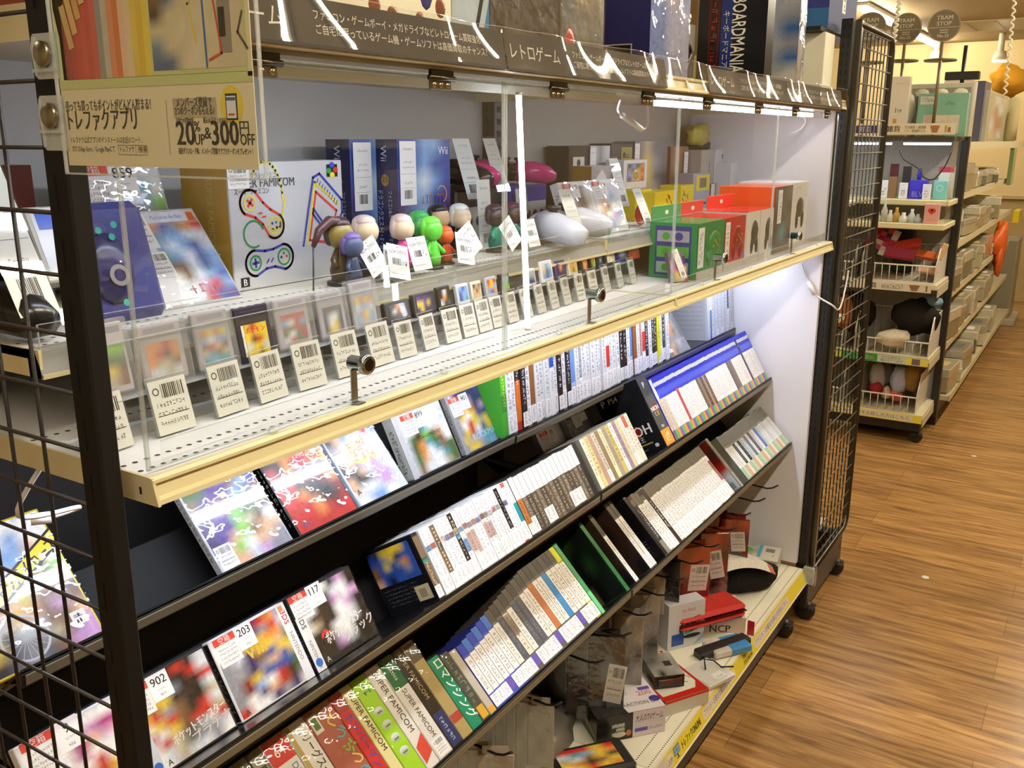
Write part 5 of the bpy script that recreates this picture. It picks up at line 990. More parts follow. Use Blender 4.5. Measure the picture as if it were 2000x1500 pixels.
for i, (px, y, rot, yaw, w_) in enumerate([((742, 520), .168, 20, 0, .042), ((775, 545), .162, -14, 0, .044), ((822, 530), .167, 0, 0, .044), ((905, 515), .175, -14, 0, .044), ((930, 495), .185, 22, 0, .042), ((1008, 495), .18, 24, 0, .044), ((1040, 480), .19, 0, 0, .040), ((760, 530), .171, -24, 0, .042)]):
    x = onY(*px, y).x; M = leanM(x-w_/2, y-.006, ZT+.008, 18, 0) @ R(rot, 'Z')
    m = MB(M); m.box(0, w_, 0, .05, -.0004, 0, '#ececec', 'm'); m.text('トレジャーファクトリー', w_*.08, .036, .0062, .0003, '#222', 'm', 'l', w_*.84, bold=.06); m.bars(w_*.2, .020, w_*.62, .030, .0003, '#333', 12, RG); m.marks(w_*.66, .020, w_*.9, .030, .0003, '#555', 2, RG, vert=False); m.marks(w_*.1, .006, w_*.8, .009, .0003, '#777', 9, RG, vert=False); m.disc(w_/2, .0465, .0012, .0012, .0003, '#555', n=8)
    solo(m, 'hang_tag', 'white paper shop tag lying before the toys, %s from the left' % nth(i), 'price tag', M @ V((w_/2, 0, 0)), 'hang tags of the toy figures')
# right half of the inner step
for (bl, h, d, n_, lab, rows) in (((1112, 455), .118, .02, '110', 'white-framed game case with number card 110 and copper art', ['zznnz', 'WznNt', 'ztnnz', 'zsnNn', 'znnsn']), ((1168, 470), .118, .02, '114', 'white-framed game case with a pale group picture, leaning on a gold box', ['zWtzz', 'zsWbz', 'WsnWz', 'zsWpb', 'zWbzW'])):
    x = onY(*bl, .225).x; face_game(leanM(x, .215, ZT+.001, 20, -2), .125, h, d, '#dcdcdc', ('#e2e2e2', 1, '#444'), rows, P0, lab, 'game case', 'handheld cases on the right of the inner step', None, (.012, h-.014, n_, .95), '#e2e2e2', 'B', .010)
boxed(.30, 1.405, 1.52, None, ZT, .05, 'gold-sided silver box in shiny wrap behind the leaning game case', 'game box', '#a9a9ac', lambda m, w_, h: (m.quad(0, 0, w_, h, .0003, '#9c9c9e', 'w'), m.poly([(w_*.1, h*.75), (w_*.45, h*.95), (w_*.9, h*.6), (w_*.5, h*.7)], .0006, '#d8d8da', 'g')), lambda m, w_, h: m.quad(0, 0, w_, h, .0002, '#a8843a', 'g'), z1=.262)
slip(leanM(1.50, .27, ZT+.045, 20, -8), .036, .115, 'white price slip leaning on the silver box, upper one'); slip(leanM(1.49, .20, ZT+.001, 26, -6), .036, .095, 'white price slip leaning before the silver box, lower one')
def amib(m, w_, h): m.quad(w_*.12, h*.25, w_*.88, h*.88, .0004, '#8d8f96', 'g'); m.pic(['dbNo', 'eNyr', 'btyo', 'utyr'], P0, w_*.16, h*.28, w_*.84, h*.84, .0006, 'B'); m.blob((w_*.5, h*.5, 0), (w_*.14, h*.2, .004), '#b09a54', 'g', 10, 6)
boxed(.33, (1218, 360), (1262, 370), (1240, 312), ZT+.076, .05, 'white window box with a golden figure, standing on the yellow boxes', 'toy box', '#dcdad2', amib)
def yel(seed):
    def f(m, w_, h):
        m.quad(0, 0, w_, h, .0002, '#e2cc22', 'g'); r_2 = random.Random(seed)
        for k in range(5): cx, cy = w_*r_2.uniform(.2, .8), h*r_2.uniform(.15, .85); m.poly([(cx-.012, cy+.006), (cx, cy+.002), (cx+.006, cy-.008), (cx-.002, cy-.006)], .0005, ['#c05a24', '#8a7a2a', '#a8402a'][k % 3], 'g')
    return f
boxed(.30, (1240, 425), (1271, 420), None, ZT, .075, 'yellow box with scattered red marks, leftmost of the yellow boxes', 'toy box', '#e2cc22', yel(1), z1=.1995, group='yellow boxes in the case')
boxed(.26, (1277, 430), (1319, 420), None, ZT, .05, 'yellow box with few marks, nearest of the yellow boxes', 'toy box', '#e2cc22', yel(5), z1=.195, group='yellow boxes in the case')
boxed(.30, (1327, 425), (1352, 420), None, ZT, .06, 'yellow box with a dark word, right of the acrylic joint', 'toy box', '#e2cc22', lambda m, w_, h: (yel(9)(m, w_, h), m.marks(w_*.1, h*.6, w_*.6, h*.72, .0007, '#5a4a1a', 3, RG, vert=False)), z1=.20, group='yellow boxes in the case')
x = onY(1252, 430, .24).x; m = MB(T(x, .24, ZT+.026) @ R(90, 'X')); m.lathe([(.0001, -.006), (.022, -.006), (.026, 0), (.022, .006), (.0001, .006)], '#c22a20', 'g', 24); m.disc(0, 0, .014, .014, .0063, '#2a1a18', 'g'); solo(m, 'toy_disc', 'round red and black toy disc before the yellow boxes', 'toy', (x, .24, ZT))
boxed(.34, (1352, 400), (1385, 392), None, ZT, .05, 'grey pack with a yellow window panel, right of the yellow boxes', 'toy box', '#a9a6ac', lambda m, w_, h: (m.quad(w_*.15, h*.5, w_*.95, h*.95, .0004, '#e2d228', 'g'), m.quad(w_*.35, h*.58, w_*.75, h*.86, .0006, '#7a6a4a', 'g'), m.quad(w_*.3, h*.1, w_*.8, h*.16, .0005, '#4a484e', 'g')), z1=.225)
boxed(.40, (1110, 340), (1150, 335), None, ZT, .06, 'black console box with a small square emblem in the back corner', 'console box', '#1d1b1c', lambda m, w_, h: (m.quad(w_*.2, h*.7, w_*.75, h*.86, .0004, '#cfcfc8', 'g'), m.disc(w_*.47, h*.78, .010, .010, .0006, '#333', 'g', 6)), z1=.305)
t, x0, x1, z1 = boxed(.40, (1152, 335), (1190, 330), None, ZT, .06, 'pale grey console box beside the black one at the back', 'console box', '#a9abab', lambda m, w_, h: m.pic(['zez', 'ete', 'zzE'], P0, 0, 0, w_, h, .0003, 'B'), z1=.305); label_strip(t, front((x0-.005, .397, .20)), .030, .10)
boxed(.40, (1192, 335), (1235, 330), None, ZT, .06, 'dark box with a gold striped panel at the back', 'game box', '#241f1d', lambda m, w_, h: (m.quad(w_*.45, h*.2, w_*.95, h*.95, .0003, '#8a8030', 'g'), m.marks(w_*.5, h*.25, w_*.9, h*.9, .0006, '#3a3410', 6, RG)), z1=.31)
t, x0, x1, z1 = boxed(.40, (1238, 340), (1302, 330), None, ZT, .06, 'grey box with a lamp-like picture at the back', 'game box', '#77736c', lambda m, w_, h: m.pic(['EtEE', 'EyeE', 'tyEk', 'ettE', 'EeEd'], P0, 0, 0, w_, h, .0003, 'B'), z1=.315); label_strip(t, front((x0-.004, .397, .215)), .030, .095)
t, x0, x1, z1 = boxed(.40, (1308, 340), (1342, 335), None, ZT, .06, 'tall orange brown box at the back, left of the joint upright', 'game box', '#8a5a30', lambda m, w_, h: m.pic(['nonn', 'ntnn', 'nRno', 'onyt'], P0, 0, 0, w_, h, .0003, 'B'), z1=.30); label_strip(t, front((x1-.034, .397, .175)), .030, .11)
t, x0, x1, z1 = boxed(.36, (1366, 385), (1391, 380), None, ZT, .06, 'plain beige console standing on end behind the red flap', 'console', '#a8a298', lambda m, w_, h: m.quad(w_*.6, h*.3, w_*.64, h*.8, .0004, '#2a2826'), z1=.29)
boxed(.36, (1392, 395), (1440, 385), None, ZT+.065, .06, 'white console box with a small picture, on top of the brown box', 'console box', '#d8dad8', lambda m, w_, h: (m.quad(w_*.25, h*.72, w_*.55, h*.86, .0004, '#6a6a70', 'g'), m.quad(w_*.3, h*.5, w_*.5, h*.64, .0004, '#4a5ab8', 'g'), m.quad(w_*.45, h*.1, w_*.95, h*.35, .0004, '#c2c4c2', 'g')), z1=.290)
t, x0, x1, z1 = boxed(.355, (1385, 395), (1424, 388), None, ZT, .06, 'brown box with a cookie-like picture under the white console box', 'game box', '#6a4424', lambda m, w_, h: m.pic(['nNn', 'ony', 'nNn', 'NnN'], P0, 0, 0, w_, h, .0003, 'B'), z1=ZT+.064); label_strip(t, front((x0+.004, .352, ZT+.004)), .030, .06)
t, x0, x1, z1 = boxed(.31, (1424, 395), (1484, 388), None, ZT, .06, 'white handheld console box with a sky-blue slab picture', 'console box', '#dedddd', lambda m, w_, h: (m.poly([(w_*.1, h*.35), (w_*.25, h*.62), (w_*.8, h*.52), (w_*.6, h*.16)], .0004, '#7ab4cc', 'g'), m.poly([(w_*.25, h*.62), (w_*.3, h*.8), (w_*.85, h*.72), (w_*.8, h*.52)], .0004, '#a9cbd8', 'g')), z1=.252); label_strip(t, front((x1-.09, .307, .165)), .028, .085)
t, x0, x1, z1 = boxed(.36, (1436, 300), (1486, 295), None, .2525, .05, 'red and yellow comic style box high at the back right', 'toy box', '#d8c23a', lambda m, w_, h: (m.pic(['ryry', 'yrro', 'rrsr', 'osrR', 'RwRr'], P0, 0, 0, w_, h, .0003, 'A'), m.text('ガン', w_*.2, h*.6, .022, .0006, '#e2c23a', 'g', 'l', bold=.08) if 0 else None), z1=.37); label_strip(t, front((x0+.004, .357, .27)), .026, .085)
m = MB(); c = onY(1365, 238, .42); m.blob((c.x, .42, .335), (.075, .03, .035), '#b8b02c', 'w', 14, 9, .5, 3); m.box(c.x-.01, c.x+.06, .40, .45, .292, .315, '#2a2624', 's', .004); solo(m, 'wrapped_toy', 'yellow plastic-wrapped bundle high at the back of the right case', 'toy', (c.x, .42, .292))
# boxes standing at the front right
def hangtop(t, x0, x1, y, z, c):
    m = MB(); m.box(x0, x1, y, y+.0015, z, z+.032, c, 'g', .0005); m.disc(0, 0, .001, .001, 0, c); part(m, 'hang_tab', t)
    m = MB(front(((x0+x1)/2, y-.0006, z+.016))); m.disc(0, 0, .010, .005, 0, '#d8d4cc', 'm', 14); part(m, 'hang_hole', t)
def grn(m, w_, h):
    m.quad(0, 0, w_, h, .0002, '#1f8a4a', 'g'); m.quad(w_*.12, h*.06, w_*.88, h*.94, .0004, '#2d3a8a', 'g')
    for k in range(3): m.quad(w_*.16, h*(.10+.28*k), w_*.84, h*(.30+.28*k), .0006, ['#8fb0a0', '#5ab04a', '#a8aab8'][k], 'g'); m.disc(w_*.35, h*(.2+.28*k), .009, .008, .0008, '#4aa03a', 'g'); m.disc(w_*.62, h*(.2+.28*k), .010, .009, .0008, ['#3a9a48', '#62b850', '#3a3f8a'][k], 'g')
def padfront(c, bgc, strip=True):
    def f(m, w_, h):
        m.quad(0, 0, w_, h, .0002, bgc, 'g'); m.quad(0, 0, w_, h*.14, .0004, '#cfcac2', 'g')
        m.blob((w_*.64, h*.58, 0), (w_*.24, h*.25, .004), c, 'g', 14, 8)
        for k in (-1, 1): m.blob((w_*.64+k*w_*.16, h*.34, 0), (w_*.09, h*.18, .004), c, 'g', 10, 6)
        for k in range(5): m.disc(w_*(.52+.06*k), h*(.55+.05*((k*2) % 3)), .003, .003, .0045, '#c9b03a' if bgc != '#d2cdc6' else '#4a4a4e', 'g', 8)
        if strip: m.quad(w_*.03, h*.2, w_*.24, h*.92, .0006, '#d9d9da'); m.marks(w_*.06, h*.25, w_*.2, h*.85, .0008, '#77777c', 7, RG)
        m.disc(w_*.9, h*.22, .006, .008, .0008, '#3a72b8', 'g', 12)
    return f
t, a, b, z1 = boxed(.05, 1.42, 1.585, None, ZB, .11, 'green boxed game pad with picture panels on its side', 'controller box', '#1f8a4a', padfront('#2f7a3c', '#1c7a44'), grn, z1=.146, group='boxed pads at the front of the case'); hangtop(t, a, b, .158, .146, '#2a8a52')
t, a, b, z1 = boxed(.05, 1.589, 1.728, None, ZB, .11, 'red boxed game pad beside the green one', 'controller box', '#b8281e', padfront('#8a1d18', '#b02a20'), z1=.146, group='boxed pads at the front of the case'); hangtop(t, a, b, .158, .146, '#c23a30')
t, a, b, z1 = boxed(.05, 1.732, 1.840, None, ZB, .11, 'white box with a big dark grey pad, left one of the pair', 'controller box', '#cfc9c2', padfront('#3f3d3c', '#d2cdc6', False), z1=.150, group='boxed pads at the front of the case'); m = MB(); m.box(a, b+.11, .05, .16, .1502, .1508, '#c8342c', 'g'); part(m, 'red_top', t)
t, a, b, z1 = boxed(.05, 1.844, 1.950, None, ZB, .11, 'white box with a big dark grey pad, right one of the pair', 'controller box', '#cfc9c2', padfront('#3f3d3c', '#d2cdc6', False), z1=.1498, group='boxed pads at the front of the case'); hangtop(t, a-.09, b, .158, .1515, '#d0342a')
boxed(.055, 1.965, 2.125, None, ZB, .15, 'orange sided box with a dark pad picture on the front', 'controller box', '#e0521e', lambda m, w_, h: (m.quad(0, 0, w_, h, .0002, '#3a322e', 'g'), m.pic(['EkE', 'kEk', 'NkE', 'kcN', 'kkk'], P0, w_*.02, h*.02, w_*.98, h*.98, .0004, 'B'), m.quad(w_*.2, h*.45, w_*.42, h*.95, .0007, '#d9d9da'), m.marks(w_*.23, h*.5, w_*.39, h*.9, .0009, '#77777c', 7, RG)), z1=.200)
boxed(.065, 2.150, 2.320, None, ZB, .15, 'white box with a black game pad picture at the right end of the case', 'controller box', '#dcdade', lambda m, w_, h: (m.quad(w_*.02, h*.02, w_*.98, h*.98, .0003, '#cfccc8', 'g'), m.marks(w_*.25, h*.88, w_*.6, h*.93, .0005, '#77757a', 6, RG, vert=False), m.blob((w_*.55, h*.60, 0), (w_*.22, h*.16, .004), '#2a2828', 'g', 14, 8), [m.blob((w_*(.55+.16*k), h*.42, 0), (w_*.08, h*.16, .004), '#2a2828', 'g', 10, 6) for k in (-1, 1)]), z1=.205)
# cables
def cable(pts, r, label, col='#dcdad8', name='led_cable', plug=None):
    P = [V(p) for p in pts]; out = []
    for i in range(len(P)-1):
        p0, p1, p2, p3 = P[max(i-1, 0)], P[i], P[i+1], P[min(i+2, len(P)-1)]
        for k in range(6):
            u = k/6; out.append(.5*((2*p1)+(p2-p0)*u+(2*p0-5*p1+4*p2-p3)*u*u+(3*p1-p0-3*p2+p3)*u**3))
    out.append(P[-1]); m = MB(); m.tube(out, r, col, 's', 8)
    if plug: m.tube([P[plug], P[plug+1]], r*2.6, col, 's', 10)
    return solo(m, name, label, 'cable', P[0])
cable([onY(1212, 196, .07), onY(1207, 215, .07), onY(1216, 226, .066), onY(1252, 252, .066), onY(1265, 240, .07), onY(1263, 200, .07)], .0022, 'white cable loop with a wrapped connector under the canopy joint', plug=2)
cable([onX(1566, 515, 2.392), onX(1570, 530, 2.392), onX(1578, 550, 2.392), onX(1592, 575, 2.392), V((2.398, -.012, -.165)), V((2.44, -.022, -.185)), V((2.50, -.018, -.17)), V((2.56, -.012, -.12)), V((2.575, -.012, -.08))], .0028, 'white led cable drooping from the right end of the price rail', plug=2)
cable([V((.02, .20, .002)), V((-.0, .23, -.06)), onY(155, 990, .25), onY(100, 1010, .27), onY(60, 1015, .28)], .0026, 'short white cable with a plug hanging behind the mesh', plug=3)
cable([onX(1563, 222, 2.37), onX(1573, 238, 2.37), onX(1560, 255, 2.36), onX(1540, 262, 2.36)], .0022, 'white cable end under the right end of the canopy')
# ------------------------------------------------------------------ hanging poster at the near left post
PX = -.046
t = thing('hanging_poster', 'cream shop poster in a clear hard sleeve clipped to the near left upright', 'poster', (PX, -.10, .295))
PM = LX((PX, .0, .300)); pw, ph = .2085, .297
m = MB(PM); PC = '#d8cfae'; m.box(0, pw, 0, ph, -.0006, 0, PC, 'm'); z = .0003
m.quad(0, ph*.188, pw, ph*.21, z, '#bcc389'); m.quad(pw*.98, ph*.2, pw, ph, z, PC)
m.quad(0, ph*.21, .010, ph, z, '#c9d0a4')
hc = ['#c9a86a', '#d0b070', '#c2a060', '#d2b478', '#bf9c5c']; gc = ['#7a2a2c', '#9c3634', '#a8403c', '#b8483f', '#c25048', '#b84a44', '#c05a50', '#8d8d8a', '#b8b2a4', '#d08a6a', '#c9743a', '#d8b89a', '#d8c2a0', '#d6be52', '#d2b43a', '#dcc64a']
n = len(gc); ph0 = ph*.211
for i in range(n):
    x0, x1 = .006+.104*i/n, .006+.104*(i+1.15)/n; sh = ph0+.030+.012*min(i, 6)*.9
    m.poly([(x0, ph0), (min(x1, .110), ph0), (min(x1, .110), ph0+.2), (x0-.004, ph0+.2), (x0-.004, sh+.02), (x0, sh)], z+.0001*i/n, gc[i], 'B')
for i in range(7):
    a = .006+.104*(i*.9)/n-.002; b = ph0+.055+.010*i
    m.line([(a-.016+k*.008, b+.052-.052*(k/3)**1.6) for k in range(5)], .0065, z+.0004+.0001*i, hc[i % 5], 'B')
m.quad(.110, ph0, pw*.985, ph*.62, z+.0002, '#bcc389')
m.pic(['ztEttzz', 'bztttze', 'nBttztt', 'Nttztzt', 'ttztztt', 'bttztzt', 'BBtztttn'[:7]], {**P0, 't': '#c9bd9c', 'z': '#cfc6aa', 'E': '#6a6a5e', 'b': '#6a8098', 'B': '#4a6488'}, .112, ph0+.003, pw*.975, ph0+.074, z+.0004, 'B')
m.pic(['tktkt', 'krktt', 'ttkrk', 'ktktt'], {**P0, 't': '#c2b692', 'k': '#4a4238', 'r': '#b84a3a'}, .112, ph0+.078, pw*.975, ph*.6, z+.0004, 'B')
for c, pts in (('#c2503a', [(.168, .052), (.176, .052), (.182, .012), (.170, .008)]), ('#d2c24a', [(.160, .056), (.152, .044), (.158, .020)]), ('#3a6a9a', [(.166, .060), (.167, .004)]), ('#4a9a6a', [(.158, .062), (.166, .068), (.172, .062)]), ('#5a4a48', [(.203, .036), (.198, .024), (.206, .014)])): m.line([(a, ph0+b) for a, b in pts], .0018, z+.0007, c, 'm')
m.quad(.180, ph0+.012, .192, ph0+.050, z+.0006, '#8a8474'); m.quad(.181, ph0+.022, .187, ph0+.040, z+.0008, '#332e2a')
TC = '#4a4234'
m.text('売っても買ってもポイントがどんどん貯まる！', .004, ph*.137, .0062, z, TC, 'm', 'l', .100, bold=.06)
m.text('トレファクアプリ', .005, ph*.092, .0125, z, '#3a332a', 'm', 'l', .082, bold=.06); m.text('トレファク公式アプリのインストールは右記のコード、', .006, ph*.058, .0038, z, TC, 'm', 'l', .085); m.text('またはApp Store、Google Playにて', .007, ph*.036, .0038, z, TC, 'm', 'l', .052)
m.line([(.063, ph*.029), (.096, ph*.029), (.096, ph*.052), (.063, ph*.052)], .0004, z, '#8a8068', closed=True); m.text('トレファク', .065, ph*.036, .0038, z, TC, 'm', 'l', .016); m.text('検索', .086, ph*.036, .0038, z, TC, 'm', 'l'); m.line([(.083, ph*.029), (.083, ph*.052)], .0004, z, '#8a8068')
m.quad(.1205, ph*.03, .1212, ph*.155, z, '#9c927a'); m.quad(.128, ph*.115, .172, ph*.158, z, '#b0a68c'); m.text('メンバーズ登録で', .150, ph*.140, .0052, z+.0003, TC, 'm', 'c', .036, bold=.05); m.text('2つのクーポンもらえる♪', .150, ph*.122, .0048, z+.0003, TC, 'm', 'c', .040, bold=.05)
m.disc(.187, ph*.140, .011, .0125, z, '#dcc84a'); m.box(.1815, .1925, ph*.108, ph*.165, z, z+.0002, '#3a342c'); m.quad(.1825, ph*.112, .1915, ph*.160, z+.0004, '#d8dce0'); m.quad(.1825, ph*.150, .1915, ph*.157, z+.0006, '#4a6a9a'); m.quad(.184, ph*.118, .190, ph*.122, z+.0006, '#b84a3a')
m.text('店頭での買取金額', .130, ph*.103, .0030, z, TC, 'm', 'l', .018, bold=.06); m.text('税込301円以上のお会計から', .158, ph*.103, .0030, z, TC, 'm', 'l', .030, bold=.06)
m.text('20', .129, ph*.054, .0165, z, '#3a332a', 'm', 'l', .0185, bold=.07); m.text('%', .148, ph*.084, .007, z, '#3a332a', 'm', 'l', bold=.05); m.text('UP', .148, ph*.054, .0075, z, '#3a332a', 'm', 'l', .010, bold=.05); m.text('&', .1615, ph*.068, .008, z, '#3a332a', 'm', 'c', bold=.05); m.text('300', .165, ph*.054, .0165, z, '#3a332a', 'm', 'l', .026, bold=.07); m.text('円', .193, ph*.078, .0075, z, '#3a332a', 'm', 'l', bold=.05); m.text('OFF', .193, ph*.054, .0075, z, '#3a332a', 'm', 'l', .0135, bold=.05)
m.text('初回ダウンロード後、メンバーズ登録でアプリクーポンをプレゼント！', .130, ph*.034, .0034, z, TC, 'm', 'l', .074, bold=.05)
part(m, 'paper', t)
m = MB(PM); m.face([(-.004, -.006, .0012), (pw+.007, -.006, .0012), (pw+.007, ph+.004, .0012), (-.004, ph+.004, .0012)], '#fff', 'a')
for a, b, c, d in ((-.0045, pw+.0075, -.0068, -.0055), (-.0045, -.0035, -.006, ph), (pw+.0062, pw+.0075, -.006, ph)): m.box(a, b, c, d, -.0014, .0014, '#fff', 'q')
m.box(pw, pw+.004, 0, ph, .0011, .0013, '#fff', 'q') if 0 else None
part(m, 'clear_sleeve', t)
for zc, lo in ((.079, .012), (.034, .020)):
    m = MB(PM); m.prism([(-.024, zc+.018), (-.028, zc+.010), (-.026, zc-lo), (-.022, zc-lo-.003), (.003, zc-lo-.003), (.003, zc+.018)], .0016, .0030, '#fff', 'q'); m.box(-.0235, -.0205, zc-lo, zc+.016, .003, .0045, '#fff', 'q'); m.box(-.026, .003, zc-.010, zc-.0075, .003, .005, '#fff', 'q')
    k = part(m, 'clear_clip', t); m = MB(PM @ T(-.011, zc+.003, .003)); m.lathe([(.0001, 0), (.0095, 0), (.0095, .003), (.0085, .004), (.0001, .004)], '#9a9484', 'b', 20); sub(m, 'magnet', k, t)

# ------------------------------------------------------------------ stock on top of the canopy
ZP = .4315
def topbox(xf0, xf1, y, depth, h, label, cat, body, fr=None, lf=None, mat='g', wrap=False, name='product_box', z0=ZP):
    t, a, b, z1 = boxed(y, xf0, xf1, None, z0, depth, label, cat, body, fr, lf, name, None, mat, .0015, z0+h)
    if wrap:
        m = MB(); m.box(a-.002, b+.002, y-.002, y+depth+.002, z0+.0002, z1+.003, '#fff', 'p'); part(m, 'clear_wrap', t)
    return t
def blobs(seed, cols, n):
    def f(m, w_, h):
        r_2 = random.Random(seed)
        for k in range(n): m.blob((w_*r_2.uniform(.15, .85), h*r_2.uniform(.1, .9), 0), (w_*r_2.uniform(.04, .10), h*r_2.uniform(.05, .14), .0012), cols[k % len(cols)], 'g', 10, 6)
    return f
topbox(.02, .16, .06, .3, .25, 'red box at the left end on top of the canopy, above the mesh panel', 'product box', '#8a3a28')
topbox(.20, .518, .04, .30, .26, 'large cream box with brown and blue shapes on top of the canopy', 'product box', '#d8d2bc', lambda m, w_, h: (m.quad(0, 0, w_, h, .0002, '#d4cdb4', 'g'), [m.blob((w_*a, h*b, 0), (w_*c, h*d, .001), e, 'g', 12, 6) for a, b, c, d, e in ((.60, .28, .05, .11, '#2e2f62'), (.84, .26, .05, .12, '#2e2f62'), (.54, .13, .035, .05, '#6a3a20'), (.64, .10, .035, .045, '#6a3a20'), (.80, .09, .035, .05, '#6a3a20'), (.93, .17, .035, .05, '#6a3a20'), (.74, .25, .03, .06, '#e2dfd6'))]))
topbox(.522, .606, .042, .28, .26, 'grey-blue box beside the cream box on the canopy', 'product box', '#8a97a0', lambda m, w_, h: (m.quad(0, 0, w_, h, .0002, '#93a0a8', 'B'), m.poly([(w_*.6, 0), (w_, h*.4), (w_, h*.5), (w_*.5, 0)], .0004, '#2a2624', 'g'), m.poly([(w_*.75, 0), (w_, 0), (w_, h*.25)], .0006, '#3a6a90', 'g')))
t = topbox(.612, .80, .045, .24, .26, 'black bundle in crinkled clear plastic on the canopy', 'wrapped product', '#2b2822', None, None, 'w', True)
t = topbox(.805, .945, .045, .22, .26, 'tan and gold product in crinkled plastic beside the black bundle', 'wrapped product', '#8d7c56', lambda m, w_, h: (m.pic(['tEy', 'nyt', 'Eyt', 'Eee', 'EeE'], {**P0, 'y': '#a08a4a', 't': '#8a7c62', 'e': '#6a675c'}, 0, 0, w_, h, .0003, 'w'), m.blob((w_*.2, h*.12, 0), (w_*.12, h*.09, .003), '#9c4034', 'g', 10, 6)), None, 'w', True)
def psl(m, w_, h):
    m.quad(0, 0, w_, h, .0002, '#1e1f5c', 'g'); m.quad(0, 0, w_*.28, h, .0003, '#1c3480', 'g'); m.quad(w_*.45, h*.0, w_*.85, h*.20, .0004, '#b8b4a8', 'g'); m.quad(w_*.46, 0, w_*.84, h*.193, .0006, '#141312', 'g'); m.poly([(w_*.58, h*.06), (w_*.78, h*.07), (w_*.80, h*.10), (w_*.58, h*.09)], .0008, '#c2352a', 'g'); m.ring(w_*.60, h*.12, .008, .012, .0008, '#d8c23a', 'g', 12); m.quad(w_*.2, h*.08, w_*.27, h*.22, .0006, '#c9c4b4', 'g'); m.disc(w_*.25, h*.93, .02, .02, .0006, '#4a2e1e', 'g', 7); m.disc(w_*.25, h*.93, .008, .008, .0008, '#d8d0c0', 'g')
def psf(m, w_, h): m.pic(['bBnrn', 'BnWnb', 'bbWnb', 'bbezz', 'bBzze', 'bbeez'], {**P0, 'b': '#4468a8', 'B': '#3a5aa0', 'r': '#8a4438', 'n': '#6a4a40', 'W': '#a89a90', 'z': '#8a90b0', 'e': '#7a80a0'}, 0, 0, w_, h, .0003, 'B')
topbox(1.115, 1.295, .04, .22, .27, 'dark blue boxed game machine with a small black logo square', 'product box', '#22285e', psf, psl, wrap=True)
t = topbox(1.32, 1.43, .10, .2, .12, 'black bag-like bundle between the blue box and the black box', 'bag', '#1d1b19'); m = MB()
for k in range(4): m.tube([(1.36+.03*cos(a), .085-.004*k, ZP+.022+.012*k+.018*sin(a)) for a in [pi*q/8 for q in range(17)]], .004, '#171615', 's', 6)
part(m, 'coiled_cord', t)
topbox(1.345, 1.42, .30, .1, .30, 'tan box with a green label behind the black bundle', 'product box', '#a08c5c', lambda m, w_, h: (m.quad(0, h*.15, w_, h*.62, .0003, '#cfcab6', 'g'), m.quad(w_*.2, h*.25, w_*.95, h*.5, .0005, '#2c8a66', 'g')))
def kbs(m, w_, h):
    m.quad(0, 0, w_, h, .0002, '#16161a', 'g'); m.quad(w_*.16, 0, w_*.32, h, .0003, '#4a1618', 'g'); m.quad(w_*.185, 0, w_*.295, h, .0005, '#2a1214', 'g'); m.marks(w_*.19, h*.05, w_*.29, h*.95, .0007, '#8a2a24', 14, RG); m.quad(w_*.34, 0, w_*.52, h, .0003, '#1a2c6a', 'g')
    m.text('KEYBOARDMANIA', w_*.50, h*.93, .034, .0008, '#d6d2c6', 'g', 'l', h*.78, rot=-90, bold=.04); m.text('キーボードマニア', w_*.38, h*.66, .013, .0008, '#c9c6bc', 'g', 'l', h*.46, rot=-90)
topbox(1.745, 1.80, .035, .165, .27, 'tall black box with vertical white lettering and a dark red stripe', 'product box', '#17171b', lambda m, w_, h: m.quad(0, 0, w_, h, .0002, '#19191d', 'g'), kbs)
def wr(m, w_, h): m.pic(['zbzBz', 'ebzbz', 'dzWze', 'eBdzB', 'zzWze', 'ptzzB', 'tpzeW', 'EzpzW'], {**P0, 'z': '#a8aab0', 'W': '#c9c8c0', 'b': '#6a94b4', 'B': '#2a5a94', 'd': '#2c3a60', 'p': '#a09098'}, 0, 0, w_, h, .0003, 'w')
topbox(2.02, 2.075, .04, .27, .29, 'blue and white boxes bundled in shiny wrap next to the tall black box', 'wrapped product', '#8a98a8', wr, wr, 'w', True)
t = topbox(2.300, 2.40, .045, .33, .178, 'plain off-white carton at the right end of the canopy', 'carton', '#cfcab4', None, None, 'm')
topbox(2.26, 2.64, .05, .34, .012, 'black slab standing in for the shadowed bottom of the dark blue console box', 'tray', '#1d1a18', None, None, 's', z0=ZP+.1785)  # flat slab standing in for the shadowed dark bottom of the console box
topbox(2.345, 2.665, .055, .30, .14, 'dark blue console box with a small white tag, topmost at the right end', 'console box', '#2c3350', lambda m, w_, h: (m.quad(0, 0, w_, h, .0002, '#3a4362', 'm'), m.quad(w_*.46, h*.40, w_*.58, h*.84, .0004, '#d6d0bc', 'm'), m.text('Pro', w_*.50, h*.80, .032, .0007, '#333', 'm', 'l', h*.36, rot=-90)), lambda m, w_, h: (m.quad(0, 0, w_, h, .0002, '#27306a', 'm'), m.quad(0, 0, w_, h*.4, .0004, '#2a5a86', 'm')), z0=ZP+.191)

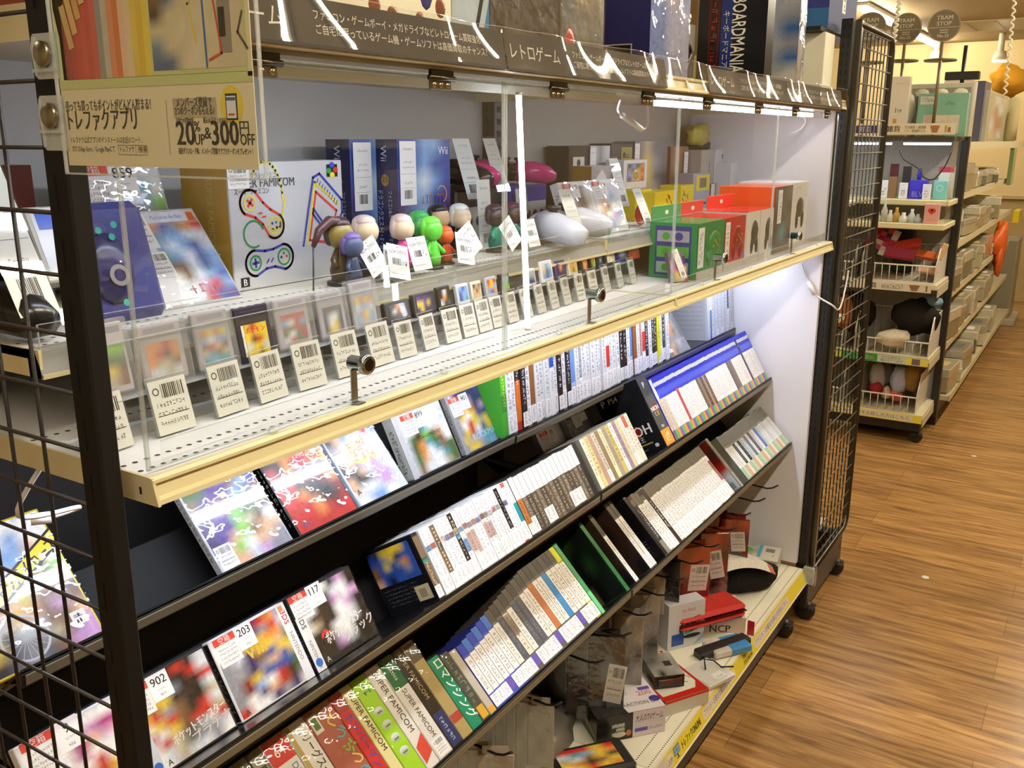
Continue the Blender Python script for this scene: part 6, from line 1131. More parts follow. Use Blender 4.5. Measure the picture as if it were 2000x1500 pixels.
# ------------------------------------------------------------------ hooks and hanging packs above the base shelf
HX = [2.372, 2.238, 2.099, 1.969, 1.837, 1.711, 1.596, 1.498, 1.378, 1.266, 1.131, .945, .76]; HZ = -.775
for i, x in enumerate(HX):
    t = thing('peg_hook', 'black wire peg hook on the grey back panel, %s from right' % ('first' if not i else nth(i)), 'hook', (x, .468, HZ), 'peg hooks')
    m = MB(); m.tube([(x, .468, HZ+.006), (x, .18, HZ-.002), (x, .135, HZ-.004), (x, .118, HZ+.001), (x, .100, HZ+.014)], .0026, '#191714', 's', 8); part(m, 'prong', t)
    m = MB(); m.box(x-.014, x+.014, .463, .4699, HZ-.014, HZ+.022, '#2a2824', 's', .002); part(m, 'clip_plate', t)
def pack(x, y, z, w_, h, label, c, rows=None, pal=P0, yaw=0, cat='hanging pack', grp=None, th=.010, tagq=True, tilt=0, wrapm='p', name='hanging_pack'):
    M = T(x, y, z) @ R(yaw, 'Z') @ R(tilt, 'X') @ Matrix(((1, 0, 0, -w_/2), (0, 0, -1, 0), (0, 1, 0, -h), (0, 0, 0, 1)))
    t = thing(name, label, cat, M @ V((w_/2, 0, 0)), grp); m = MB(M); m.box(0, w_, 0, h, -th, 0, c, 'g', .002)
    if rows: m.pic(rows, pal, .002, .002, w_-.002, h-.002, .0004, 'B')
    part(m, 'body', t); m = MB(M); m.box(w_*.15, w_*.85, h, h+.018, -th*.6, -th*.4, c, 'g'); part(m, 'hang_tab', t)
    if tagq: m = MB(M @ T(w_*.42, h*.30, .0012) @ R(RG.uniform(-12, 12), 'Z')); ticket(m, 0, 0, w_*.5, h*.42, 0); part(m, 'price_label', t)
    m = MB(M); m.box(-.002, w_+.002, -.003, h+.001, .003, .0034, '#fff', wrapm); part(m, 'clear_bag', t)
g = 'red packs on the hooks'; rd = {**P0, 'r': '#8a1d16', 'R': '#5a100e', 'o': '#b83a22'}
for x, y, yaw, d, hh, rows in ((2.094, .20, -58, 'red bagged pack, farthest right of the red packs', .17, ['ror', 'RrR', 'rkr', 'RrR']), (2.10, .145, -70, 'red and white bagged pack hanging at its hook tip', .15, ['oro', 'rRk', 'kkR', 'rkR']), (1.97, .16, -55, 'orange-red pack with two white labels on the front hook', .21, ['oor', 'rok', 'kRr', 'RkR', 'rkr']), (1.972, .22, -50, 'dark red pack behind the two-label pack', .20, ['RrR', 'rRr', 'kRk']), (1.84, .18, -40, 'wide red pack with an orange top and white label', .19, ['ooo', 'roo', 'Rrr', 'RRr', 'rRR']), (1.842, .25, -46, 'deep red pack hidden behind the wide one', .19, ['RRr', 'rRR', 'RkR'])):
    pack(x, y, HZ-.018, .085 if 'wide' not in d else .12, hh, d, '#7a1a14', rows, rd, yaw, grp=g)
pack(1.712, .20, HZ-.012, .07, .23, 'black flat case hanging edge-on between the hooks', '#1c1a18', None, yaw=-80, tagq=False)
g = 'clear grip packs on the hooks'; gg = {**P0, 'z': '#8a857c', 'W': '#a8a298', 'e': '#6e6a62', 'k': '#2c2a28', 't': '#99907f'}
for x, y, yaw, d, hh, rows in ((1.600, .20, -64, 'grey card pack with printed text, right one of the pair of grips', .11, ['zWz', 'WzW', 'ttt']), (1.498, .17, -66, 'tall clear blister pack with a grey card, right one', .20, ['WzW', 'zWz', 'WWz', 'kzk', 'zWW']), (1.50, .25, -62, 'grey printed card behind the tall right blister pack', .15, ['WzW', 'zWt']), (1.378, .16, -66, 'tall clear blister pack with round holes, left one', .21, ['tWz', 'WzW', 'eWk', 'zkW', 'WWz']), (1.380, .25, -60, 'grey printed card behind the tall left blister pack', .16, ['zWz', 'WzW']), (1.385, .30, -40, 'dark card with round white grips behind the left blister', .22, ['ekek', 'WkWk', 'eeke', 'eeee'])):
    pack(x, y, HZ-.012, .075, hh, d, '#8a857c', rows, gg, yaw, grp=g, tagq=False)
for k, (dx, y) in enumerate(((0, .16), (-.012, .21), (.004, .26), (-.006, .31))): pack(1.266+dx, y, HZ-.014, .085, .24-.01*k, 'black cable pack in glossy plastic, %s from the front on its hook' % ('first' if not k else nth(k)), '#1a1817', ['kkN', 'kEk', 'kkk', 'NkE'], P0, -66, grp='black cable packs', tagq=(k == 0))
for k in range(8): pack(.947-.004*(k % 2), .150+.026*k, HZ-.012, .055, .145+.006*((k*3) % 4), 'thin beige card pack, %s from the front on the left hook' % ('first' if not k else nth(k)), '#9a9280', ['tzt', 'ztz', 'tet', 'ztt'], {**P0, 'z': '#8d8676', 't': '#9c9484', 'e': '#76705f'}, -70+3*(k % 3), grp='thin beige packs', tagq=False, th=.004)
for k in range(4): pack(.764-.006*k, .14+.04*k, HZ-.01, .07, .10, 'pale card pack at the lower left hook, %s from the front' % ('first' if not k else nth(k)), '#b0a698', ['tzz', 'ztz'], {**P0, 't': '#b8aea0', 'z': '#a89e90'}, -60, grp='pale packs on the lower left hook', tagq=False, th=.004)

# ------------------------------------------------------------------ goods on the base shelf
def obox(A, Bp, depth, h, label, cat, body, top=None, fr=None, lf=None, z0=BZ, name='product_box', mat='g', ch=.001, px=True):
    a = onZ(*A, z0) if px else V((*A, z0)); b = onZ(*Bp, z0) if px else V((*Bp, z0)); w_ = (b-a).length; ux = (b-a).normalized(); a = a+V((0, 0, .0006))
    M = frame(a, ux, V((0, 0, 1)).cross(ux), V((0, 0, 1))); t = thing(name, label, cat, M @ V((w_/2, depth/2, 0)))
    m = MB(M); m.box(0, w_, 0, depth, 0, h, body, mat, ch); part(m, 'carton', t)
    if top: m = MB(M @ T(0, 0, h+.0003)); top(m, w_, depth); part(m, 'top_print', t)
    if fr: m = MB(M @ T(0, -.0004, 0) @ Matrix(((1, 0, 0, 0), (0, 0, -1, 0), (0, 1, 0, 0), (0, 0, 0, 1)))); fr(m, w_, h); part(m, 'front_print', t)
    if lf: m = MB(M @ Matrix(((0, 0, -1, -.0004), (-1, 0, 0, depth), (0, 1, 0, 0), (0, 0, 0, 1)))); lf(m, depth, h); part(m, 'side_print', t)
    return t, M, w_
def cubes(m, pts, s, c='#a9b0a2'):
    for x, y in pts: m.poly([(x, y), (x+s, y+s*.2), (x+s*.9, y+s), (x-s*.1, y+s*.8)], .0004, c, 'g')
def tvtop(m, w_, d):
    m.poly([(0, 0), (w_*.45, 0), (w_*.42, d*.3), (w_*.36, d*.72), (0, d*.95)], .0002, '#1d1b18', 'g'); m.poly([(w_*.45, 0), (w_, 0), (w_, d), (0, d), (0, d*.95), (w_*.36, d*.72)], .0002, '#d6cfd2', 'g')
    m.poly([(w_*.30, d*.45), (w_*.62, d*.40), (w_*.60, d*.82), (w_*.30, d*.80)], .0005, '#c2b8c0', 'g')
    for x, y, c in ((.38, .72, '#8a1f20'), (.48, .74, '#8a1f20'), (.40, .60, '#a02a28'), (.50, .50, '#a02a28'), (.42, .48, '#a88a3a')): m.disc(w_*x, d*y, .009, .009, .0008, c, 'g', 14)
    cubes(m, [(w_*.10, d*.30), (w_*.18, d*.42), (w_*.12, d*.52), (w_*.22, d*.55), (w_*.14, d*.64), (w_*.05, d*.6)], .016)
    m.text('FRACTION GT', w_*.40, d*.13, .014, .0009, '#5a5458', 'g', 'l', w_*.56); m.text('クロックベーシック', w_*.22, d*.20, .010, .0009, '#c9c4b8', 'g', 'l', w_*.3); m.text('ゲーム', w_*.58, d*.78, .016, .0009, '#5a5a70', 'g', 'l', rot=-8); m.text('200', w_*.74, d*.34, .018, .0009, '#c85a50', 'g', 'l'); m.disc(w_*.93, d*.22, .014, .012, .0007, '#3f2f8a', 'g', 20); m.quad(w_*.80, d*.46, w_*.97, d*.54, .0007, '#5a4aa0', 'g')
def tvf(m, w_, h):
    m.quad(0, 0, w_*.52, h, .0002, '#22201c', 'g'); m.quad(w_*.52, 0, w_, h, .0002, '#cdc4cc', 'g'); cubes(m, [(w_*(.10+.06*i), h*(.18+.16*j)) for j in range(3) for i in range(2+j % 2, 5)], .011); m.text('大人のTVゲーム', w_*.56, h*.60, .016, .0005, '#3a363a', 'g', 'l', w_*.40); m.quad(w_*.55, h*.2, w_*.74, h*.34, .0005, '#5a4aa8', 'g'); m.marks(w_*.76, h*.22, w_*.95, h*.32, .0005, '#4a464a', 7, RG, vert=False)
    m.disc(w_*.33, h*.22, .016, .007, .0006, '#c9c4b8', 'g', 16); m.disc(w_*.46, h*.24, .007, .008, .0006, '#b86a4a', 'g', 14)
obox((1165, 1455), (1298, 1428), .165, .068, 'black and white boxed home tv game with purple bands on the base shelf', 'game box', '#1f1d1a', tvtop, tvf, lambda m, d, h: (m.quad(0, 0, d, h, .0002, '#2a2418', 'g'), m.poly([(0, h*.8), (d, h*.3), (d, h*.1), (0, h*.5)], .0004, '#6a6222', 'g')))
def redtop(m, w_, d): m.quad(0, 0, w_, d, .0002, '#b8281c', 'g'); m.prism([(w_*.06, d*.10), (w_*.80, d*.10), (w_*.93, d*.22), (w_*.93, d*.98), (w_*.06, d*.98)], 0, .0012, '#dcd8c8', 'g'); m.ring(w_*.80, d*.30, .012, .015, .0015, '#6a6458', 'g', 20, 0, 4.5)
t, M, w_ = obox((1298, 1401), (1383, 1373), .20, .040, 'red and white flat console pack under the clear boxed charger', 'console box', '#c4c0b4', redtop, lambda m, w_, h: (m.quad(0, 0, w_, h, .0002, '#c2beb2', 'g'), m.quad(0, h*.82, w_, h, .0004, '#c23226', 'g')), lambda m, d, h: m.quad(0, 0, d, h, .0002, '#8a1a12', 'g'))
def tvadp(m, w_, d): m.pic(['eEezW', 'EEezz', 'ezzWz', 'zkzzW'], {**P0, 'z': '#8f8d86', 'W': '#a8a69c', 'e': '#77766f', 'E': '#4e4c48'}, 0, 0, w_, d, .0002, 'B'); m.quad(w_*.55, d*.4, w_*.8, d*.62, .0005, '#3a3836', 'g')
a = M @ V((w_*.05, .055, .0418)); b = M @ V((w_*.62, .035, .0418))
obox((a.x, a.y), (b.x, b.y), .105, .034, 'small grey box with a dark adapter behind clear plastic, on the red pack', 'game box', '#7a7870', tvadp, lambda m, w_, h: (m.quad(0, 0, w_, h, .0002, '#2a1f1c', 'g'), m.box(w_*.1, w_*.92, h*.15, h*.75, .0002, .004, '#38383a', 's', .002), m.poly([(w_*.1, h*.55), (w_*.9, h*.9), (w_*.9, h*.75), (w_*.4, h*.4)], .0045, '#6a3a2a', 'g')), lambda m, d, h: m.quad(d*.55, h*.2, d*.85, h*.55, .0004, '#4a4844'), z0=a.z, px=False)
t, M, w_ = obox((1085, 1548), (1245, 1512), .10, .030, 'black cartridge with a colourful picture label at the bottom edge', 'cartridge', '#1c1b1a', lambda m, w_, d: m.pic(['rrryr', 'zcbyo', 'tznyk', 'yokny', 'Wyryo'], P0, w_*.14, d*.12, w_*.86, d*.86, .0003, 'A'), mat='s', ch=.006, name='game_cartridge')
m = MB(); c = onZ(1060, 1480, BZ); m.blob((c.x, c.y+.03, BZ+.03), (.14, .08, .03), '#6e6a60', 'w', 16, 8, .3, 8); o = solo(m, 'plastic_bag', 'grey item in a shiny plastic bag under the beige packs', 'bag', (c.x, c.y+.03, BZ))
obox((1385, 1352), (1437, 1325), .10, .016, 'white flat plastic case with a tiny label and black cord', 'case', '#c9c7be', lambda m, w_, d: (m.quad(w_*.4, d*.08, w_*.75, d*.34, .0003, '#e0dcd6'), m.marks(w_*.45, d*.12, w_*.7, d*.2, .0005, '#555', 7, RG, vert=False)), mat='s', ch=.004, name='flat_case')
m = MB(); c = onZ(1385, 1310, BZ+.02); m.tube([c+V((0, .01, 0)), c+V((.015, .02, .02)), c+V((.03, .0, .015)), c+V((.035, -.02, .0)), c+V((.06, -.045, -.004))], .0022, '#1a1816', 's', 8); solo(m, 'wrist_strap', 'short black cord loop lying on the white flat case', 'strap', c)
M_ = onZ(1372, 1300, BZ); m = MB(T(M_.x+.05, M_.y+.01, BZ+.0055) @ R(-28, 'Z')); m.box(-.03, .15, -.02, .02, -.005, .018, '#22211f', 's', .005); solo(m, 'charging_stand', 'dark flat charging stand lying in clear plastic', 'stand', (M_.x+.05, M_.y+.01, BZ))
M_ = onZ(1425, 1268, BZ); m = MB(T(M_.x, M_.y, BZ+.012) @ R(-35, 'Z')); m.box(-.07, .05, -.035, .035, -.011, .010, '#c9c2bc', 'w', .004); m.box(-.02, .05, -.036, .036, -.0112, .0112, '#3a8ac8', 'w', .004); solo(m, 'wrapped_game_pack', 'white and blue pack in shiny film near the price rail', 'wrapped product', (M_.x, M_.y, BZ))
def joyf(m, w_, h):
    m.quad(0, 0, w_, h, .0002, '#c9c9ce', 'g'); m.text('Joy Stand', w_*.36, h*.80, .012, .0005, '#c24a44', 'g', 'l', w_*.36); m.marks(w_*.30, h*.73, w_*.62, h*.75, .0005, '#77757a', 12, RG, vert=False)
    m.prism([(w_*.46, h*.30), (w_*.60, h*.32), (w_*.60, h*.62), (w_*.50, h*.62), (w_*.46, h*.56)], 0, .0012, '#3f8f94', 'g'); m.prism([(w_*.60, h*.32), (w_*.76, h*.36), (w_*.76, h*.66), (w_*.60, h*.62)], 0, .001, '#33353a', 'g'); m.prism([(w_*.76, h*.34), (w_*.88, h*.40), (w_*.90, h*.62), (w_*.86, h*.68), (w_*.76, h*.66)], 0, .0012, '#c24a40', 'g')
    m.disc(w_*.51, h*.52, .005, .005, .0016, '#1d1d20', 'g', 10); m.disc(w_*.82, h*.48, .005, .005, .0016, '#1d1d20', 'g', 10); m.blob((w_*.66, h*.24, 0), (w_*.26, h*.05, .003), '#1f1f22', 'g', 12, 6); m.blob((w_*.36, h*.42, 0), (w_*.06, h*.12, .003), '#232326', 'g', 10, 6); m.quad(w_*.1, h*.08, w_*.44, h*.34, .0004, '#2c4a9a', 'g'); m.poly([(w_*.7, 0), (w_, h*.12), (w_, h*.3)], .0004, '#8fa8b0', 'g')
obox((1303, 1273), (1373, 1255), .045, .135, 'white box with teal and red handheld grips pictured, leaning on the base shelf', 'game box', '#c2c2c6', None, joyf)
def nb(m, w_, h): m.quad(0, 0, w_, h, .0002, '#c9b3a4', 'g'); m.text('NCP', w_*.22, h*.04, .022, .0005, '#2c2426', 'g', 'l', w_*.55, bold=.08)
obox((1365, 1235), (1455, 1236), .14, .045, 'pinkish beige oblong box with a crimson end, beneath the red pouch', 'product box', '#d2c2b2', lambda m, w_, d: (m.quad(0, 0, w_, d, .0002, '#d8d0bc', 'g'), m.marks(w_*.35, d*.4, w_*.7, d*.56, .0004, '#3a342e', 8, RG, vert=False), m.quad(w_*.72, d*.25, w_*.97, d*.5, .0004, '#e0dcd2')), nb)
p = onZ(1458, 1240, BZ); m = MB(); m.box(p.x+.002, p.x+.004, p.y-.02, p.y+.0, BZ+.001, BZ+.045, '#b8203a', 'g', .0005); solo(m, 'crimson_card', 'crimson card end standing at the tip of the beige box', 'card', (p.x+.003, p.y-.01, BZ))
def pouch(c, sx, sy, sz, yaw, col, label, zb):
    t = thing('zip_pouch', label, 'pouch', (c.x, c.y, zb)); M = T(c.x, c.y, zb+sz) @ R(yaw, 'Z')
    m = MB(M); m.box(-sx, sx, -sy, sy, -sz, -.0008, col, 's', .014); part(m, 'lower_shell', t); m = MB(M); m.box(-sx, sx, -sy, sy, .0008, sz, col, 's', .014); part(m, 'upper_shell', t)
    m = MB(M); m.box(-sx*.99, sx*.99, -sy*.99, sy*.99, -.001, .001, '#5a0f0c', 't'); part(m, 'zip', t)
pouch(onZ(1375, 1190, BZ+.075), .115, .050, .022, -32, '#b8241c', 'red zipped hard pouch on the base shelf', BZ+.047)
p = onZ(1440, 1135, BZ+.045); m = MB(T(p.x-.02, p.y+.01, BZ+.118) @ R(-34, 'Z')); n = 12
for i in range(n):
    for j in range(4):
        q = lambda a, b: (-.12+.25*a/n, -.045+.085*b/4, .026*sin(pi*(a/n)*.9)-.010*(a/n)**2*4-.02*(b == 0))
        m.face([q(i, j), q(i+1, j), q(i+1, j+1), q(i, j+1)], '#d2ccc0' if (i*3+j*5) % 11 else '#b8705a', 't', True)
solo(m, 'white_cloth_bag', 'white printed cloth bag draped over the red pouch', 'bag', (p.x-.02, p.y+.01, BZ+.10))
m = MB(T(p.x+.03, p.y+.0, BZ+.045) @ R(-40, 'Z')); m.blob((.02, .0, .0), (.12, .05, .042), '#232120', 't', 16, 8, .25, 4); solo(m, 'black_bag', 'black cloth bag sticking out behind the red pouch', 'bag', (p.x+.03, p.y, BZ))
def wiit(m, w_, d): m.quad(0, 0, w_, d, .0002, '#d2cfc0', 'g'); m.pic(['zWzez', 'WgzWz', 'ezgze', 'zWznW'], {**P0, 'z': '#b0b2a8', 'W': '#cfcfc4', 'e': '#8d948c', 'g': '#7ab04a', 'n': '#a88a80'}, w_*.02, d*.2, w_*.52, d*.98, .0004, 'B'); m.disc(w_*.25, d*.55, .024, .020, .0007, '#4aa84a', 'g', 20); m.quad(w_*.52, d*.15, w_*.60, d*.98, .0005, '#4a9ac8', 'g'); m.quad(w_*.68, d*.55, w_*.88, d*.80, .0005, '#77756c', 'g'); m.quad(w_*.84, d*.3, w_*.9, d*.4, .0005, '#a89a84')
obox((1428, 1117), (1515, 1132), .115, .060, 'white boxed game console with a blue strip at the far right of the base shelf', 'console box', '#cbc8bb', wiit, lambda m, w_, h: (m.quad(0, 0, w_, h, .0002, '#c2bfb2', 'g'), m.text('Wii', w_*.40, h*.42, .030, .0005, '#8d8a80', 'g', 'l', bold=.04)))
# ------------------------------------------------------------------ farther fixtures
XF = 4.70
t = thing('perfume_stand', 'tall display stand on casters with a lit perfume case and baskets, beyond the mesh', 'display stand', (XF+.2, .45, ZF))
y0, y1 = .01, .92
m = MB(); m.box(XF+.42, XF+.44, y0, y1, ZF+.12, .33, '#a5a29a', 'm'); part(m, 'back_panel', t)
for yy in (y0+.0, y1): m = MB(); m.box(XF+.38, XF+.44, yy-.02, yy+.015, ZF+.07, .34, '#201d19', 'k', .003); part(m, 'post', t)
m = MB(); m.box(XF, XF+.42, y0, y1, .315, .335, '#3a342a', 's', .002); part(m, 'top_shelf', t)
for zz, dd in ((-.095, 0), (.02, .10)): m = MB(); m.box(XF+dd, XF+.42, y0, y1, zz-.03, zz, '#d8cfa2', 's', .004); part(m, 'case_shelf', t)
for zz in (-.40, -.79, -1.10): m = MB(); m.box(XF, XF+.42, y0, y1, zz-.03, zz, '#d5cdae', 's', .004); m.box(XF+.02, XF+.4, y0-.003, y0, zz-.07, zz-.02, '#c9c1a2', 's'); part(m, 'shelf', t)
m = MB(); m.box(XF+.03, XF+.42, y0+.01, y1, ZF+.07, -1.13, '#221f1a', 'k', .003); part(m, 'kick_plate', t)
MX = lambda z: LX((XF-.0012, y1, z))
m = MB(MX(.345)); L_ = y1-y0; m.quad(0, 0, L_, .055, 0, '#d2c8a8'); m.quad(L_*.46, .008, L_*.60, .046, .0004, '#35334a'); m.text('買取', L_*.53, .016, .022, .0008, '#c9c4b8', 'm', 'c'); m.text('雑貨', L_*.68, .016, .024, .0006, '#4a4234', 'm', 'c', bold=.08); m.text('生活雑貨・調理器', L_*.74, .030, .012, .0006, '#5a5244', 'm', 'l', L_*.11); m.text('バス・食器類なども', L_*.74, .012, .012, .0006, '#5a5244', 'm', 'l', L_*.11); m.poly([(L_*.87, .044), (L_*.92, .044), (L_*.908, .010), (L_*.882, .010)], .0006, '#9a6a40'); m.quad(L_*.945, .012, L_*.955, .044, .0006, '#b08a4a'); m.quad(L_*.96, .012, L_*.975, .036, .0006, '#8a6434'); part(m, 'header_sign', t)
m = MB(MX(-.445)); m.quad(0, 0, L_*.97, .042, 0, '#cfc8b4'); m.quad(L_*.44, .006, L_*.52, .036, .0004, '#35405a'); m.text('雑貨', L_*.64, .010, .022, .0006, '#4a4234', 'm', 'c', bold=.08); m.marks(L_*.70, .008, L_*.82, .034, .0006, '#6a6252', 10, RG, vert=False); m.poly([(L_*.85, .036), (L_*.91, .036), (L_*.895, .006), (L_*.865, .006)], .0006, '#8a6040'); m.quad(L_*.94, .006, L_*.95, .036, .0006, '#8a6a3a'); part(m, 'basket_sign', t)
m = MB(MX(-.835)); m.quad(0, 0, L_, .044, 0, '#3f8a4a'); m.quad(L_*.42, .006, L_*.52, .038, .0004, '#c9c24a'); m.marks(L_*.60, .010, L_*.70, .036, .0006, '#c2c85a', 9, RG, vert=False); m.quad(L_*.72, .002, L_*.88, .042, .0004, '#c2c8b4'); m.text('ぜひお問合せ', L_*.74, .024, .012, .0006, '#55604a', 'm', 'l', L_*.12); m.text('聞かせてくださ', L_*.74, .008, .012, .0006, '#55604a', 'm', 'l', L_*.12); m.quad(L_*.88, .002, L_, .042, .0004, '#dcd05a'); m.quad(L_*.91, .006, L_*.955, .038, .0006, '#6a5a6a'); part(m, 'green_label', t)
m = MB(MX(-1.145)); m.quad(0, 0, L_, .044, 0, '#ddd046'); m.quad(L_*.45, .006, L_*.95, .038, .0004, '#d6d0b8'); m.text('ブランド・古着をお探しの方はこちら', L_*.47, .012, .018, .0006, '#5a5444', 'm', 'l', L_*.46); part(m, 'yellow_label', t)
m = MB(); m.face([(XF+.01, y0+.01, -.095), (XF+.01, y1-.01, -.095), (XF+.01, y1-.01, .02), (XF+.01, y0+.01, .02)], '#fff', 'a'); m.face([(XF+.01, y0+.005, -.095), (XF+.40, y0+.005, -.095), (XF+.40, y0+.005, .31), (XF+.01, y0+.005, .31)], '#fff', 'a'); m.face([(XF+.01, y0+.01, .02), (XF+.01, y1-.01, .02), (XF+.01, y1-.01, .30), (XF+.01, y0+.01, .30)], '#fff', 'a'); part(m, 'acrylic_cover', t)
m = MB(); m.box(XF+.03, XF+.05, y0+.02, y0+.24, .296, .306, '#fff', 'L'); m.box(XF+.03, XF+.05, y0+.30, y1-.02, .296, .306, '#fff', 'L'); part(m, 'led_strip', t)
caster(t, XF+.07, y0+.03); caster(t, XF+.07, y1-.05)
cable([onX(1757, 290, XF+.06), onX(1765, 310, XF+.06), onX(1795, 330, XF+.06), onX(1803, 345, XF+.06), onX(1818, 351, XF+.05), onX(1830, 345, XF+.05), onX(1848, 320, XF+.05), onX(1858, 296, XF+.05)], .004, 'black and white cable looping inside the perfume case', '#2a2622')
zs = .0205
def bg(a, b, top, X, z0, d, label, cat, col, name='perfume_box', fr=None, mat='g', grp=None):
    ya, yb = onX(*a, X).y, onX(*b, X).y; z1 = onX(*top, X).z; tt = thing(name, label, cat, (X+d/2, (ya+yb)/2, z0), grp)
    lo, hi = min(ya, yb), max(ya, yb); m = MB(); m.box(X, X+d, lo, hi, z0, z1, col, mat, .002); part(m, 'carton', tt)
    if fr: m = MB(LX((X-.0006, hi, z0))); fr(m, hi-lo, z1-z0); part(m, 'front_print', tt)
    return tt
XP = XF+.16
bg((1773, 388), (1808, 388), (1775, 352), XP, zs, .06, 'royal blue perfume box with a blue stopper above', 'perfume box', '#3a36c8', fr=lambda m, w_, h: m.text('BLV', w_*.2, h*.12, .028, .0004, '#8f94d8', 'g', 'l', w_*.6))
x = onX(1793, 370, XP+.03); m = MB(T(XP+.03, x.y, onX(1790, 352, XP).z+.001)); m.lathe([(.0001, 0), (.010, 0), (.013, .03), (.008, .055), (.0001, .06)], '#2f2ab8', 'g', 12); solo(m, 'blue_bottle', 'small blue bottle standing on the royal blue box', 'perfume bottle', (XP+.03, x.y, onX(1790, 352, XP).z))
bg((1820, 390), (1846, 390), (1824, 353), XP, zs, .05, 'teal perfume box with a small dark bottle before it', 'perfume box', '#7cc4c0', fr=lambda m, w_, h: m.ring(w_*.5, h*.6, .014, .017, .0004, '#d8e6e0', 'g', 16))
bg((1828, 388), (1858, 388), (1832, 325), XP+.08, zs, .05, 'tall white box with a crimson top in the perfume case', 'perfume box', '#d8dcd8', fr=lambda m, w_, h: m.quad(0, h*.82, w_, h, .0003, '#b83a5a', 'g'))
bg((1803, 432), (1832, 430), (1810, 398), XF+.03, -.0945, .05, 'pink box with a red heart on the lower perfume shelf', 'perfume box', '#e0a49c', fr=lambda m, w_, h: (m.disc(w_*.42, h*.66, .012, .012, .0003, '#d8382e', 'g', 14), m.disc(w_*.62, h*.66, .012, .012, .0003, '#d8382e', 'g', 14), m.poly([(w_*.30, h*.64), (w_*.52, h*.44), (w_*.74, h*.64)], .0005, '#d8382e', 'g'), m.marks(w_*.3, h*.15, w_*.7, h*.22, .0003, '#c8584e', 5, RG, vert=False)))
for i, (px, top, X, z0, c, lab) in enumerate([(1741, 320, XP+.1, zs, '#5a2a34', 'maroon capped bottle box at the left of the perfume case'), (1741, 345, XP, zs, '#8a6a4a', 'amber bottle box before the maroon one'), (1766, 325, XP+.12, zs, '#3a3a40', 'dark framed little box in the perfume case'), (1724, 352, XP, zs, '#e2e4ea', 'white price card box, leftmost in the perfume case'), (1762, 357, XP-.02, zs, '#e6e8ee', 'white price card left of the royal blue box'), (1808, 360, XP-.04, zs, '#e6e8ee', 'white price card right of the royal blue box')]):
    bg((px-8, 388), (px+8, 388), (px, top), X, z0, .02, lab, 'perfume box', c, fr=(lambda m, w_, h: m.marks(w_*.2, h*.15, w_*.8, h*.6, .0003, '#8a8a94', 3, RG)) if 'white' in lab else None)
for i, (px, c, h, r, lab) in enumerate([(1714, '#c9c6b4', .05, .018, 'clear squat bottle'), (1726, '#b8bcae', .11, .016, 'tall clear bottle'), (1738, '#d0cdc0', .06, .018, 'small clear bottle with a white card'), (1750, '#b08a3a', .075, .018, 'golden round bottle'), (1764, '#d6d4ca', .05, .024, 'clear ring-shaped bottle'), (1780, '#c2c6c0', .07, .018, 'clear bottle with a white heart tag'), (1792, '#a9aab4', .045, .018, 'grey bottle')]):
    p = onX(px, 430, XF+.05); m = MB(T(XF+.05, p.y, -.0945)); m.lathe([(.0001, 0), (r, 0), (r*1.05, h*.5), (r*.4, h*.75), (r*.45, h), (.0001, h)], c, 'g', 14); solo(m, 'perfume_bottle', '%s on the lower perfume shelf' % lab, 'perfume bottle', (XF+.05, p.y, -.0945), 'bottles on the lower perfume shelf')
def basket(ya, yb, z0, h, label, front_h, x0=XF+.012, d=.36):
    tt = thing('wire_basket', label, 'basket', (x0+d/2, (ya+yb)/2, z0)); c = '#d9d4c4'; r = .004
    m = MB(); fz, bz = z0+front_h, z0+h
    rim = [(x0, ya, fz), (x0, yb, fz), (x0+.10, yb, bz), (x0+d, yb, bz), (x0+d, ya, bz), (x0+.10, ya, bz)]; m.tube(rim, r*1.2, c, 's', 6, closed=True); m.tube([(x0, ya, z0+r), (x0, yb, z0+r), (x0+d, yb, z0+r), (x0+d, ya, z0+r)], r, c, 's', 6, closed=True); part(m, 'rim', tt)
    m = MB(); n = int((yb-ya)/.035)
    for k in range(1, n): y = ya+(yb-ya)*k/n; m.tube([(x0+d, y, bz), (x0+d, y, z0+r), (x0, y, z0+r), (x0, y, fz)], .0022, c, 's', 5)
    part(m, 'front_wires', tt)
    for y in (ya, yb-.002): m = MB(); m.mesh([(x0+.002, yy, z0) if 0 else p for yy in (y, y+.002) for p in ((x0, yy, z0), (x0+d, yy, z0), (x0+d, yy, bz), (x0+.10, yy, bz), (x0, yy, fz))], [(0, 1, 2, 3, 4), (9, 8, 7, 6, 5)]+[(i, 5+i, 5+(i+1) % 5, (i+1) % 5) for i in range(5)], '#cfcaba', 's'); part(m, 'side_panel', tt)
    return tt
basket(.03, .40, -.3995, .17, 'white wire basket of wallets under the perfume case', .09); basket(.44, .88, -.3995, .17, 'white wire basket behind the mesh on the wallet shelf', .09)
basket(.02, .40, -.7895, .20, 'white wire basket of hats and cloth on the green-labelled shelf', .08); basket(.46, .88, -.7895, .20, 'white wire basket behind the mesh on the green-labelled shelf', .08)
basket(.05, .36, -1.0995, .20, 'white wire basket of slippers on the yellow-labelled base', .09); basket(.44, .86, -1.0995, .20, 'white wire basket behind the mesh on the yellow-labelled base', .09)
def soft(px, py, X, r, col, label, cat, name, seed=1, mat='t', lump=.35, z=None, yaw=0):
    p = onX(px, py, X); zc = p.z if z is None else z; m = MB(T(X, p.y, zc) @ R(yaw, 'X')); m.blob((0, 0, 0), r, col, mat, 14, 9, lump, seed); return solo(m, name, label, cat, (X, p.y, zc-r[2]))
soft(1745, 670-10, XF+.05, (.07, .085, .045), '#d8cdb4', 'crumpled cream cloth hanging over the basket front', 'cloth', 'folded_cloth', 3, lump=.5)
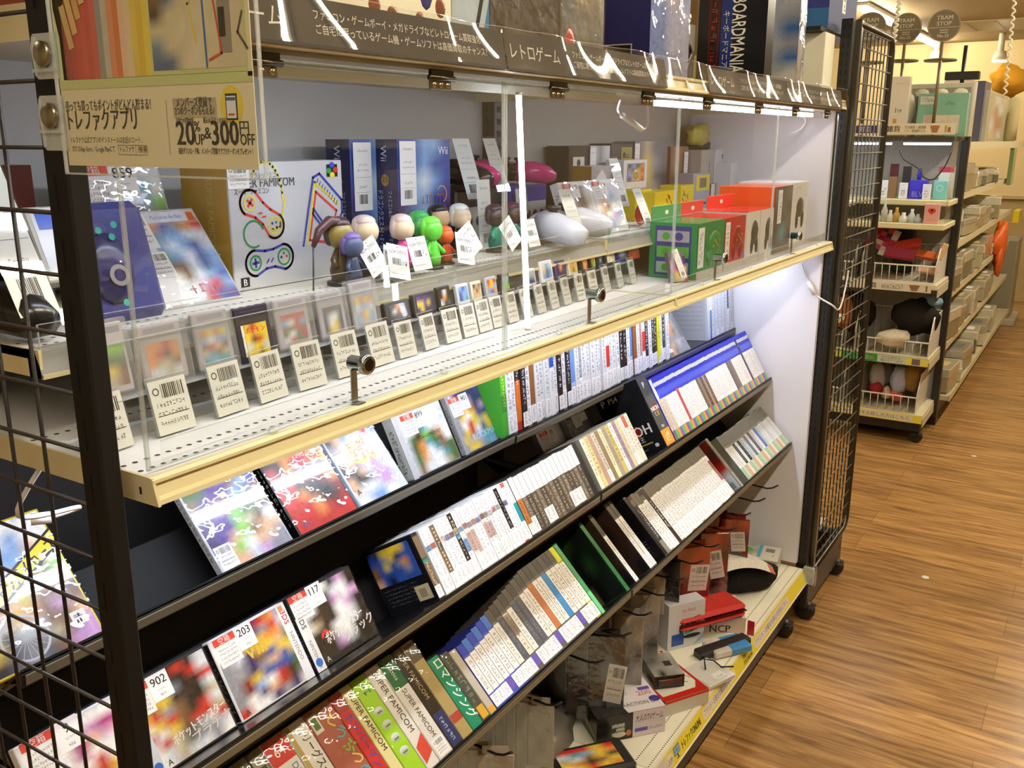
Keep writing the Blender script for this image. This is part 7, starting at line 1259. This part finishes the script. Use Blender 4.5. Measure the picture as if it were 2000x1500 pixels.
soft(1790, 620, XF+.18, (.10, .12, .10), '#23201c', 'black hat heap in the cloth basket', 'hat', 'black_hat', 5, lump=.3); soft(1818, 588, XF+.24, (.04, .06, .035), '#7d9cb0', 'pale blue cloth bundle behind the black hats', 'cloth', 'blue_cloth', 2)
soft(1660, 610, XF+.2, (.10, .13, .11), '#2c211a', 'dark hat heap seen through the mesh', 'hat', 'brown_hat', 7); soft(1648, 610, XF+.10, (.05, .05, .10), '#a8683a', 'tan leather shoe seen through the mesh', 'shoe', 'leather_shoe', 9)
def wallet(px, py, X, s, col, label, rx, rz, name='wallet'):
    p = onX(px, py, X); M = T(X, p.y, p.z) @ R(rz, 'X') @ R(rx, 'Y'); t2 = thing(name, label, 'wallet', p); m = MB(M); m.box(-.014, -.001, -s[0], s[0], -s[1], s[1], col, 's', .005); part(m, 'front_flap', t2); m = MB(M); m.box(.001, .014, -s[0], s[0], -s[1], s[1], col, 's', .005); part(m, 'back_flap', t2)
wallet(1758, 495, XF+.06, (.075, .032), '#7a1a30', 'wine red wallet at the basket rim', 30, 6); wallet(1772, 478, XF+.16, (.07, .028), '#c23a28', 'orange red wallet behind the wine one', 40, -14); wallet(1805, 498, XF+.16, (.07, .026), '#b8582a', 'brown orange wallet at the right of the basket', 50, 8); wallet(1840, 492, XF+.14, (.016, .045), '#c9a878', 'tan bifold wallet standing at the right basket end', 10, 18)
wallet(1812, 528, XF+.10, (.05, .022), '#c9a48a', 'pale pink wallet low in the right of the basket', 40, 4)
def plaid(px, py, X):
    p = onX(px, py, X); m = MB(T(X, p.y, p.z) @ R(20, 'X'))
    for i in range(5):
        for j in range(6): m.box(-.02, .02, -.075+.03*i, -.045+.03*i, -.075+.025*j, -.05+.025*j, ['#c9b8ac', '#a8304a', '#d8c8bc', '#8a2038', '#3a3a48'][(i*2+j*3) % 5] if (i+j) % 3 else '#b84a60', 't')
    solo(m, 'plaid_pouch', 'red white and grey plaid pouch above the wallet basket', 'pouch', (X, p.y, p.z-.075))
plaid(1722, 468, XF+.2)
m = MB(); p = onX(1767, 460, XF+.33); m.box(XF+.33, XF+.37, p.y-.05, p.y+.05, -.39, -.14, '#1b1917', 's', .006); solo(m, 'black_long_wallet', 'black upright flat case behind the wallets', 'wallet', (XF+.35, p.y, -.39))
for i, (px, py, c, lab, nm) in enumerate([(1712, 758, '#8a2a2c', 'dark red slipper in the low basket', 'slipper'), (1752, 770, '#c8605a', 'coral pink slipper in the low basket', 'slipper'), (1733, 765, '#c9b49c', 'beige slipper in the low basket', 'slipper'), (1780, 738, '#8a6a3a', 'brown handled bag in the low basket', 'bag'), (1715, 735, '#9c9a94', 'grey folded bag in the low basket', 'bag'), (1735, 728, '#55524c', 'dark grey bag in the low basket', 'bag'), (1757, 742, '#a8acc0', 'lavender roll in the low basket', 'bag')]):
    soft(px, py, XF+.12+.02*(i % 3), (.05, .035, .04) if i < 3 else (.04, .045, .075), c, lab, nm, nm, i, lump=.3)
# goods on top of the stand
ztp = .3355
def ypic(m, w_, h): m.quad(w_*.03, h*.05, w_*.97, h*.95, .0003, '#7cab92', 'g'); m.quad(w_*.14, h*.08, w_*.86, h*.50, .0005, '#cdbfa4', 'g'); [m.quad(w_*(.18+.23*k), h*.10, w_*(.38+.23*k), h*.48, .0007, ['#c9ac96', '#cdc2a6', '#c9bfa4'][k], 'B') for k in range(3)]; m.quad(w_*.05, h*.75, w_*.35, h*.93, .0007, '#c9c7b4'); m.marks(w_*.08, h*.8, w_*.32, h*.9, .0009, '#666', 6, RG, vert=False); m.text('GIFT', w_*.5, h*.72, .016, .001, '#4a7a68', 'm', 'l') if 0 else m.marks(w_*.55, h*.72, w_*.75, h*.82, .0009, '#4a7a68', 4, RG, vert=False)
bg((1786, 265), (1884, 265), (1786, 183), XF+.10, ztp, .05, 'mint green towel gift box on top of the perfume stand', 'gift box', '#7cab92', 'gift_box', ypic)
bg((1768, 262), (1892, 262), (1770, 165), XF+.17, ztp, .05, 'wide grey framed gift box of folded towels behind the mint one', 'gift box', '#b8b2a2', 'gift_box', lambda m, w_, h: (m.quad(w_*.04, h*.04, w_*.96, h*.92, .0003, '#8d8672', 'g'), [m.blob((w_*(.2+.3*k), h*.82, 0), (w_*.12, h*.09, .008), '#d0c8b0', 't', 10, 6) for k in range(3)], m.pic(['eEt', 'Ete', 'tEE'], P0, w_*.05, h*.05, w_*.3, h*.7, .0005, 'B')))
bg((1732, 262), (1768, 262), (1740, 150), XF+.05, ztp, .04, 'white bottle gift box with a black emblem left of the mint box', 'gift box', '#d0c8b2', 'gift_box', lambda m, w_, h: (m.marks(w_*.3, h*.40, w_*.7, h*.48, .0004, '#3a342a', 3, RG, vert=False), m.quad(w_*.25, h*.18, w_*.45, h*.30, .0004, '#c28a44', 'g'), m.marks(w_*.2, h*.88, w_*.6, h*.9, .0004, '#8a8270', 6, RG, vert=False)))
def bgx(px0, px1, top, y, z0, d, label, cat, col, fr=None, name='gift_box', mat='g', lf=None, z1=None):
    a, b = onY(*px0, y), onY(*px1, y); z1 = z1 if z1 is not None else onY(*top, y).z
    return boxed(y, a.x, b.x, None, z0, d, label, cat, col, fr, lf, name, None, mat, .003, z1)
# shelving row continuing along the aisle
t = thing('far_shelving', 'pale shelving row along the aisle stacked with wrapped boxes', 'shelving', (6.9, .2, ZF)); X0, X1 = 5.16, 8.6
m = MB(); m.box(X0, X0+.05, .0, .05, ZF, .34, '#1f1b16', 'k', .003); part(m, 'post', t)
for k in range(3): m = MB(); m.box(X0+1.15*(k+1), X0+1.15*(k+1)+.04, .46, .49, ZF, .34, '#2a251e', 'k'); part(m, 'post', t)
m = MB(); m.box(X0, X1, .44, .46, ZF, .33, '#8a8268', 'm'); part(m, 'back_panel', t)
LV = [.305, .02, -.25, -.52, -.80, -1.10]
for i, zz in enumerate(LV): yf = (.0, .05, .03, .02, .0, -.05)[i]; m = MB(); m.box(X0+.05, X1, yf, .44, zz-.03, zz, '#c2b992', 's', .003); m.box(X0+.05, X1, yf-.004, yf, zz-.034, zz+.006, '#d2c8a0', 's'); part(m, 'shelf', t)
m = MB(); m.box(X0+.1, X1, .02, .44, ZF, -1.13, '#4a4232', 'k'); part(m, 'kick_plate', t)
cols = ['#b9ae8c', '#8d8266', '#a89a74', '#c9c0a0', '#7a735c', '#9c8f6a', '#6a6654', '#d0c8ac', '#5c5a4c', '#b0a88e']
words_ = ['wheat', 'drab', 'straw', 'bone', 'moss grey', 'khaki', 'lichen', 'ivory', 'slate green', 'putty']
r2 = random.Random(5); ci = 0
for i, zz in enumerate(LV[1:]):
    x = X0+.09; yf = (.05, .03, .02, .0, -.05)[i]; k = 0
    while x < 7.6:
        w_ = r2.uniform(.22, .34); hh = r2.uniform(.07, .17); dy = r2.uniform(-.06, .02); c = cols[ci % 10]
        M = T(x+w_/2, yf+.15+dy*.5, zz+.0065) @ R(r2.uniform(-7, 7), 'Z')
        t2 = thing('wrapped_box', '%s wrapped goods box, %s from left on %s aisle shelf' % (words_[ci % 10], 'first' if not k else nth(k), ['the highest', 'the second highest', 'the middle', 'the second lowest', 'the lowest'][i]), 'gift box', M @ V((0, 0, 0)), 'wrapped boxes on the aisle shelves')
        m = MB(M); m.box(-w_/2, w_/2, -.13, .13, 0, hh*.72, c, 'w', .004); part(m, 'tray', t2)
        m = MB(M); m.box(-w_/2-.004, w_/2+.004, -.134, .134, hh*.60, hh, ['#cfc8b0', '#a8a08a', '#bdb498'][ci % 3], 'w', .006); m.quad(-w_*.2, -.1, w_*.25, .05, hh+.0006, ['#e0dccc', '#6a6a60', '#c2b070'][ci % 3]); part(m, 'lid', t2)
        x += w_+.03; ci += 1; k += 1
# taller pieces on the aisle row and above
bgx((1886, 262), (1898, 262), (1886, 150), .10, .3055, .15, 'white and maroon framed box at the near end of the aisle row', 'gift box', '#cfc6ac', lambda m, w_, h: m.pic(['ttz', 'zzt', 'ttt'], P0, 0, 0, w_, h, .0003, 'B'), lf=lambda m, w_, h: m.quad(0, 0, w_, h, .0003, '#c8c0a8', 'g'))
bgx((1912, 262), (1924, 262), (1912, 152), .11, .3055, .15, 'dark blue edged framed box beside the white framed one', 'gift box', '#4a4a5e', lambda m, w_, h: m.quad(0, 0, w_, h, .0003, '#4a4a60', 'g'))
bgx((1926, 258), (1963, 256), (1926, 172), .08, .3055, .10, 'wrapped frame with reddish flowers on the aisle row top', 'picture frame', '#b8b098', lambda m, w_, h: (m.quad(w_*.03, h*.03, w_*.97, h*.97, .0003, '#a9a186', 'g'), m.pic(['tztt', 'tnzt', 'trnt', 'zrrt', 'ttzt'], {**P0, 'r': '#a8604a', 'n': '#9c7a5a'}, w_*.08, h*.08, w_*.92, h*.92, .0005, 'B')), 'picture_frame')
m = MB(); c = onY(1970, 160, .2); m.blob((c.x, .2, c.z+.02), (.45, .14, .13), '#c9922a', 't', 16, 9, .4, 2); solo(m, 'yellow_bundle', 'golden yellow fabric bundle at the top right of the aisle row', 'bundle', (c.x, .2, .306))
m = MB(); c = onY(1972, 225, .06); m.tube([(c.x, .05, .306), (c.x+.02, .04, .45), (c.x+.1, .05, .60), (c.x+.2, .06, .55), (c.x+.25, .06, .32)], .045, '#a89c72', 't', 10); solo(m, 'cloth_strap_bag', 'pale olive strap bag hanging under the yellow bundle', 'bag', (c.x, .05, .306))
m = MB(); c = onY(1955, 478, -.02); m.blob((c.x+.15, .0, c.z), (.24, .05, .17), '#d8601c', 's', 14, 9, .4, 6); m.blob((c.x-.02, -.02, c.z-.12), (.07, .03, .12), '#d05a1a', 's', 10, 7, .3, 3); solo(m, 'orange_bag', 'bright orange plastic bag sticking out of the aisle shelves', 'bag', (c.x+.1, 0, c.z-.2))
m = MB(); c = onY(1990, 425, .0); m.box(c.x, c.x+.3, -.0, .05, c.z-.05, c.z+.06, '#e2c62a', 'g', .003); solo(m, 'yellow_price_sign', 'yellow sign card at the right edge of the aisle shelves', 'sign', (c.x+.15, 0, c.z-.05))
m = MB(); c = onY(1975, 300, .03); m.box(c.x-.1, c.x+.1, .0, .03, -.02, .26, '#6f8a54', 'w', .003); solo(m, 'green_wrapped_panel', 'green wrapped panel hanging at the right of the aisle shelves', 'panel', (c.x, .015, -.02))
# round tram stop stands
def tram(px, py, r, X, label, zb=ztp):
    c = onX(px, py, X); t2 = thing('round_sign_stand', label, 'sign', (X, c.y, zb), 'round sign stands'); M = LX((X, c.y, c.z))
    m = MB(M); m.disc(0, 0, r, r, .004, '#6e624a', 'm', 36); m.disc(0, 0, r, r, -.004, '#6e624a', 'm', 36); m.ring(0, 0, r*.93, r, .0045, '#b0a888', 'm', 36); m.ring(0, 0, r*.93, r, .006, '#8a8068', 'm', 36)
    lc = '#b8b096'; m.text('TRAM', 0, r*.36, r*.27, .006, lc, 'm', 'c', bold=.06); m.text('STOP', 0, r*.0, r*.27, .006, lc, 'm', 'c', bold=.06); m.quad(-r*.9, -r*.13, r*.9, -r*.10, .006, lc); m.line([(-r*.2, -r*.28), (r*.25, -r*.28)], r*.05, .006, lc); m.line([(-r*.2, -r*.42), (r*.25, -r*.42)], r*.05, .006, lc); m.text('No.23', 0, -r*.72, r*.2, .006, lc, 'm', 'c', bold=.06); part(m, 'disc', t2)
    m = MB(); m.tube([(X, c.y, c.z-r), (X, c.y, zb+.003)], .008, '#6a5a38', 's', 8); part(m, 'pole', t2)
    m = MB(T(X, c.y, c.z-r*2.15)); m.tube([(r*.95*cos(a), r*.95*sin(a), 0) for a in [2*pi*k/28 for k in range(28)]], .006, '#5c5034', 's', 6, closed=True); part(m, 'ring', t2)
    m = MB(); m.box(X-.05, X+.05, c.y-.05, c.y+.05, zb, zb+.006, '#5c5034', 's', .002); part(m, 'foot', t2)
tram(1844, 50, .075, XF+.05, 'brown round stop sign on a pole, nearer and right one'); tram(1770, 55, .075, XF+.25, 'brown round stop sign on a pole, left one'); tram(1700, 55, .08, XF+.2, 'grey round stop sign half hidden behind the mesh post')
m = MB(); x = onX(1885, 105, XF+.3); m.tube([(XF+.3, x.y, .336), (XF+.3, x.y, x.z+.04)], .010, '#1c1813', 's', 8); m.box(XF+.27, XF+.33, x.y-.08, x.y+.08, onX(1885, 148, XF+.3).z-.02, onX(1885, 140, XF+.3).z, '#1d1914', 's', .003); solo(m, 'black_display_pole', 'black pole with a flat black bracket behind the round signs', 'display stand', (XF+.3, x.y, .336))
m = MB(); x = onX(1765, 140, XF+.2); m.blob((XF+.2, x.y, .47), (.06, .10, .13), '#c9c2aa', 's', 14, 9); m.tube([(XF+.2, x.y-.07, .58), (XF+.2, x.y-.11, .54), (XF+.2, x.y-.12, .48)], .012, '#3a3026', 's', 8); solo(m, 'white_kettle', 'white kettle-like pot with a dark handle behind the gift boxes', 'kettle', (XF+.2, x.y, ztp))
def chain(px0, py0, px1, py1, X, label):
    a, b = onX(px0, py0, X), onX(px1, py1, X); n = 60; m = MB(); m.tube([a+(b-a)*(k/n)+V((0, .010*cos(k*1.6), .010*sin(k*1.6)*.0)) for k in range(n+1)], .006, '#cfc8ac', 's', 6); solo(m, 'spiral_cord', label, 'cord', b)
chain(1762, -30, 1738, 130, XF-.4, 'pale twisted cord hanging from the ceiling beside the round signs'); chain(1985, -30, 1962, 190, XF+1.2, 'pale twisted cord hanging at the far right')
# spot lamps, ceiling unit
for px, py, lab in ((1828, 118, 'small ceiling spot lamp behind the right round sign'), (1952, 118, 'small ceiling spot lamp at the right')):
    X = 10.6; c = onX(px, py, X); t2 = thing('spot_lamp', lab, 'spot light', (X, c.y, ZC)); m = MB(); m.tube([(X, c.y, ZC), (X, c.y, c.z+.08)], .03, '#d8d0b4', 's', 8); m.at(T(X, c.y, c.z)).lathe([(.0001, .09), (.05, .09), (.075, .0), (.0001, 0)], '#e0d8bc', 's', 14); part(m, 'housing', t2)
    m = MB(T(X, c.y, c.z-.012)); m.lathe([(.0001, 0), (.07, 0), (.07, .008), (.0001, .008)], '#fff', 'y', 14); part(m, 'lamp_face', t2)
m = MB(); c = onZ(1945, 50, ZC-.01); m.box(c.x-.45, c.x+.45, c.y-.45, c.y+.45, ZC-.012, ZC, '#a08c62', 's', .004)
for k in range(3): m.box(c.x-.38, c.x+.38, c.y-.3+.25*k, c.y-.27+.25*k, ZC-.016, ZC-.0118, '#7a6a4a', 's')
solo(m, 'ceiling_vent', 'flat slotted air vent in the ceiling at the right', 'vent', (c.x, c.y, ZC))
for px, py in ((1807, 1128), (1902, 891)):
    p = onZ(px, py, ZF); m = MB(T(p.x, p.y, ZF+.0005)); m.lathe([(.0001, 0), (.014, 0), (.014, .0012), (.0001, .0012)], '#e2ddcc', 'm', 16); solo(m, 'floor_dot', 'small white dot sticker on the wooden floor, %s' % ('nearer one' if py > 1000 else 'farther one'), 'sticker', (p.x, p.y, ZF), 'floor dots')
for px, py, w_, h, c, lab in ((1960, 560, .5, .5, '#a89c7c', 'tall clear goods bin at the far end of the aisle row'),):
    p = onY(px, py, .0); m = MB(); m.box(8.75, 9.15, -.05, .3, ZF, ZF+.75, '#8d866e', 's', .01); m.box(8.7, 9.2, -.10, .35, ZF, ZF+.06, '#b8b094', 's', .005); solo(m, 'goods_bin', lab, 'bin', (8.95, .1, ZF))
m = MB(); m.box(10.2, 10.3, -.9, .5, ZF, -.25, '#b09c6c', 'n', .004); m.box(10.15, 10.3, -.95, .55, -.25, -.21, '#c2ae7c', 'n', .004); solo(m, 'far_counter', 'beige counter at the far end of the aisle', 'counter', (10.25, -.2, ZF))
# gondola across the aisle, behind the viewer (seen only as reflections)
t = thing('opposite_shelving', 'beige shelving with boxes across the aisle', 'shelving', (1.5, -2.3, ZF))
m = MB(); m.box(-1.5, 4.5, -2.7, -2.66, ZF, .5, '#b0a07c', 'm'); part(m, 'back_panel', t)
for zz in (-1.0, -.55, -.1, .3): m = MB(); m.box(-1.5, 4.5, -2.66, -2.3, zz-.02, zz, '#d0c6a6', 's'); part(m, 'shelf', t)
for k in range(14): m = MB(); x = -1.4+.42*k; m.box(x, x+.34, -2.6, -2.35, -.1, .05+.04*(k % 4), ['#6a4a34', '#8a8478', '#4a4640', '#a8987a'][k % 4], 'm', .004); part(m, 'carton', t)
